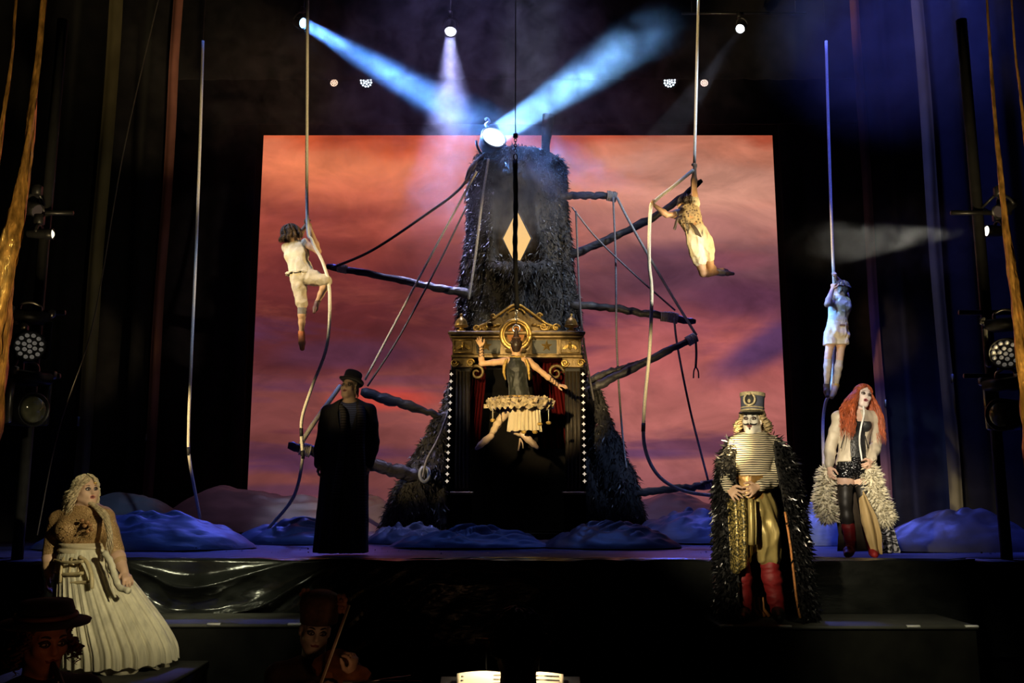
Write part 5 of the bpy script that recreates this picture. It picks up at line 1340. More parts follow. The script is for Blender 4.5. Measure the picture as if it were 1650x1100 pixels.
leg_prims(s, j, 'a'); leg_prims(s, j, 'b')
H = head_frame(J(471, 378, 0.0), (0.75, 0.5, 0.25), (-0.15, 0.05, 1), 0.98)
head_prims(s, H, j['nb'])
sdf_obj('body', s, SKIN, p1, 0.0075, col=lambda v: np.where((v[:, 2] < J(0, 485)[2])[:, None] & (v[:, 0] > J(500, 480)[0])[:, None], (0.12, 0.06, 0.05), SK_WARM))
face(p1, H)
HAIRB = mat('brown_curls', (0.16, 0.09, 0.04), 0.5, var=0.4, scale=40)
hair_locks(p1, H, HAIRB, 150, 0.10, curl=0.018, freq=9, r=0.009, flare=0.03, part=0.7, phi_end=1.8, seed=3, layers=(1.05, 1.45), cap_rad=1.12)
s = Sdf(); torso_prims(s, j, 0.016, low=True, k=0.04); s.cone(j['wa'], j['pe'], 0.15, 0.16, 0.04)
cl = lambda p: -(p[:, 2] - J(486, 441)[2])
sdf_obj('vest', s, CREAM, p1, 0.009, wrinkle(0.022, 11, 2, (1, 1, 0.6)), cl)
MB().tube([WA + nrm(j['hb'] - j['ha']) * 0.185 * math.cos(t) + V3(0.1, 1, 0) * 0.145 * math.sin(t) + V3(0, 0, -0.095 + 0.012 * math.sin(9 * t)) for t in np.linspace(0, 2 * math.pi, 50, endpoint=False)], [0.017 + 0.006 * math.sin(i * 2.3) for i in range(50)], 6, closed=True).build('vest_hem_frill', CREAM, p1)
s = Sdf(); s.econe(lerp(j['wa'], j['pe'], 0.4), lerp(j['pe'], lerp(j['ha'], j['hb'], 0.5), 0.6), (0.155, 0.125), (0.165, 0.13), nrm(j['hb'] - j['ha']), 0.04)
leg_prims(s, j, 'a', 0.020, 0, 0.97, foot=False); leg_prims(s, j, 'b', 0.022, 0, 0.96, foot=False)
sdf_obj('breeches', s, LINEN, p1, 0.009, wrinkle(0.022, 10, 5, (1, 1, 0.7)))
s = Sdf(); s.cone(lerp(j['ka'], j['aa'], 0.08), lerp(j['ka'], j['aa'], 0.28), 0.062, 0.060, 0.01); sdf_obj('knee_band', s, mat('grey_knit', (0.22, 0.20, 0.19), 0.9, bump=0.3), p1, 0.009)
s = Sdf(); foot_prims(s, j, 'a', 0.010); sdf_obj('shoe', s, mat('orange_sole', (0.85, 0.26, 0.08), 0.6, var=0.12, bump=0.2, bscale=90), p1, 0.008)

# ---------------- swinging acrobat (right)
J = lambda x, y, d=0.0: P(x, y, 12.4 + d)
j = dict(nb=J(1108, 334, 0.0), ch=J(1110, 349), wa=J(1119, 369), pe=J(1126, 384), sa=J(1094, 345, 0.0), sb=J(1119, 329, 0.0), ea=J(1074, 346, -0.08), eb=J(1118, 298, -0.02), wb=J(1119, 273, -0.03),
         ha=J(1119, 391), hb=J(1136, 388), ka=J(1133, 440, 0.02), aa=J(1157, 439, 0.30), ta=J(1182, 441, 0.34), kb=J(1144, 430, 0.10), ab=J(1153, 436, 0.46), tb=J(1172, 436, 0.5), scale=0.95)
wa_w = J(1056, 332, -0.16)
p2 = thing('person', J(1140, 446), 'acrobat in lace top and shorts swinging by one arm on the right rope', 'person', 'performers hanging on ropes')
s = Sdf(); torso_prims(s, j); arm_prims(s, {**j, 'wa': wa_w}, 'a'); arm_prims(s, j, 'b')
hand(s, wa_w, J(1049, 324, -0.18) - wa_w, V3(0.4, -0.5, 0.5), V3(-0.5, -0.3, 0.7), 0.95, (1.0, 1.1, 0.8))
hand(s, j['wb'], J(1120, 262, -0.05) - j['wb'], V3(-0.5, 0.7, 0), V3(0.6, 0.4, 0.2), 0.95, (1.1, 1.2, 0.8))
leg_prims(s, j, 'a'); leg_prims(s, j, 'b')
H = head_frame(J(1103, 327, 0.03), (-0.72, 0.65, 0.1), (0.25, 0.0, 1), 0.95); head_prims(s, H, j['nb'])
sdf_obj('body', s, SKIN, p2, 0.0075, col=lambda v: np.tile(SK_TAN, (len(v), 1)))
face(p2, H)
HAIRD = mat('dark_brown_hair', (0.035, 0.020, 0.012), 0.4, var=0.4, scale=40)
hair_locks(p2, H, HAIRD, 80, 0.05, curl=0.012, freq=7, r=0.008, flare=0.01, part=0.6, phi_end=1.9, seed=5, layers=(1.02, 1.15), cap_rad=1.06)
m = MB()
for q in range(7):
    c = spline([J(1100, 336, -0.06), J(1094 + q * 0.6, 345 + q, -0.12), J(1090, 356, -0.14), J(1086 + q * 0.5, 370, -0.13)], 7)
    m.tube([p + 0.012 * V3(math.cos(i * 0.8 + q), math.sin(i * 0.8 + q), 0) for i, p in enumerate(c)], [0.015 * (1 - 0.7 * i / len(c)) for i in range(len(c))], 6)
tag(m.build('pigtail', HAIRD, p2), kind='stuff')
LACE = voronoi_mat('brown_lace', (0.05, 0.025, 0.012), (0.45, 0.34, 0.20), 26, 0.7, 0.0, (0.2, 0.45))
s = Sdf(); torso_prims(s, j, 0.012, low=False, k=0.04); sdf_obj('lace_top', s, LACE, p2, 0.009, wrinkle(0.02, 14, 4))
s = Sdf(); 
for q, e in (('sa', 'ea'), ('sb', 'eb')): s.cone(j[q], lerp(j[q], j[e], 0.2), 0.072, 0.064, 0.02)
sdf_obj('ruffle_shoulder', s, CREAM, p2, 0.009, wrinkle(0.025, 18, 3))
m = MB()
for q in range(5):
    c = spline([J(1113, 360, -0.11), J(1118 + q, 368, -0.14), J(1122 + 2 * q, 378 + q, -0.13)], 4); m.tube(c, [0.016 * (1 - 0.5 * i / len(c)) for i in range(len(c))], 6)
m.build('waist_tie', mat('brown_tie', (0.05, 0.03, 0.015), 0.7), p2)
s = Sdf(); s.econe(lerp(j['wa'], j['pe'], 0.25), j['pe'], (0.138, 0.11), (0.160, 0.125), nrm(j['hb'] - j['ha']), 0.03); leg_prims(s, j, 'a', 0.014, 0, 0.6, foot=False, k=0.015); leg_prims(s, j, 'b', 0.014, 0, 0.6, foot=False, k=0.015)
sdf_obj('shorts', s, CREAM, p2, 0.008, lambda p: -0.016 * (1 - np.abs(fbm(p * np.array([14, 14, 7]), 2, 7))))
s = Sdf(); s.cone(lerp(j['aa'], j['ta'], -0.15), lerp(j['aa'], j['ta'], 0.35), 0.046, 0.044, 0.01); sdf_obj('ankle_wrap', s, CREAM, p2, 0.008, wrinkle(0.012, 30, 3))

# ---------------- boy on the far right rope
J = lambda x, y, d=0.0: P(x, y, 13.0 + d)
j = dict(nb=J(1353, 481), ch=J(1353, 495), wa=J(1350, 521), pe=J(1348, 535), sa=J(1341, 486, -0.03), sb=J(1364, 486, 0.03), ea=J(1333, 490, -0.24), eb=J(1360, 462, 0.22), wb=J(1346, 446, -0.02),
         ha=J(1340, 540), hb=J(1357, 540), ka=J(1334, 576, -0.03), kb=J(1353, 578, -0.02), aa=J(1332, 621, 0.05), ab=J(1347, 621, 0.05), ta=J(1333, 638, -0.06), tb=J(1340, 640, -0.08), scale=0.93)
wa_w = J(1341, 466, -0.10)
p3 = thing('person', J(1340, 642), 'boy in vest, shorts and long socks climbing the far right rope', 'person', 'performers hanging on ropes')
s = Sdf(); torso_prims(s, j); arm_prims(s, {**j, 'wa': wa_w}, 'a'); arm_prims(s, j, 'b')
hand(s, wa_w, J(1343, 455, -0.11) - wa_w, V3(0.7, 0.5, 0), V3(0.6, -0.6, 0.2), 0.92, (1.1, 1.2, 0.8))
hand(s, j['wb'], J(1344, 434, -0.12) - j['wb'], V3(-0.6, -0.4, 0), V3(-0.2, -0.8, 0), 0.92, (1.1, 1.2, 0.8))
leg_prims(s, j, 'a', fat=0.86); leg_prims(s, j, 'b', fat=0.86)
H = head_frame(J(1354, 466, -0.0), (-0.88, 0.30, 0.2), (0.1, -0.1, 1), 0.98); head_prims(s, H, j['nb'])
sdf_obj('body', s, SKIN, p3, 0.0075, col=lambda v: np.tile((0.55, 0.36, 0.25), (len(v), 1)))
face(p3, H)
hair_locks(p3, H, mat('grey_short_hair', (0.13, 0.12, 0.12), 0.5, var=0.4, scale=40), 130, 0.012, curl=0.01, freq=8, r=0.008, flare=0.005, part=0.5, phi_end=1.35, seed=8, layers=(1.0, 1.18), cap_rad=1.04)
s = Sdf(); torso_prims(s, j, 0.012, low=True, k=0.04); sdf_obj('tank_top', s, CREAM, p3, 0.009, wrinkle(0.02, 12, 6, (1, 1, 0.7)), lambda p: -(p[:, 2] - J(1349, 531)[2]))
s = Sdf(); s.econe(J(1350, 524), J(1350, 528), (0.152, 0.122), (0.155, 0.125), V3(1, 0.1, 0), 0.01); sdf_obj('belt', s, mat('tan_belt', (0.20, 0.12, 0.06), 0.6), p3, 0.009, None, lambda p: np.abs(p[:, 2] - J(1350, 526)[2]) - 0.018)
s = Sdf(); s.econe(lerp(j['wa'], j['pe'], 0.3), j['pe'], (0.150, 0.12), (0.172, 0.135), V3(1, 0.1, 0), 0.04)
for q in 'ab': leg_prims(s, j, q, 0.018, 0, 0.35, foot=False); s.cone(lerp(j['h' + q], j['k' + q], 0.3), lerp(j['h' + q], j['k' + q], 0.55), 0.10, 0.106, 0.02)
sdf_obj('shorts', s, LINEN, p3, 0.009, wrinkle(0.025, 11, 9, (1, 1, 0.5)), lambda p: -(p[:, 2] - J(1349, 556)[2]))
for q in 'ab':
    s = Sdf(); leg_prims(s, j, q, 0.006, 1.02, 2.0, fat=0.86, foot=False); sdf_obj('knee_sock', s, mat('grey_sock', (0.45, 0.42, 0.40), 0.9, bump=0.3, bscale=90), p3, 0.008)
    s = Sdf(); foot_prims(s, j, q, 0.008); sdf_obj('shoe', s, mat('yellow_shoe', (0.62, 0.44, 0.12), 0.6) if q == 'b' else mat('dark_shoe', (0.10, 0.07, 0.04), 0.6), p3, 0.008)

# ---------------- ballerina on the wire
J = lambda x, y, d=0.0: P(x, y, 12.2 + d)
j = dict(nb=J(832, 576), ch=J(832, 594), wa=J(835, 623), pe=J(837, 642), sa=J(812, 582), sb=J(852, 582), ea=J(776, 586, 0.05), wa_=0, eb=J(876, 602, 0.03), wb=J(899, 620, 0.05),
         ha=J(829, 650), hb=J(847, 650), ka=J(806, 676, 0.22), aa=J(789, 704, -0.02), ta=J(768, 722, -0.05), kb=J(824, 690, 0.16), ab=J(845, 702, -0.06), tb=J(866, 721, -0.08), scale=0.86)
wa_w = J(775, 559, 0.02)
p4 = thing('person', J(834, 724), 'ballerina seen from behind, legs crossed, hanging in front of the booth', 'person')
s = Sdf(); torso_prims(s, j, wide=0.95); arm_prims(s, {**j, 'wa': wa_w}, 'a', fat=0.95); arm_prims(s, j, 'b', fat=0.95)
hand(s, wa_w, J(771, 546) - wa_w, V3(0.3, -0.8, 0), V3(0.8, 0, 0.3), 0.9, (0.1, 0.2, 0.2), 0.22)
hand(s, j['wb'], J(912, 622) - j['wb'], V3(0, 0.4, -0.8), V3(0.2, -0.6, -0.6), 0.9, (0.12, 0.3, 0.25), 0.2)
leg_prims(s, j, 'a', foot=False); leg_prims(s, j, 'b', foot=False)
H = head_frame(J(832, 558), (0.05, 1, 0.05), (0, 0, 1), 0.92); head_prims(s, H, j['nb'], neck=0.05)
zt_ = J(838, 650)[2]
sdf_obj('body', s, SKIN, p4, 0.007, col=lambda v: np.where((v[:, 2] < zt_)[:, None], (0.70, 0.53, 0.34), (0.66, 0.40, 0.21)))
face(p4, H)
hair_locks(p4, H, HAIRD, 60, 0.01, curl=0.002, freq=2, r=0.006, flare=0.0, part=0.2, phi_end=1.5, seed=9, layers=(1.0, 1.06), cap_rad=1.03)
c = hp(H, 0, -0.03, 0.10)
bn = MB().lathe([(0.075, -0.06), (0.066, -0.02), (0.045, 0.03), (0.028, 0.075), (0.022, 0.11), (0.016, 0.15)], c, 14, H['u'] * 1.0 + V3(0, -0.05, 0)).build('bun', HAIRD, p4)
MB().tube([c + V3(0, 0, 0.015) + 0.056 * V3(math.cos(t), math.sin(t), 0) for t in np.linspace(0, 2 * math.pi, 16, endpoint=False)], 0.009, 6, closed=True).build('hair_band', mat('brown_band', (0.12, 0.06, 0.03), 0.5), bn)
BOD = mat('dark_satin_bodice', (0.014, 0.016, 0.011), 0.55, 0.0, var=0.4, scale=12, bump=0.3, bscale=30, sheen=0.2)
s = Sdf(); torso_prims(s, j, 0.012, k=0.04, top=False, wide=0.97); s.econe(lerp(j['nb'], j['ch'], 0.3), j['ch'], (0.115, 0.09), (0.145, 0.115), V3(1, 0, 0), 0.03)
sdf_obj('bodice', s, BOD, p4, 0.008, wrinkle(0.014, 13, 3, (1.2, 1, 0.6)), lambda p: -(p[:, 2] - J(836, 640)[2]))
GOLDB = mat('gold_braid', (0.60, 0.38, 0.09), 0.45, 0.4, var=0.3, scale=40, bump=0.5, bscale=90)
MB().tube([j['nb'] + V3(0.095 * math.cos(t), 0.075 * math.sin(t), 0.012 + 0.012 * math.sin(t)) for t in np.linspace(0, 2 * math.pi, 26, endpoint=False)], 0.013, 7, closed=True).build('collar', GOLDB, p4)
for sg in (-1, 1):
    st = MB()
    st.tube(spline([J(832 + sg * 15, 578, -0.05), J(832 + sg * 19, 588, -0.085), J(832 + sg * 20, 600, -0.085), J(834 + sg * 19, 612, -0.07)], 5), [0.02, 0.022, 0.024, 0.022, 0.02, 0.022, 0.024, 0.022, 0.02, 0.018, 0.02, 0.016, 0.014, 0.014, 0.012, 0.01], 7)
    st.build('gold_strap', GOLDB, p4)
# lace bands on the forearms
for (a_, b_, d_) in ((j['ea'], wa_w, 1), (j['eb'], j['wb'], 1)):
    for t in np.linspace(0.3, 1.0, 5):
        c = lerp(a_, b_, t); ax = nrm(b_ - a_); u = nrm(np.cross(ax, V3(0, 1, 0.1))); v = np.cross(ax, u)
        MB().tube([c + 0.036 * (math.cos(q) * u + math.sin(q) * v) + ax * 0.012 * math.sin(4 * q) for q in np.linspace(0, 2 * math.pi, 20, endpoint=False)], 0.0045, 5, closed=True).build('lace_cuff', HAIRD, p4)
# tutu
TUTU = mat('tutu_tulle', (0.46, 0.36, 0.21), 0.85, var=0.5, scale=24, bump=0.4, bscale=60)
tc_ = J(838, 645, 0.0)
def tut(U, W):
    a = U * 2 * math.pi; r = 0.13 + 0.30 * np.minimum(W * 1.6, 1.0); t = np.clip((W - 0.6) / 0.4, 0, 1)
    ruf = 0.018 * np.sin(22 * a + 3 * np.sin(3 * a)) * W
    return np.stack([tc_[0] + (r + 0.5 * ruf - 0.03 * t) * np.cos(a), tc_[1] + (r + 0.5 * ruf - 0.03 * t) * np.sin(a), tc_[2] + 0.03 - 0.05 * W - 0.11 * t + ruf * 1.0], -1)
tu = grid_mesh('tutu', tut, 160, 26, TUTU, p4, closed_u=True)
m = MB()
for i in range(420):
    a = random.uniform(0, 6.283); r = random.uniform(0.24, 0.43); c = tc_ + V3(r * math.cos(a), r * math.sin(a), -0.0 - 0.10 * random.random() * (r > 0.38))
    o_ = nrm(V3(math.cos(a), math.sin(a), random.uniform(-0.6, 0.6))); sd = nrm(np.cross(o_, RNG.normal(size=3))); L_ = random.uniform(0.03, 0.06)
    m.add([c - sd * 0.022, c + sd * 0.022, c + o_ * L_ + sd * 0.03, c + o_ * L_ - sd * 0.03], [(0, 1, 2, 3)])
tag(m.build('ruffle_petals', TUTU, tu, smooth=False), kind='stuff')
for q in range(16):
    a = q / 16 * 6.283; c = tc_ + V3(0.20 * math.cos(a), 0.20 * math.sin(a), 0.035)
    MB().ball(c, (0.055, 0.05, 0.018), 8, 5).build('gold_applique', GOLDB, tu)
SKIRT = mat('ivory_pleats', (0.60, 0.50, 0.33), 0.8, var=0.15, scale=8, stretch=(4, 4, 0.3))
def pan(U, W):
    a = -math.pi * 0.62 + U * math.pi * 0.72; r = 0.20 + 0.04 * W + 0.016 * np.sin(U * 70)
    return np.stack([tc_[0] + 0.09 + r * np.sin(a + 0.5) * 1.05, tc_[1] - r * np.cos(a + 0.5) * 0.9, tc_[2] - 0.07 - 0.34 * W + 0.01 * np.sin(U * 30)], -1)
pn = grid_mesh('pleated_tail', pan, 120, 10, SKIRT, p4)
for (cx_, cy_, ln) in ((794, 653, 24), (870, 661, 22), (884, 659, 22), (844, 690, 6), (862, 690, 6)):
    c = J(cx_, cy_, -0.40 if ln > 10 else -0.3); c2_ = J(cx_, cy_ + ln, -0.40 if ln > 10 else -0.3)
    ch_ = MB().tube([c, c2_], 0.006, 5).build('charm_string', CREAM, p4)
    MB().ball(c2_, (0.036, 0.025, 0.024), 8, 6).build('charm', GOLDB, ch_); 
SHOE = mat('peach_satin', (0.72, 0.52, 0.36), 0.4, var=0.1)
for q in 'ab':
    s = Sdf(); a_, t_ = j['a' + q], j['t' + q]
    s.tube([lerp(a_, t_, -0.12), lerp(a_, t_, 0.3), lerp(a_, t_, 0.7), lerp(a_, t_, 1.0)], [0.042, 0.044, 0.038, 0.024], 0.02); sh = sdf_obj('pointe_shoe', s, SHOE, p4, 0.007)
rb = J(838, 706, -0.10)
MB().tube(spline([rb, J(837, 716, -0.11), J(835, 726, -0.11)], 4), 0.012, 5).build('shoe_ribbon', SHOE, sh); MB().tube(spline([rb, J(842, 714, -0.11), J(843, 722, -0.11)], 4), 0.010, 5).build('shoe_ribbon', SHOE, sh)

# ================================================================== people standing on the stage and the steps
def G(px, Y, z): 
    q = P(px, 800, Y); q[2] = z; return q
# ---------------- man in the top hat
YM_ = 10.2; J = lambda x, y, d=0.0: P(x, y, YM_ + d)
zf = 0.012
j = dict(nb=J(564, 648), ch=J(563, 680), wa=J(558, 722), pe=J(556, 752), sa=J(530, 664), sb=J(594, 662), ea=J(519, 714, 0.0), eb=J(600, 712, 0.0), wb=J(594, 748, -0.05),
         ha=J(545, 760), hb=J(567, 760), ka=G(543, YM_, 0.5), kb=G(566, YM_, 0.5), aa=G(542, YM_ + 0.02, 0.10), ab=G(566, YM_ + 0.02, 0.10), ta=G(538, YM_ - 0.15, 0.045), tb=G(568, YM_ - 0.15, 0.045), scale=1.05)
wa_w = J(515, 748, -0.05)
p5 = thing('person', G(553, YM_, 0.0), 'man in a top hat and floor-length black coat, standing left of the booth', 'person')
s = Sdf(); torso_prims(s, j); arm_prims(s, {**j, 'wa': wa_w}, 'a'); arm_prims(s, j, 'b')
hand(s, wa_w, J(511, 764, -0.08) - wa_w, V3(0.9, 0.2, 0), V3(0.1, -0.9, 0), 1.0, (0.4, 0.5, 0.4)); hand(s, j['wb'], J(592, 764, -0.08) - j['wb'], V3(-0.9, 0.2, 0), V3(-0.1, -0.9, 0), 1.0, (0.4, 0.5, 0.4))
leg_prims(s, j, 'a'); leg_prims(s, j, 'b')
H = head_frame(J(563, 625), (-0.28, -0.92, 0.22), (0.05, -0.05, 1), 1.02); head_prims(s, H, j['nb'], mouth=0.5)
sdf_obj('body', s, SKIN, p5, 0.009, col=lambda v: np.tile((0.55, 0.38, 0.27), (len(v), 1)))
face(p5, H, mouth=0.5, lip=(0.25, 0.08, 0.07), makeup=(0.05, 0.03, 0.03))
hair_locks(p5, H, mat('grey_strands', (0.22, 0.18, 0.14), 0.6), 30, 0.16, curl=0.008, freq=3, r=0.005, flare=0.0, part=1.2, az_rng=(1.2, 2.6), seed=11, phi_end=1.8)
GL = mat('spectacle_wire', (0.5, 0.45, 0.35), 0.3, 0.9)
sp = MB()
for sg in (-1, 1): sp.tube([hp(H, sg * 0.031 + 0.022 * math.cos(t), 0.103, 0.004 + 0.020 * math.sin(t)) for t in np.linspace(0, 2 * math.pi, 16, endpoint=False)], 0.002, 5, closed=True); sp.tube([hp(H, sg * 0.053, 0.10, 0.008), hp(H, sg * 0.080, 0.0, 0.008)], 0.002, 5)
sp.tube([hp(H, -0.009, 0.103, 0.006), hp(H, 0.009, 0.103, 0.006)], 0.002, 5); sp.build('spectacles', GL, p5)
FELT = mat('black_felt', (0.012, 0.011, 0.011), 0.8, var=0.3, scale=12, sheen=0.15)
hc = hp(H, 0.0, -0.012, 0.072); hu = nrm(H['u'] * 1.0 - H['f'] * 0.12 + V3(0.06, 0, 0))
ht = MB().lathe([(0.098, -0.01), (0.100, 0.02), (0.098, 0.06), (0.097, 0.105), (0.090, 0.118), (0.070, 0.125), (0.001, 0.126)], hc, 28, hu).build('top_hat', FELT, p5)
rr_ = []
for t in np.linspace(0, 2 * math.pi, 40, endpoint=False): rr_.append(t)
d_, u_, v_ = frame_of(hu); m = MB()
ring = [hc + (u_ * math.cos(t) + v_ * math.sin(t)) * R + hu * (0.022 * abs(math.cos(t)) * (R > 0.1) - 0.004 + th) for R, th in ((0.09, 0), (0.138, 0), (0.140, 0.008), (0.09, 0.01)) for t in rr_]
m.add(ring, [(a * 40 + k, a * 40 + (k + 1) % 40, ((a + 1) % 4) * 40 + (k + 1) % 40, ((a + 1) % 4) * 40 + k) for a in range(4) for k in range(40)]); m.build('brim', FELT, ht)
m = MB().tube([hc + hu * 0.022 + (u_ * math.cos(t) + v_ * math.sin(t)) * 0.096 for t in rr_], 0.008, 6, closed=True); m.build('hat_band', mat('black_ribbon', (0.02, 0.018, 0.02), 0.4), ht)
COAT = mat('black_wool_coat', (0.026, 0.024, 0.028), 0.85, var=0.4, scale=10, bump=0.3, bscale=60, stretch=(1, 1, 0.3))
s = Sdf(); us = V3(1, 0, 0)
s.econe(lerp(j['nb'], j['ch'], 0.35), j['ch'], (0.20, 0.12), (0.225, 0.15), us, 0.04); s.econe(j['ch'], j['pe'], (0.225, 0.15), (0.255, 0.175), us, 0.04); s.econe(j['pe'], G(553, YM_, -0.1), (0.255, 0.175), (0.295, 0.24), us, 0.04)
for q in ('sa', 'sb'): s.cone(lerp(j['nb'], j['ch'], 0.2), j[q], 0.085, 0.075, 0.05)
arm_prims(s, {**j, 'wa': wa_w}, 'a', 0.03, 1.95); arm_prims(s, j, 'b', 0.03, 1.95)
c0 = G(553, YM_, 0)
def coat_disp(p):
    a = np.arctan2(p[:, 0] - c0[0], -(p[:, 1] - c0[1])); low = np.clip((1.0 - p[:, 2]) / 0.9, 0, 1)
    return -0.018 * low * np.sin(11 * a + 2 * np.sin(2 * a)) + 0.012 * (np.abs(fbm(p * np.array([7, 7, 3]), 2, 3)) - 0.3)
def coat_clip(p):
    front = 0.055 + 0.03 * np.clip(1.3 - p[:, 2], 0, 2) * 0.0
    w_ = np.interp(p[:, 2], [0, 0.8, 1.2, 1.5, 1.7], [0.012, 0.015, 0.04, 0.10, 0.08])
    xo = np.abs(p[:, 0] - (J(562, 680)[0] + (c0[0] - J(562, 680)[0]) * np.clip((1.5 - p[:, 2]) / 1.4, 0, 1))) - w_
    return np.maximum(-np.maximum(xo, p[:, 1] - YM_ + 0.02), -p[:, 2] + 0.012)
sdf_obj('long_coat', s, COAT, p5, 0.010, coat_disp, coat_clip)
s = Sdf(); torso_prims(s, j, 0.008, k=0.04); sdf_obj('shirt', s, stripes('navy_stripe_shirt', (0.09, 0.12, 0.34), (0.015, 0.015, 0.03), 0.02, 2), p5, 0.011)
s = Sdf(); s.econe(j['wa'], G(553, YM_, -0.08), (0.17, 0.12), (0.24, 0.19), us, 0.02); sdf_obj('robe', s, mat('dark_robe', (0.016, 0.012, 0.011), 0.8, var=0.4), p5, 0.014, None, lambda p: -p[:, 2] + 0.016)
SCARF = stripes('grey_striped_scarf', (0.080, 0.070, 0.075), (0.02, 0.018, 0.02), 0.03, 2, 0.6, 0.9)
for sg, x0, x1, w_ in ((-1, 552, 540, 0.085), (1, 580, 584, 0.095)):
    path = spline([J(566 + sg * 6, 646, 0.10), J(563 + sg * 14, 648, -0.03), J(x0 + 2, 668, -0.17), J(x0, 710, -0.21), J((x0 + x1) / 2, 760, -0.23), J(x1, 800 if sg < 0 else 850, -0.25)], 7)
    m = MB(); n_ = len(path); a_ = []; 
    for i, p in enumerate(path): a_ += [p + V3(-w_ / 2, 0.02, 0), p + V3(-w_ * 0.2, -0.015, 0), p + V3(w_ * 0.2, -0.012, 0), p + V3(w_ / 2, 0.02, 0), p + V3(0, 0.03, 0)]
    m.add(a_, [(i * 5 + k, i * 5 + (k + 1) % 5, i * 5 + 5 + (k + 1) % 5, i * 5 + 5 + k) for i in range(n_ - 1) for k in range(5)] + [(0, 1, 2, 3, 4), tuple((n_ - 1) * 5 + k for k in (4, 3, 2, 1, 0))]); m.build('scarf', SCARF, p5)
for q in 'ab':
    s = Sdf(); foot_prims(s, j, q, 0.008); sdf_obj('shoe', s, mat('black_leather', (0.015, 0.014, 0.013), 0.35), p5, 0.010, None, lambda p: -p[:, 2] + 0.005)

# ---------------- captain in the feather coat
YC = 8.06; zc = PR_Z + 0.003; J = lambda x, y, d=0.0: P(x, y, YC + d)
j = dict(nb=J(1217, 704), ch=J(1214, 728), wa=J(1212, 775), pe=J(1212, 806), sa=J(1186, 716, 0.0), sb=J(1246, 716, 0.02), ea=J(1172, 768, -0.02), eb=J(1252, 770, -0.03), wb=J(1222, 784, -0.20),
         ha=J(1199, 818), hb=J(1228, 818), ka=J(1192, 905, -0.03), kb=J(1240, 905, -0.03), aa=G(1193, YC - 0.02, zc + 0.09), ab=G(1244, YC - 0.02, zc + 0.09), ta=G(1186, YC - 0.2, zc + 0.04), tb=G(1247, YC - 0.2, zc + 0.04), scale=1.0)
wa_w = J(1173, 787, -0.14)
p6 = thing('person', G(1215, YC, zc), 'bearded-faced captain with striped shirt, shako and black feather coat on the step', 'person')
p6['label'] = 'captain with curled moustache, striped shirt, tall shako and black feather coat'
s = Sdf(); torso_prims(s, j, dep=1.05); arm_prims(s, {**j, 'wa': wa_w}, 'a'); arm_prims(s, j, 'b')
hand(s, wa_w, J(1186, 796, -0.22) - wa_w, V3(0.2, 0.9, -0.1), V3(0.35, -0.2, 0.9), 1.0, (0.18, 0.35, 0.25), 0.28, thumb=(0.9, 0.5, 0.15))
hand(s, j['wb'], J(1205, 792, -0.25) - j['wb'], V3(-0.2, 0.9, -0.1), V3(-0.2, -0.3, 0.9), 1.0, (0.18, 0.35, 0.25), 0.28, thumb=(0.8, 0.6, 0.15))
leg_prims(s, j, 'a'); leg_prims(s, j, 'b')
H = head_frame(J(1212, 676, -0.02), (-0.47, -0.88, -0.02), (0.03, -0.03, 1), 1.0); head_prims(s, H, j['nb'], mouth=0.5, neck=0.06)
def cap_col(v):
    d = v - H['c']; fz = (d @ H['f']) > 0.005; zz = d @ H['u']
    c = np.tile((0.62, 0.40, 0.27), (len(v), 1)); c[fz & (zz > -0.125) & (np.linalg.norm(d, axis=1) < 0.16)] = (0.82, 0.78, 0.70); return c
sdf_obj('body', s, SKIN, p6, 0.0065, col=cap_col)
face(p6, H, brow=(0.02, 0.015, 0.012), mouth=0.55, lip=(0.22, 0.06, 0.05), makeup=(0.03, 0.02, 0.02), brow_r=0.0055, brow_tilt=0.25)
INK = mat('black_greasepaint', (0.012, 0.010, 0.010), 0.6)
for sg in (-1, 1):
    MB().tube(spline([hp(H, sg * 0.004, 0.104, -0.040), hp(H, sg * 0.022, 0.098, -0.045), hp(H, sg * 0.044, 0.082, -0.044), hp(H, sg * 0.056, 0.072, -0.030), hp(H, sg * 0.050, 0.076, -0.020), hp(H, sg * 0.045, 0.080, -0.026)], 5), [0.0088 - 0.0002 * i for i in range(26)], 6).build('moustache', INK, p6)
MB().ball(hp(H, 0, 0.090, -0.078), (0.010, 0.008, 0.012), 8, 6).build('chin_patch', INK, p6)
BLOND = mat('blond_curls', (0.52, 0.40, 0.22), 0.5, var=0.4, scale=60)
hair_locks(p6, H, BLOND, 110, 0.17, curl=0.030, freq=6, r=0.007, flare=0.05, part=1.35, az_rng=(1.2, 3.1), seed=12, phi_end=1.7, lmin=0.5)
# shako
NAVY = mat('navy_felt', (0.10, 0.11, 0.16), 0.75, var=0.2, scale=20)
hu = nrm(H['u'] - H['f'] * 0.10 + H['r'] * 0.02); hc = hp(H, 0.0, -0.012, 0.065); d_, u_, v_ = frame_of(hu)
sk = MB().lathe([(0.098, 0.0), (0.098, 0.03), (0.100, 0.10), (0.104, 0.158), (0.100, 0.165), (0.001, 0.165)], hc, 32, hu).build('shako', NAVY, p6)
def band(z0, z1, r0, mt_, nm): MB().lathe([(r0 - 0.004, z0), (r0, z0 + 0.002), (r0 + 0.001, z1 - 0.002), (r0 - 0.004, z1)], hc, 32, hu).build(nm, mt_, sk)
IV = mat('ivory_trim', (0.72, 0.60, 0.36), 0.5, 0.2, var=0.25, scale=50, bump=0.3)
band(0.132, 0.166, 0.1075, IV, 'top_band'); band(0.028, 0.040, 0.102, IV, 'brim_band'); band(0.004, 0.018, 0.102, IV, 'chin_strap')
ff_ = nrm(H['f'] - hu * (H['f'] @ hu)); rr2 = np.cross(ff_, hu)
m = MB(); v0 = []
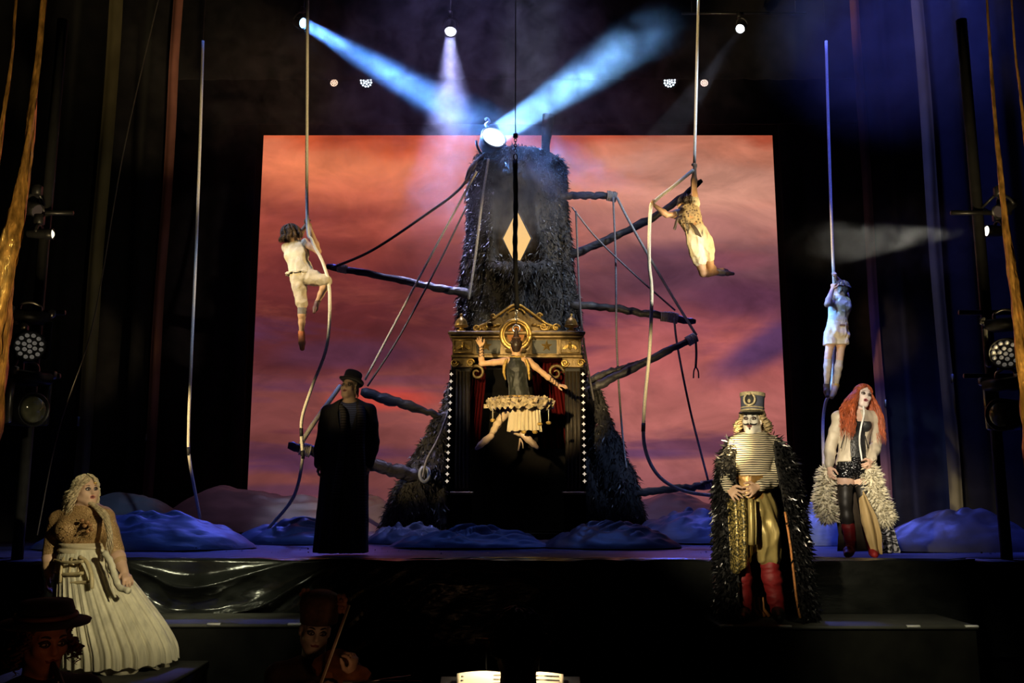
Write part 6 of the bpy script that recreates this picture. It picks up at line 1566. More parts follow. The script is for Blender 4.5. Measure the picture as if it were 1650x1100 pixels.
for i, t in enumerate(np.linspace(-1.25, 1.25, 17)):
    dd = math.cos(t) * ff_ + math.sin(t) * rr2
    v0 += [hc + dd * 0.097 + hu * 0.006, hc + dd * (0.097 + 0.062 * math.cos(t * 1.15)) - hu * 0.030 * math.cos(t * 1.2), hc + dd * (0.097 + 0.062 * math.cos(t * 1.15)) - hu * (0.030 * math.cos(t * 1.2) + 0.006), hc + dd * 0.095 - hu * 0.002]
m.add(v0, [(i * 4 + k, i * 4 + (k + 1) % 4, i * 4 + 4 + (k + 1) % 4, i * 4 + 4 + k) for i in range(16) for k in range(4)]); m.build('visor', mat('black_patent', (0.015, 0.015, 0.015), 0.2, coat=0.5), sk)
ec = hc + ff_ * 0.108 + hu * 0.096; ed = nrm(ff_)
em_ = MB().ball(ec - ff_ * 0.006, (0.042, 0.012, 0.050), 14, 8, np.stack([rr2, ff_, hu])).build('emblem', INK, sk)
MB().tube([ec + 0.046 * math.cos(t) * rr2 + 0.052 * math.sin(t) * hu + ff_ * 0.004 - ff_ * 0.010 * abs(math.cos(t)) for t in np.linspace(math.radians(-235), math.radians(55), 30)], [0.0085 + 0.003 * (i % 2) for i in range(30)], 6).build('wreath', IV, em_)
MB().ball(ec + ff_ * 0.006 - hu * 0.016, (0.015, 0.010, 0.018), 10, 7, np.stack([rr2, ff_, hu])).build('emblem_boss', IV, em_)
MB().ball(ec + ff_ * 0.004 + hu * 0.046, (0.016, 0.010, 0.014), 10, 7, np.stack([rr2, ff_, hu])).build('emblem_crest', IV, em_)
# striped shirt
STR = stripes('cream_black_stripes', (0.70, 0.62, 0.44), (0.02, 0.018, 0.016), 0.0185, 2, 0.55, 0.8, 0.012)
s = Sdf(); torso_prims(s, j, 0.015, k=0.05, low=False, dep=1.05); arm_prims(s, {**j, 'wa': wa_w}, 'a', 0.014, 1.92, k=0.02); arm_prims(s, j, 'b', 0.014, 1.9, k=0.02)
sdf_obj('striped_shirt', s, STR, p6, 0.008, wrinkle(0.014, 10, 3))
MB().tube([j['nb'] + V3(0.080 * math.cos(t), 0.068 * math.sin(t) - 0.01, 0.006 + 0.012 * math.sin(t)) for t in np.linspace(0, 2 * math.pi, 26, endpoint=False)], 0.008, 6, closed=True).build('collar_band', INK, p6)
CORS = mat('bronze_leather', (0.36, 0.20, 0.06), 0.38, 0.35, var=0.35, scale=10, bump=0.2, bscale=25)
s = Sdf(); s.econe(J(1212, 764), J(1212, 808), (0.155, 0.128), (0.168, 0.138), V3(1, 0, 0), 0.01); sdf_obj('corset_belt', s, CORS, p6, 0.008, wrinkle(0.006, 14, 2), lambda p: np.maximum(p[:, 2] - J(1212, 766)[2], J(1212, 806)[2] - p[:, 2]))
# gold breeches and apron
GOLDS = mat('gold_satin', (0.40, 0.31, 0.11), 0.42, 0.35, var=0.35, scale=7, bump=0.3, bscale=12, stretch=(2, 2, 0.5))
s = Sdf(); s.econe(J(1212, 800), J(1213, 822), (0.168, 0.135), (0.205, 0.165), V3(1, 0, 0), 0.03)
for q in 'ab':
    s.tube([j['h' + q], lerp(j['h' + q], j['k' + q], 0.45) + V3(0, -0.02, 0), lerp(j['h' + q], j['k' + q], 0.9)], [0.125, 0.13, 0.095], 0.04)
def br_d(p):
    a = np.arctan2(p[:, 0] - J(1212, 850)[0], -(p[:, 1] - YC))
    return -0.006 * np.sin(a * 14 + p[:, 2] * 9) + 0.03 * (np.abs(fbm(p * np.array([8, 8, 3]), 2, 4)) - 0.3)
sdf_obj('gold_breeches', s, GOLDS, p6, 0.009, br_d)
BROC = voronoi_mat('gold_brocade', (0.50, 0.38, 0.12), (0.06, 0.05, 0.02), 60, 0.4, 0.4, (0.35, 0.6))
def apron(U, W):
    px = 1166 + 28 * U + 5 * W * (1 - U); py = 803 + (112 + 6 * np.sin(U * 5)) * W
    q = np.stack([np.vectorize(lambda a, b: P(a, b, YC)[i])(px, py) for i in range(3)], -1)
    q[..., 1] = YC - 0.20 + 0.10 * (1 - np.sin(U * 2.2)) + 0.015 * np.sin(U * 14) - 0.04 * np.sin(W * 2.5); q[..., 0] -= 0
    return q
ap = grid_mesh('brocade_panel', apron, 24, 24, BROC, p6); mo = ap.modifiers.new('thickness', 'SOLIDIFY'); mo.thickness = 0.01
def sash(U, W):
    px = 1196 + 12 * U; py = 805 + 70 * W
    q = np.stack([np.vectorize(lambda a, b: P(a, b, YC)[i])(px, py) for i in range(3)], -1)
    q[..., 1] = YC - 0.215 - 0.02 * np.sin(U * 6.3) - 0.03 * np.sin(W * 2.6); return q
ap = grid_mesh('gold_sash', sash, 16, 14, GOLDS, p6); mo = ap.modifiers.new('thickness', 'SOLIDIFY'); mo.thickness = 0.012
BOOT = mat('red_suede', (0.22, 0.010, 0.012), 0.6, var=0.25, scale=12, bump=0.25, bscale=14, stretch=(1, 1, 2))
for q in 'ab':
    s = Sdf(); k_, a_ = j['k' + q], j['a' + q]
    s.tube([lerp(k_, a_, 0.02), lerp(k_, a_, 0.35), lerp(k_, a_, 0.75), lerp(k_, a_, 1.0)], [0.078, 0.082, 0.066, 0.058], 0.02); sdf_obj('red_gaiter', s, BOOT, p6, 0.008, wrinkle(0.012, 9, 4, (1, 1, 2.2)))
    s = Sdf(); foot_prims(s, j, q, 0.012); sdf_obj('shoe', s, mat('black_leather', (0.015, 0.014, 0.013), 0.35), p6, 0.008, None, lambda p: -p[:, 2] + zc + 0.003)
# feather coat
FEAT = mat('black_feather', (0.010, 0.010, 0.011), 0.28, var=0.4, scale=30, spec=0.7)
cx_ = float(J(1222, 800)[0]); cy_ = YC + 0.04
zs = [float(J(1215, y)[2]) for y in (703, 716, 745, 800, 880, 960)] + [zc + 0.03]
aa_ = [0.155, 0.245, 0.315, 0.36, 0.375, 0.385, 0.40]; bb_ = [0.10, 0.17, 0.22, 0.26, 0.28, 0.29, 0.30]; off = [0.0, 0.0, 0.005, 0.01, 0.02, 0.03, 0.035]
fL = [2.0, 2.30, 2.35, 2.45, 2.40, 2.35, 2.30]; fR = [2.1, 2.6, 2.78, 2.72, 2.62, 2.58, 2.55]
def cape(U, W):
    t = W * (len(zs) - 1); ti = np.arange(len(zs)); I = lambda q: np.interp(t, ti, q)
    ph = -I(fL) + (I(fL) + I(fR)) * U
    k = 1 + 0.05 * np.sin(ph * 9) * W
    return np.stack([cx_ + I(off) + I(aa_) * k * np.sin(ph), cy_ + I(bb_) * k * np.cos(ph), I(zs)], -1)
cp = grid_mesh('feather_coat', cape, 90, 60, mat('black_lining', (0.012, 0.011, 0.010), 0.8), p6)
mo = cp.modifiers.new('thickness', 'SOLIDIFY'); mo.thickness = 0.012
U_, W_ = np.meshgrid(np.linspace(0, 1, 90), np.linspace(0, 1, 60), indexing='ij'); cv = cape(U_, W_).reshape(-1, 3)
ii = np.arange(89)[:, None]; ji = np.arange(59)[None]; cf = np.stack([ii * 60 + ji, (ii + 1) * 60 + ji, (ii + 1) * 60 + ji + 1, ii * 60 + ji + 1], -1).reshape(-1, 4)
pp, nn = sample_surface(cv, cf, 9000, 3); oc = nrm; out = pp - np.array([cx_, cy_, 0]); out[:, 2] = 0; nn = np.where(((nn * out).sum(1) < 0)[:, None], -nn, nn)
fv, fq = tuft_mesh(pp, nn, 1, 0.075, 0.008, np.array([0, 0, -0.55]), 0.45, 4)
tag(mesh_obj('feathers', fv, fq, FEAT, cp, smooth=False), kind='stuff')
edge = [cape(np.array([[1.0]]), np.array([[w_]]))[0, 0] + V3(-0.006, -0.012, 0) for w_ in np.linspace(0.55, 0.985, 24)]
MB().tube(edge, 0.011, 6).build('copper_edging', mat('copper_braid', (0.62, 0.26, 0.08), 0.45, 0.3, var=0.3, scale=40), cp)
LIN = mat('copper_lining', (0.45, 0.18, 0.05), 0.5, 0.2, var=0.3, scale=20, stretch=(3, 3, 0.4))
for pxs in (1214, 1222, 1229):
    MB().tube([J(pxs, 962, 0.16), J(pxs + 1, 980, 0.18), G(pxs + 2, YC + 0.18, zc + 0.012)], (0.010, 0.014, 0.018), 6).build('lining_fold', LIN, cp)

# ---------------- woman in the gown
YW = 7.45; zw = GW_Z + 0.003; J = lambda x, y, d=0.0: P(x, y, YW + d)
j = dict(nb=J(134, 820), ch=J(133, 848), wa=J(136, 884), pe=J(140, 912), sa=J(97, 838, 0.0), sb=J(168, 834, 0.03), ea=J(82, 888, 0.02), eb=J(186, 888, -0.02), wb=J(200, 920, -0.10),
         ha=J(124, 930), hb=J(156, 930), ka=G(124, YW, zw + 0.45), kb=G(158, YW, zw + 0.45), aa=G(124, YW, zw + 0.09), ab=G(160, YW, zw + 0.09), ta=G(128, YW - 0.17, zw + 0.04), tb=G(168, YW - 0.17, zw + 0.04), scale=1.0, front=V3(0.35, -0.9, 0))
wa_w = J(79, 926, -0.02)
p7 = thing('person', G(150, YW, zw), 'blonde woman in a beaded gold top and full cream tulle gown', 'person')
s = Sdf(); torso_prims(s, j, wide=1.10, dep=1.12); arm_prims(s, {**j, 'wa': wa_w}, 'a', fat=1.25); arm_prims(s, j, 'b', fat=1.2)
hand(s, wa_w, J(76, 946, -0.04) - wa_w, V3(0.9, 0.1, 0), V3(0.2, -0.9, 0), 1.0, (0.35, 0.45, 0.35)); hand(s, j['wb'], J(208, 938, -0.16) - j['wb'], V3(-0.6, 0.6, -0.3), V3(-0.3, -0.7, 0.4), 1.0, (0.3, 0.4, 0.35), 0.15)
leg_prims(s, j, 'a'); leg_prims(s, j, 'b')
H = head_frame(J(139, 790, -0.03), (0.80, -0.58, 0.06), (-0.04, -0.02, 1), 0.94); head_prims(s, H, j['nb'], mouth=0.8, neck=0.064, plump=0.014)
sdf_obj('body', s, SKIN, p7, 0.007, col=lambda v: np.tile((0.66, 0.43, 0.29), (len(v), 1)))
face(p7, H, mouth=0.7, lip=(0.40, 0.10, 0.08), makeup=(0.04, 0.025, 0.02), brow=(0.10, 0.06, 0.03))
BLW = mat('golden_blonde_waves', (0.50, 0.40, 0.24), 0.45, var=0.4, scale=50)
hair_locks(p7, H, BLW, 150, 0.24, curl=0.012, freq=4, r=0.007, flare=0.03, part=1.15, az_rng=(0.2, 3.0), seed=14, phi_end=1.6, drape=(-0.05, 0.02, 0), lmin=0.35, layers=(1.03, 1.2))
m = MB()
for q in range(9):
    c = spline([hp(H, 0.07, -0.03, -0.04), J(155 + q, 818, -0.10), J(168 + q * 0.8, 840, -0.19), J(176 + q * 0.5, 866, -0.22), J(170 + q, 885, -0.21), J(168 + q, 898, -0.20)], 5)
    m.tube([p + 0.012 * V3(math.cos(i * 0.6 + q), math.sin(i * 0.6 + q), 0) for i, p in enumerate(c)], [0.010 * (1.1 - 0.7 * i / len(c)) for i in range(len(c))], 5)
tag(m.build('hair_tress', BLW, p7), kind='stuff')
MB().ball(hp(H, -0.035, 0.072, 0.058), (0.014, 0.012, 0.014), 8, 6).build('hair_jewel', GOLDB, p7)
BEAD = voronoi_mat('gold_beaded_lace', (0.60, 0.40, 0.18), (0.36, 0.22, 0.09), 90, 0.42, 0.2, (0.15, 0.5), 0.5)
s = Sdf(); torso_prims(s, j, 0.012, wide=1.10, dep=1.12, k=0.05, fem=1.0, low=False); arm_prims(s, {**j, 'wa': wa_w}, 'a', 0.014, 0.98, fat=1.27); arm_prims(s, j, 'b', 0.014, 0.98, fat=1.22)
sdf_obj('beaded_top', s, BEAD, p7, 0.008, wrinkle(0.008, 9, 3))
pp_, nn_ = None, None
m = MB()
for i in range(70):
    a = random.uniform(-0.9, 0.9); c = j['ch'] + V3(0.17 * math.sin(a + 0.3), -0.20 * math.cos(a + 0.3) - 0.02, random.uniform(-0.10, 0.08)); u = nrm(RNG.normal(size=3)); v = nrm(np.cross(u, RNG.normal(size=3))); r_ = 0.006
    m.add([c + u * r_, c + v * r_, c - u * r_, c - v * r_], [(0, 1, 2, 3)])
tag(m.build('sequins', mat('foil_gold', (1.0, 0.9, 0.7), 0.15, 1.0, var=0.1), p7, smooth=False), kind='stuff')
for k_, (ax_, az_) in enumerate(((126, 838), (134, 841), (139, 846), (130, 847), (141, 853), (135, 856))):
    MB().ball(J(ax_ + 6, az_, -0.215), (0.020, 0.012, 0.016), 8, 5).build('applique_flower', mat('brown_gold_applique', (0.38, 0.20, 0.08), 0.5, 0.3), p7)
CUFF = mat('nude_mesh_sleeve', (0.52, 0.34, 0.18), 0.6, var=0.1)
for q, w_ in (('a', wa_w), ('b', j['wb'])):
    s = Sdf(); e_ = j['e' + q]; s.cone(lerp(e_, w_, -0.05), lerp(e_, w_, 0.62 if q == 'a' else 0.5), 0.062, 0.052, 0.01); sdf_obj('sleeve_cuff', s, CUFF, p7, 0.009)
TULLE = mat('cream_tulle', (0.68, 0.64, 0.46), 0.85, var=0.22, scale=5, bump=0.2, bscale=20, stretch=(3, 3, 0.35))
SASHM = mat('cream_satin_sash', (0.58, 0.50, 0.33), 0.5, var=0.15, scale=8, bump=0.3, bscale=14, stretch=(1, 1, 4))
s = Sdf(); s.econe(J(136, 878), J(136, 892), (0.185, 0.155), (0.195, 0.165), V3(0.95, 0.2, 0), 0.01); sdf_obj('waist_sash', s, SASHM, p7, 0.008, lambda p: -0.007 * np.sin(p[:, 2] * 130 + p[:, 0] * 12), lambda p: np.abs(p[:, 2] - J(136, 885)[2]) - 0.052)
def ring(px, py, hw, hd, d=0): return (J(px, py, d), hw, hd)
sk_r = smooth_rings([ring(137, 884, 0.180, 0.155), ring(140, 900, 0.22, 0.20), ring(150, 930, 0.27, 0.26, -0.02), ring(162, 965, 0.33, 0.32, -0.03), ring(175, 1005, 0.40, 0.37, -0.04), ring(186, 1040, 0.435, 0.40, -0.04), ring(188, 1064, 0.44, 0.41, -0.04)], 4)
loft('skirt', sk_r, TULLE, p7, 480, 0.028, 41, 3, steps=3, zn=0.010)
un = smooth_rings([ring(150, 950, 0.28, 0.27), ring(176, 1030, 0.38, 0.35), ring(184, 1074, 0.40, 0.37)], 4)
loft('underskirt', un, mat('pale_lining', (0.45, 0.42, 0.30), 0.85), p7, 160, 0.05, 13, 8, steps=3, zn=0.03)
# overskirt swag and ribbons on the right hip
for (pts, r_, nm) in ((([(168, 890), (178, 905), (184, 925), (192, 945), (208, 952)]), 0.030, 'gathered_swag'), (([(172, 895), (176, 915), (186, 930), (190, 940)]), 0.024, 'gathered_swag'), (([(170, 893), (172, 920), (178, 945), (186, 962)]), 0.010, 'ribbon')):
    c = spline([J(x, y, -0.27 - 0.03 * i) for i, (x, y) in enumerate(pts)], 6)
    MB().tube(c, [r_ * 0.8 * (1 + 0.12 * math.sin(i * 1.7)) for i in range(len(c))], 8).build(nm, TULLE, p7)
# open crinoline cage on the left hip
CAGE = mat('bone_hoop', (0.58, 0.48, 0.26), 0.5, var=0.2)
for py_, w0, w1 in ((903, 88, 134), (922, 86, 134), (936, 84, 146)):
    MB().tube(spline([J(w0, py_ - 1, -0.08), J((w0 + w1) / 2 - 8, py_ + 3, -0.25), J(w1, py_ + 1, -0.31)], 6), 0.012, 7).build('cage_hoop', CAGE, p7)
MB().tube(spline([J(128, 897, -0.26), J(140, 906, -0.30), J(147, 926, -0.33), J(148, 948, -0.35)], 6), 0.016, 7).build('cage_stay', CAGE, p7)
for px_ in (98, 112, 126):
    MB().tube([J(px_ + 4, 898, -0.20), J(px_, 920, -0.24), J(px_ - 1, 938, -0.26)], 0.011, 6).build('cage_stay', CAGE, p7)
for q in 'ab':
    s = Sdf(); foot_prims(s, j, q, 0.008); sdf_obj('shoe', s, mat('cream_shoe', (0.5, 0.45, 0.32), 0.5), p7, 0.010, None, lambda p: -p[:, 2] + zw + 0.003)

# ---------------- red-haired woman
YR = 9.5; J = lambda x, y, d=0.0: P(x, y, YR + d)
j = dict(nb=J(1384, 663), ch=J(1378, 684), wa=J(1376, 722), pe=J(1374, 748), sa=J(1352, 674), sb=J(1407, 674, 0.02), ea=J(1338, 718, 0.04), eb=J(1411, 716, 0.06), wb=J(1404, 742, -0.10),
         ha=J(1362, 756), hb=J(1386, 756), ka=J(1362, 812, -0.02), kb=J(1394, 812, -0.04), aa=G(1366, YR, 0.105), ab=G(1400, YR - 0.02, 0.105), ta=G(1360, YR - 0.18, 0.045), tb=G(1404, YR - 0.2, 0.045), scale=0.95, front=V3(0, -1, 0))
wa_w = J(1336, 752, -0.03)
p8 = thing('person', G(1380, YR, 0.012), 'woman with very long red hair, cream jacket, black corset and feather trim', 'person')
s = Sdf(); torso_prims(s, j, wide=0.92, fem=0.8); arm_prims(s, {**j, 'wa': wa_w}, 'a'); arm_prims(s, j, 'b')
hand(s, wa_w, J(1338, 766, -0.06) - wa_w, V3(0.8, 0.3, 0), V3(0.2, -0.9, 0), 0.95, (0.35, 0.45, 0.35)); hand(s, j['wb'], J(1398, 752, -0.16) - j['wb'], V3(-0.5, 0.6, 0), V3(-0.2, -0.6, 0.6), 0.95, (0.6, 0.6, 0.4))
leg_prims(s, j, 'a'); leg_prims(s, j, 'b')
H = head_frame(J(1390, 638, -0.02), (0.08, -0.98, 0.06), (0.26, 0.05, 0.95), 0.98); head_prims(s, H, j['nb'], mouth=0.7, neck=0.05)
def red_col(v):
    d = v - H['c']; c = np.tile((0.70, 0.46, 0.34), (len(v), 1)); c[(np.linalg.norm(d, axis=1) < 0.15) & ((d @ H['f']) > 0)] = (0.82, 0.70, 0.64); return c
sdf_obj('body', s, SKIN, p8, 0.007, col=red_col)
face(p8, H, mouth=0.75, lip=(0.30, 0.03, 0.05), makeup=(0.05, 0.03, 0.06), brow=(0.12, 0.04, 0.02))
REDH = mat('copper_red_hair', (0.38, 0.085, 0.028), 0.4, var=0.4, scale=30)
hair_locks(p8, H, REDH, 260, 0.52, curl=0.006, freq=2, r=0.006, flare=0.13, part=1.0, az_rng=(0.1, 2.9), seed=21, phi_end=1.5, drape=(-0.07, -0.14, 0), lmin=0.55, layers=(1.02, 1.15), sides=(1,))
hair_locks(p8, H, REDH, 130, 0.52, curl=0.006, freq=2, r=0.006, flare=0.04, part=1.0, az_rng=(0.1, 2.6), seed=22, phi_end=1.6, drape=(0.03, -0.10, 0), lmin=0.6, layers=(1.02, 1.15), sides=(-1,), cap=False, name='hair_side')
CORB = mat('black_brocade_corset', (0.030, 0.032, 0.034), 0.4, 0.1, var=0.5, scale=30, bump=0.4, bscale=60)
s = Sdf(); torso_prims(s, j, 0.012, wide=0.92, k=0.04, top=False); f_ = V3(0, -1, 0)
for sg in (-1, 1): s.ell(j['ch'] + V3(sg * 0.065, -0.085, -0.01), np.eye(3), [0.068] * 3, 0.04)
co = sdf_obj('corset', s, CORB, p8, 0.008, None, lambda p: np.maximum(p[:, 2] - J(1378, 680)[2], J(1376, 744)[2] - p[:, 2]))
for q in range(8):
    MB().ball(J(1371 + 0.4 * q, 694 + q * 6, -0.145 + (0.02 if q > 2 else -0.015)), 0.007, 8, 5).build('busk_stud', STEEL, co)
s = Sdf(); s.econe(J(1375, 742), J(1374, 752), (0.155, 0.12), (0.165, 0.13), V3(1, 0, 0), 0.02); [leg_prims(s, j, q, 0.012, 0, 0.16, foot=False) for q in 'ab']
sdf_obj('sequin_shorts', s, voronoi_mat('black_sequins', (0.20, 0.20, 0.22), (0.010, 0.010, 0.012), 55, 0.2, 0.5, (0.1, 0.35), 0.6), p8, 0.008)
STOCK = mat('black_stocking', (0.020, 0.017, 0.014), 0.5, var=0.3, scale=20)
for q in 'ab':
    s = Sdf(); leg_prims(s, j, q, 0.006, 0.50, 1.75, foot=False); st_ = sdf_obj('stocking', s, STOCK, p8, 0.008)
    c = lerp(j['h' + q], j['k' + q], 0.46); MB().tube([c + 0.083 * V3(math.cos(t), math.sin(t), 0.08 * math.sin(9 * t)) for t in np.linspace(0, 2 * math.pi, 40, endpoint=False)], 0.009, 6, closed=True).build('lace_band', STOCK, st_)
    s = Sdf(); s.tube([lerp(j['k' + q], j['a' + q], 0.55), lerp(j['k' + q], j['a' + q], 0.8), j['a' + q]], [0.066, 0.056, 0.046], 0.02); foot_prims(s, j, q, 0.012); sdf_obj('red_boot', s, BOOT, p8, 0.008, wrinkle(0.01, 10, 5), lambda p: -p[:, 2] + 0.014)
JACK = mat('cream_leather_jacket', (0.50, 0.44, 0.34), 0.5, var=0.12, scale=10, bump=0.2, bscale=20)
s = Sdf(); torso_prims(s, j, 0.024, wide=0.96, k=0.025); arm_prims(s, {**j, 'wa': wa_w}, 'a', 0.016, 1.95, k=0.015); arm_prims(s, j, 'b', 0.016, 1.95, k=0.015)
def jk(p):
    w_ = np.interp(p[:, 2], [J(0, 748)[2], J(0, 700)[2], J(0, 665)[2]], [0.085, 0.075, 0.05])
    mid = np.maximum(np.abs(p[:, 0] - J(1376, 700)[0]) - w_, p[:, 1] - YR + 0.02)
    return np.maximum(np.maximum(-mid, np.minimum(J(1376, 744)[2] - p[:, 2], -(np.abs(p[:, 0] - J(1376, 700)[0]) - 0.19))), p[:, 2] - J(1376, 661)[2])
jkt = sdf_obj('jacket', s, JACK, p8, 0.008, wrinkle(0.014, 9, 6), jk)
for (a_, b_) in (((1355, 722), (1361, 700)), ((1399, 722), (1394, 702))):
    MB().tube([J(*a_, -0.155), J(*b_, -0.165)], 0.006, 5).build('pocket_seam', INK, jkt)
MB().tube(spline([J(1391, 654, -0.16), J(1392, 668, -0.18), J(1387, 690, -0.19), J(1385, 712, -0.19), J(1389, 742, -0.19)], 6), 0.009, 7).build('white_piping', mat('white_cord', (0.85, 0.84, 0.80), 0.6), jkt)
# long coat skirt, feathered
FE = mat('ivory_feather', (0.70, 0.65, 0.50), 0.7, var=0.2, scale=30)
def fpanel(name, pts, w0, w1, dep, n, seed):
    """tapering feathered panel hanging along pts"""
    c = spline(pts, 8); s_ = Sdf(); L_ = len(c); r_ = np.linspace(w0, w1, L_)
    s_ = Sdf()
    for i in range(L_ - 1): s_.econe(c[i], c[i + 1], (r_[i], dep), (r_[i + 1], dep), V3(1, 0, 0), 0.02)
    v, f = s_.mesh(0.014); o = mesh_obj(name, v, f, FE, p8)
    pp, nn = sample_surface(v, f, n, seed); fv, fq = tuft_mesh(pp, nn, 1, 0.075, 0.009, np.array([0, 0, -0.35]), 0.4, seed, 0.9)
    tag(mesh_obj('feathers', fv, fq, FE, o, smooth=False), kind='stuff')
fpanel('feather_trim', [J(1332, 758, 0.06), J(1330, 780, 0.06), J(1328, 806, 0.06), J(1334, 828, 0.06)], 0.035, 0.066, 0.06, 1400, 5)
fpanel('feather_trim', [J(1394, 750, -0.04), J(1404, 775, -0.06), J(1412, 806, -0.06), J(1422, 832, -0.06)], 0.05, 0.085, 0.07, 2100, 6)
def cpanel(name, pa, pb, mt_, Yo, wav=0.02):
    """cloth between two pixel edge lines pa, pb (lists of (x,y))"""
    A = np.array([J(x, y, Yo) for x, y in pa]); B = np.array([J(x, y, Yo) for x, y in pb]); T = np.linspace(0, 1, len(pa)); T2 = np.linspace(0, 1, len(pb))
    def fn(U, W):
        a = np.stack([np.interp(W, T, A[:, i]) for i in range(3)], -1); b = np.stack([np.interp(W, T2, B[:, i]) for i in range(3)], -1)
        q = a + (b - a) * U[..., None]; q[..., 1] += wav * np.sin(U * 9 + W * 2); q[..., 2] = np.maximum(q[..., 2], 0.02); return q
    o = grid_mesh(name, fn, 24, 20, mt_, p8); mo = o.modifiers.new('thickness', 'SOLIDIFY'); mo.thickness = 0.008; return o
cpanel('coat_lining', [(1384, 806), (1388, 840), (1398, 870), (1408, 893)], [(1392, 790), (1412, 830), (1420, 860), (1421, 893)], mat('old_gold_lining', (0.38, 0.27, 0.12), 0.6, var=0.25, scale=6, stretch=(3, 3, 0.4)), -0.17)
cpanel('coat_back', [(1346, 770), (1346, 820), (1352, 860), (1350, 888)], [(1402, 770), (1408, 820), (1412, 860), (1420, 888)], mat('dark_coat_cloth', (0.05, 0.035, 0.02), 0.8), 0.16)
cpanel('zebra_tail', [(1416, 835), (1420, 860), (1425, 880), (1424, 892)], [(1434, 832), (1442, 856), (1446, 876), (1450, 890)], stripes('zebra_stripe', (0.35, 0.35, 0.42), (0.012, 0.012, 0.015), 0.035, 2, 0.5, 0.5, 0.16), -0.02, 0.03)

# ================================================================== the orchestra pit
PITB = mat('pit_black_cloth', (0.012, 0.010, 0.010), 0.8, var=0.3)
def pit_player(name_label, px, py, Y, f, u, k, skin_c, shoulders, hair_m, floor_z=PITZ):
    Jp = lambda x, y, d=0.0: P(x, y, Y + d)
    c = Jp(px, py); t = thing('person', (c[0], c[1] + 0.02, PITZ), name_label, 'person', 'musicians in the pit')
    H_ = head_frame(c, f, u, k); nb = c + V3(0, 0.01, -0.19) - nrm(f) * 0.02; us = nrm(np.cross(nrm(f), V3(0, 0, 1))); 
    jp = dict(nb=nb, ch=nb + V3(0, 0, -0.16), wa=nb + V3(0, 0, -0.40), pe=nb + V3(0, 0, -0.55), sa=nb - us * 0.19 + V3(0, 0, -0.06), sb=nb + us * 0.19 + V3(0, 0, -0.06), ha=nb + V3(-0.08, 0, -0.6), hb=nb + V3(0.08, 0, -0.6), scale=1.0)
    return t, H_, jp
# conductor, back of the head towards us
tc2, H, jp = pit_player('conductor seen from behind, dark head before the lit score', 835, 1042, 3.5, (0.0, 1, 0.02), (0, 0, 1), 1.0, None, None, None)
jp['ea'] = jp['sa'] + V3(-0.10, 0.12, -0.24); jp['eb'] = jp['sb'] + V3(0.10, 0.12, -0.24); jp['wb'] = jp['eb'] + V3(-0.04, 0.10, 0.16); wa_w = jp['ea'] + V3(0.04, 0.10, 0.12)
pl_leg = {'ka': jp['ha'] + V3(0, 0, -0.45), 'kb': jp['hb'] + V3(0, 0, -0.45)}
za = PITZ + 0.09
jp.update(ka=V3(jp['ha'][0], jp['ha'][1], (jp['ha'][2] + za) / 2), kb=V3(jp['hb'][0], jp['hb'][1], (jp['hb'][2] + za) / 2), aa=V3(jp['ha'][0], jp['ha'][1], za), ab=V3(jp['hb'][0], jp['hb'][1], za), ta=V3(jp['ha'][0], jp['ha'][1] + 0.18, PITZ + 0.035), tb=V3(jp['hb'][0], jp['hb'][1] + 0.18, PITZ + 0.035))
s = Sdf(); torso_prims(s, jp); arm_prims(s, {**jp, 'wa': wa_w}, 'a'); arm_prims(s, jp, 'b'); leg_prims(s, jp, 'a'); leg_prims(s, jp, 'b'); head_prims(s, H, jp['nb'])
hand(s, wa_w, V3(0.1, 0.9, 0.2), V3(0, 0, -1), V3(1, 0, 0)); hand(s, jp['wb'], V3(-0.1, 0.9, 0.3), V3(-0.5, 0.2, -0.8), V3(-0.8, 0, 0.3))
sdf_obj('body', s, SKIN, tc2, 0.010, col=lambda v: np.tile((0.5, 0.3, 0.2), (len(v), 1)))
face(tc2, H)
hair_locks(tc2, H, mat('conductor_hair', (0.020, 0.012, 0.008), 0.6), 130, 0.035, curl=0.010, freq=6, r=0.010, flare=0.012, part=0.6, phi_end=1.75, seed=31, layers=(1.02, 1.22), cap_rad=1.08)
s = Sdf(); torso_prims(s, jp, 0.02); arm_prims(s, {**jp, 'wa': wa_w}, 'a', 0.02, 1.9); arm_prims(s, jp, 'b', 0.02, 1.9); sdf_obj('tailcoat', s, PITB, tc2, 0.011)
s = Sdf(); leg_prims(s, jp, 'a', 0.015, foot=False); leg_prims(s, jp, 'b', 0.015, foot=False); sdf_obj('trousers', s, PITB, tc2, 0.014)
for q in 'ab':
    s = Sdf(); foot_prims(s, jp, q, 0.01); sdf_obj('shoe', s, mat('black_leather', (0.015, 0.014, 0.013), 0.35), tc2, 0.011, None, lambda p: -p[:, 2] + PITZ + 0.002)
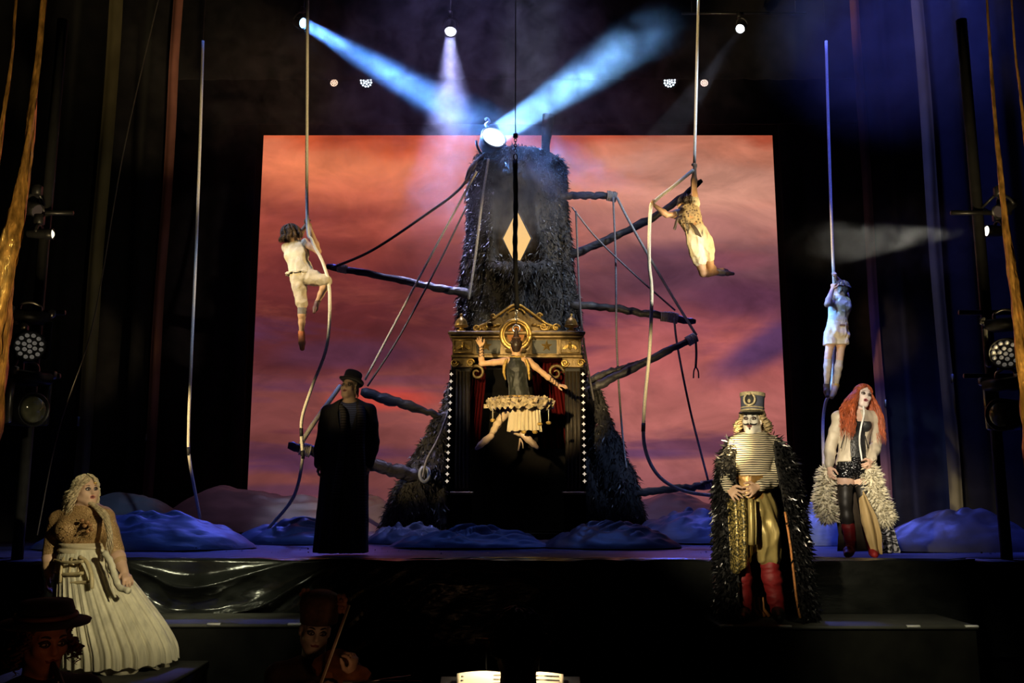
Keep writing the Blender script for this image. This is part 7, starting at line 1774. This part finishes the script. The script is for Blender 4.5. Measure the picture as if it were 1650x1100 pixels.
# score on its desk
SY = 4.05; sc_ = P(822, 1132, SY)
dk = thing('conductor_desk', (sc_[0], SY + 0.1, PITZ), 'conductor\'s black music desk in front of the dark head', 'music stand')
Mx = np.array([[1, 0, 0], [0, math.cos(0.30), -math.sin(0.30)], [0, math.sin(0.30), math.cos(0.30)]])
MB().box(sc_ + V3(0, 0.10, -0.02), (0.62, 0.42, 0.02), Mx, bev=0.004).build('desk_top', CASE, dk, smooth=False)
MB().tube([sc_ + V3(0, 0.1, -0.03), V3(sc_[0], SY + 0.1, PITZ + 0.03)], 0.025, 8).build('post', CASE, dk); MB().lathe([(0.22, 0.0), (0.2, 0.02), (0.03, 0.04)], V3(sc_[0], SY + 0.1, PITZ + 0.004), 20).build('foot', CASE, dk)
MB().tube([sc_ + V3(-0.11, 0.34, 0.02), sc_ + V3(-0.11, 0.42, 0.15), sc_ + V3(0.13, 0.42, 0.15), sc_ + V3(0.13, 0.34, 0.02)], 0.006, 6).build('lamp_arm', CASE, dk)
PAPER = mat('score_paper', (0.80, 0.70, 0.52), 0.8, var=0.06, scale=10)
sc_t = thing('score', sc_ + V3(0, 0.10, 0.0), 'open cream score lit on the conductor\'s desk', 'sheet music')
for sg in (-1, 1):
    def pg(U, W, sg=sg):
        x = sg * 0.235 * U; y = (W - 0.5) * 0.36; z = 0.012 + 0.012 * np.sin(np.minimum(U * 3.1, 3.1)); 
        q = np.stack([x, y, z], -1) @ Mx.T; return q + sc_ + V3(0, 0.10, 0.0)
    pgo = grid_mesh('page', pg, 14, 6, PAPER, sc_t); mo = pgo.modifiers.new('thickness', 'SOLIDIFY'); mo.thickness = 0.004
    for r_ in range(9):
        yy = -0.15 + r_ * 0.036; m = MB()
        for l_ in range(5):
            a_ = (np.array([[sg * 0.03, yy + l_ * 0.003, 0.0275], [sg * 0.215, yy + l_ * 0.003, 0.0205]]) @ Mx.T) + sc_ + V3(0, 0.10, 0.0); m.tube(a_, 0.0006, 4)
        m.build('stave', INK, pgo)
lamp('score_lamp', sc_ + V3(0.0, 0.34, 0.32), sc_ + V3(0, 0.0, 0), (1.0, 0.80, 0.50), 18, 130, 0.6, 0.03)
# batons of light on the desk lamp rail either side of the head
bar = P(835, 1033, 4.62)
rl = thing('stand_lamp', (bar[0], 4.62, PITZ), 'thin brass stand-lamp bar showing on both sides of the dark head', 'lamp')
MB().tube([bar + V3(-0.205, 0, 0.01), bar + V3(0.16, 0, -0.005)], 0.007, 8).build('lamp_bar', mat('brass', (0.5, 0.36, 0.14), 0.35, 0.8), rl); MB().tube([bar + V3(0, 0.01, 0), V3(bar[0], 4.63, PITZ + 0.01)], 0.010, 6).build('lamp_post', CASE, rl)
# violinist
SKM = (0.42, 0.27, 0.18)
tv, H, jp = pit_player('violinist in a flowered bonnet with a chalk-white face, playing in the pit', 508, 1014, 5.4, (0.30, -0.93, -0.2), (0.12, 0.0, 1), 1.0, None, None, None)
J5 = lambda x, y, d=0.0: P(x, y, 5.4 + d)
jp['ea'] = J5(455, 1130, -0.05); wa_w = J5(505, 1110, -0.28); jp['eb'] = J5(585, 1135, -0.05); jp['wb'] = J5(566, 1086, -0.30)
jp['ka'] = jp['ha'] + V3(0, -0.42, 0.0); jp['kb'] = jp['hb'] + V3(0, -0.42, 0.0); jp['aa'] = jp['ka'] + V3(0, 0, -0.42); jp['ab'] = jp['kb'] + V3(0, 0, -0.42); jp['ta'] = jp['aa'] + V3(0, -0.16, -0.05); jp['tb'] = jp['ab'] + V3(0, -0.16, -0.05)
s = Sdf(); torso_prims(s, jp); arm_prims(s, {**jp, 'wa': wa_w}, 'a'); arm_prims(s, jp, 'b'); leg_prims(s, jp, 'a'); leg_prims(s, jp, 'b'); head_prims(s, H, jp['nb'])
hand(s, wa_w, V3(0.6, -0.2, 0.2), V3(0, 0.3, -0.9), V3(0.3, -0.8, 0.2), 1.0, (0.5, 0.5, 0.4)); hand(s, jp['wb'], J5(570, 1066, -0.32) - jp['wb'], V3(-0.9, 0.3, 0.1), V3(0, -0.9, 0.1), 1.0, (0.7, 0.8, 0.5))
sdf_obj('body', s, SKIN, tv, 0.010, col=lambda v: np.where((np.linalg.norm(v - H['c'], axis=1) < 0.14)[:, None], (0.62, 0.48, 0.38), SKM))
face(tv, H, makeup=(0.04, 0.02, 0.02), lip=(0.25, 0.05, 0.04))
s = Sdf(); torso_prims(s, jp, 0.018); arm_prims(s, {**jp, 'wa': wa_w}, 'a', 0.02, 1.9); arm_prims(s, jp, 'b', 0.02, 1.85); leg_prims(s, jp, 'a', 0.015, foot=False); leg_prims(s, jp, 'b', 0.015, foot=False); sdf_obj('costume', s, mat('dark_brown_costume', (0.05, 0.025, 0.015), 0.8, var=0.5, scale=14), tv, 0.012)
BON = mat('brown_bonnet', (0.10, 0.05, 0.028), 0.8, var=0.5, scale=16, bump=0.4, bscale=30)
hu = nrm(H['u'] + V3(-0.12, 0, 0)); hc = hp(H, -0.01, -0.01, 0.075)
bn_ = MB().lathe([(0.104, -0.03), (0.108, 0.02), (0.112, 0.07), (0.100, 0.115), (0.06, 0.135), (0.001, 0.138)], hc, 26, hu).build('bonnet', BON, tv)
FLO = mat('dusty_pink_petals', (0.38, 0.16, 0.10), 0.7, var=0.3)
for cx2, cy2 in ((493, 957), (550, 966), (552, 978), (545, 972)):
    c = J5(cx2, cy2, -0.02)
    fl = MB()
    for q in range(6):
        a = q / 6 * 6.283; fl.ball(c + 0.022 * V3(math.cos(a), -0.3, math.sin(a)), (0.016, 0.010, 0.016), 7, 5)
    fl.ball(c + V3(0, -0.014, 0), 0.010, 7, 5); fl.build('flower', FLO, bn_)
# violin and bow
vn = thing('violin', J5(540, 1076, -0.30), 'brown violin held under the bonneted player\'s chin', 'violin')
VW = mat('violin_varnish', (0.20, 0.07, 0.02), 0.3, 0.0, var=0.3, scale=20, coat=0.5)
a_, b_ = J5(520, 1058, -0.18), J5(556, 1082, -0.30); ax_ = nrm(b_ - a_); sd_ = nrm(np.cross(ax_, V3(0, -0.5, 0.85))); up_ = np.cross(sd_, ax_)
outl = [(0.0, 0.05), (0.03, 0.09), (0.08, 0.10), (0.13, 0.085), (0.165, 0.058), (0.20, 0.056), (0.23, 0.072), (0.28, 0.082), (0.33, 0.07), (0.355, 0.03)]
poly = [(x - 0.1, y) for x, y in outl] + [(x - 0.1, -y) for x, y in reversed(outl)]
MB().prism(poly, (a_ + b_) / 2 - up_ * 0.02, ax_, sd_, up_, 0.036).build('soundbox', VW, vn, smooth=False)
nk = (a_ + b_) / 2 + ax_ * 0.25
MB().tube([nk + up_ * 0.012, nk + ax_ * 0.13 + up_ * 0.014], 0.013, 8).build('neck', INK, vn); MB().tube([nk + ax_ * 0.13, nk + ax_ * 0.17 + up_ * 0.0, nk + ax_ * 0.185 - up_ * 0.02, nk + ax_ * 0.17 - up_ * 0.03], [0.012, 0.010, 0.009, 0.007], 7).build('scroll', VW, vn)
bw = thing('violin_bow', J5(512, 1110, -0.34), 'violin bow slanting up across the bonneted violinist', 'bow')
MB().tube([J5(512, 1112, -0.36), J5(562, 974, -0.30)], 0.006, 6).build('stick', mat('bow_wood', (0.22, 0.14, 0.09), 0.4), bw); MB().tube([J5(514, 1114, -0.36), J5(564, 975, -0.30)], 0.0035, 5).build('bow_hair', CREAM, bw)
# clarinettist
tk, H, jp = pit_player('clarinettist in a wide dark hat, face low in the left corner', 72, 1030, 4.1, (0.72, -0.62, -0.18), (0.0, 0.0, 1), 1.05, None, None, None)
J6 = lambda x, y, d=0.0: P(x, y, 4.1 + d)
jp['ea'] = jp['sa'] + V3(-0.06, -0.12, -0.26); wa_w = J6(88, 1180, -0.26); jp['eb'] = jp['sb'] + V3(0.06, -0.14, -0.24); jp['wb'] = J6(105, 1150, -0.28)
jp['ka'] = jp['ha'] + V3(0.2, -0.36, 0.0); jp['kb'] = jp['hb'] + V3(0.2, -0.36, 0.0); jp['aa'] = jp['ka'] + V3(0, 0, -0.42); jp['ab'] = jp['kb'] + V3(0, 0, -0.42); jp['ta'] = jp['aa'] + V3(0.08, -0.14, -0.05); jp['tb'] = jp['ab'] + V3(0.08, -0.14, -0.05)
s = Sdf(); torso_prims(s, jp); arm_prims(s, {**jp, 'wa': wa_w}, 'a'); arm_prims(s, jp, 'b'); leg_prims(s, jp, 'a'); leg_prims(s, jp, 'b'); head_prims(s, H, jp['nb'])
hand(s, wa_w, V3(0.5, -0.2, -0.2), V3(0.3, 0.6, 0.2), V3(0.2, -0.3, 0.9), 1.0, (0.6, 0.6, 0.4)); hand(s, jp['wb'], V3(-0.2, -0.3, 0.2), V3(-0.5, 0.5, 0), V3(0, -0.3, 0.9), 1.0, (0.6, 0.6, 0.4))
sdf_obj('body', s, SKIN, tk, 0.009, col=lambda v: np.tile((0.50, 0.24, 0.13), (len(v), 1)))
face(tk, H, makeup=(0.04, 0.02, 0.02), lip=(0.25, 0.06, 0.04))
hair_locks(tk, H, mat('auburn_pit_hair', (0.10, 0.035, 0.015), 0.6), 70, 0.14, curl=0.014, freq=7, r=0.008, flare=0.05, part=1.1, seed=41, az_rng=(1.0, 3.0))
s = Sdf(); torso_prims(s, jp, 0.018); arm_prims(s, {**jp, 'wa': wa_w}, 'a', 0.02, 1.9); arm_prims(s, jp, 'b', 0.02, 1.85); leg_prims(s, jp, 'a', 0.015, foot=False); leg_prims(s, jp, 'b', 0.015, foot=False); sdf_obj('costume', s, PITB, tk, 0.012)
hu = nrm(H['u'] - H['f'] * 0.1 + V3(-0.05, 0, 0)); hc = hp(H, 0, -0.015, 0.060)
hk_ = MB().lathe([(0.175, 0.0), (0.18, 0.012), (0.115, 0.02), (0.112, 0.06), (0.10, 0.095), (0.001, 0.105)], hc, 28, hu).build('wide_hat', FELT, tk)
MB().tube([hc + hu * 0.035 + 0.117 * (math.cos(t) * frame_of(hu)[1] + math.sin(t) * frame_of(hu)[2]) for t in np.linspace(0, 6.283, 30, endpoint=False)], 0.012, 6, closed=True).build('hat_ribbon', mat('rust_ribbon', (0.16, 0.06, 0.03), 0.6), hk_)
cl_ = thing('clarinet', J6(100, 1130, -0.24), 'black clarinet at the mouth of the player in the wide hat', 'clarinet')
c1 = hp(H, 0, 0.108, -0.062); c2 = J6(126, 1180, -0.34)
MB().tube([c1, lerp(c1, c2, 0.2), lerp(c1, c2, 0.95), c2], [0.009, 0.014, 0.015, 0.032], 10).build('tube', INK, cl_)
for q in range(6): MB().ball(lerp(c1, c2, 0.28 + q * 0.1) + V3(0, -0.016, 0), 0.007, 7, 5).build('key', STEEL, cl_)
# music stand of the violinist, a music stand light further right
ms = thing('music_stand', (P(625, 1096, 5.0)[0], 5.0, PITZ), 'low music stand with a bright metal edge beside the violinist', 'music stand')
a_, b_ = P(568, 1101, 4.9), P(662, 1089, 4.9); mid = (a_ + b_) / 2
MB().tube([a_, b_, b_ + V3(-0.03, 0.03, -0.03)], 0.006, 6).build('ledge', STEEL, ms); MB().box(mid + V3(0, 0.03, -0.14), (0.40, 0.012, 0.26), bev=0.004).build('desk', CASE, ms, smooth=False); MB().tube([mid + V3(0, 0.04, -0.2), V3(mid[0], mid[1] + 0.04, PITZ + 0.01)], 0.012, 6).build('post', CASE, ms)
lamp('stand_glow_violin', P(556, 1100, 4.6), J5(520, 1030, -0.1), (1.0, 0.52, 0.25), 0.9, 90, 0.7, 0.05)
lamp('stand_glow_clarinet', P(150, 1098, 3.6), J6(80, 1040), (1.0, 0.36, 0.14), 0.4, 90, 0.7, 0.05)
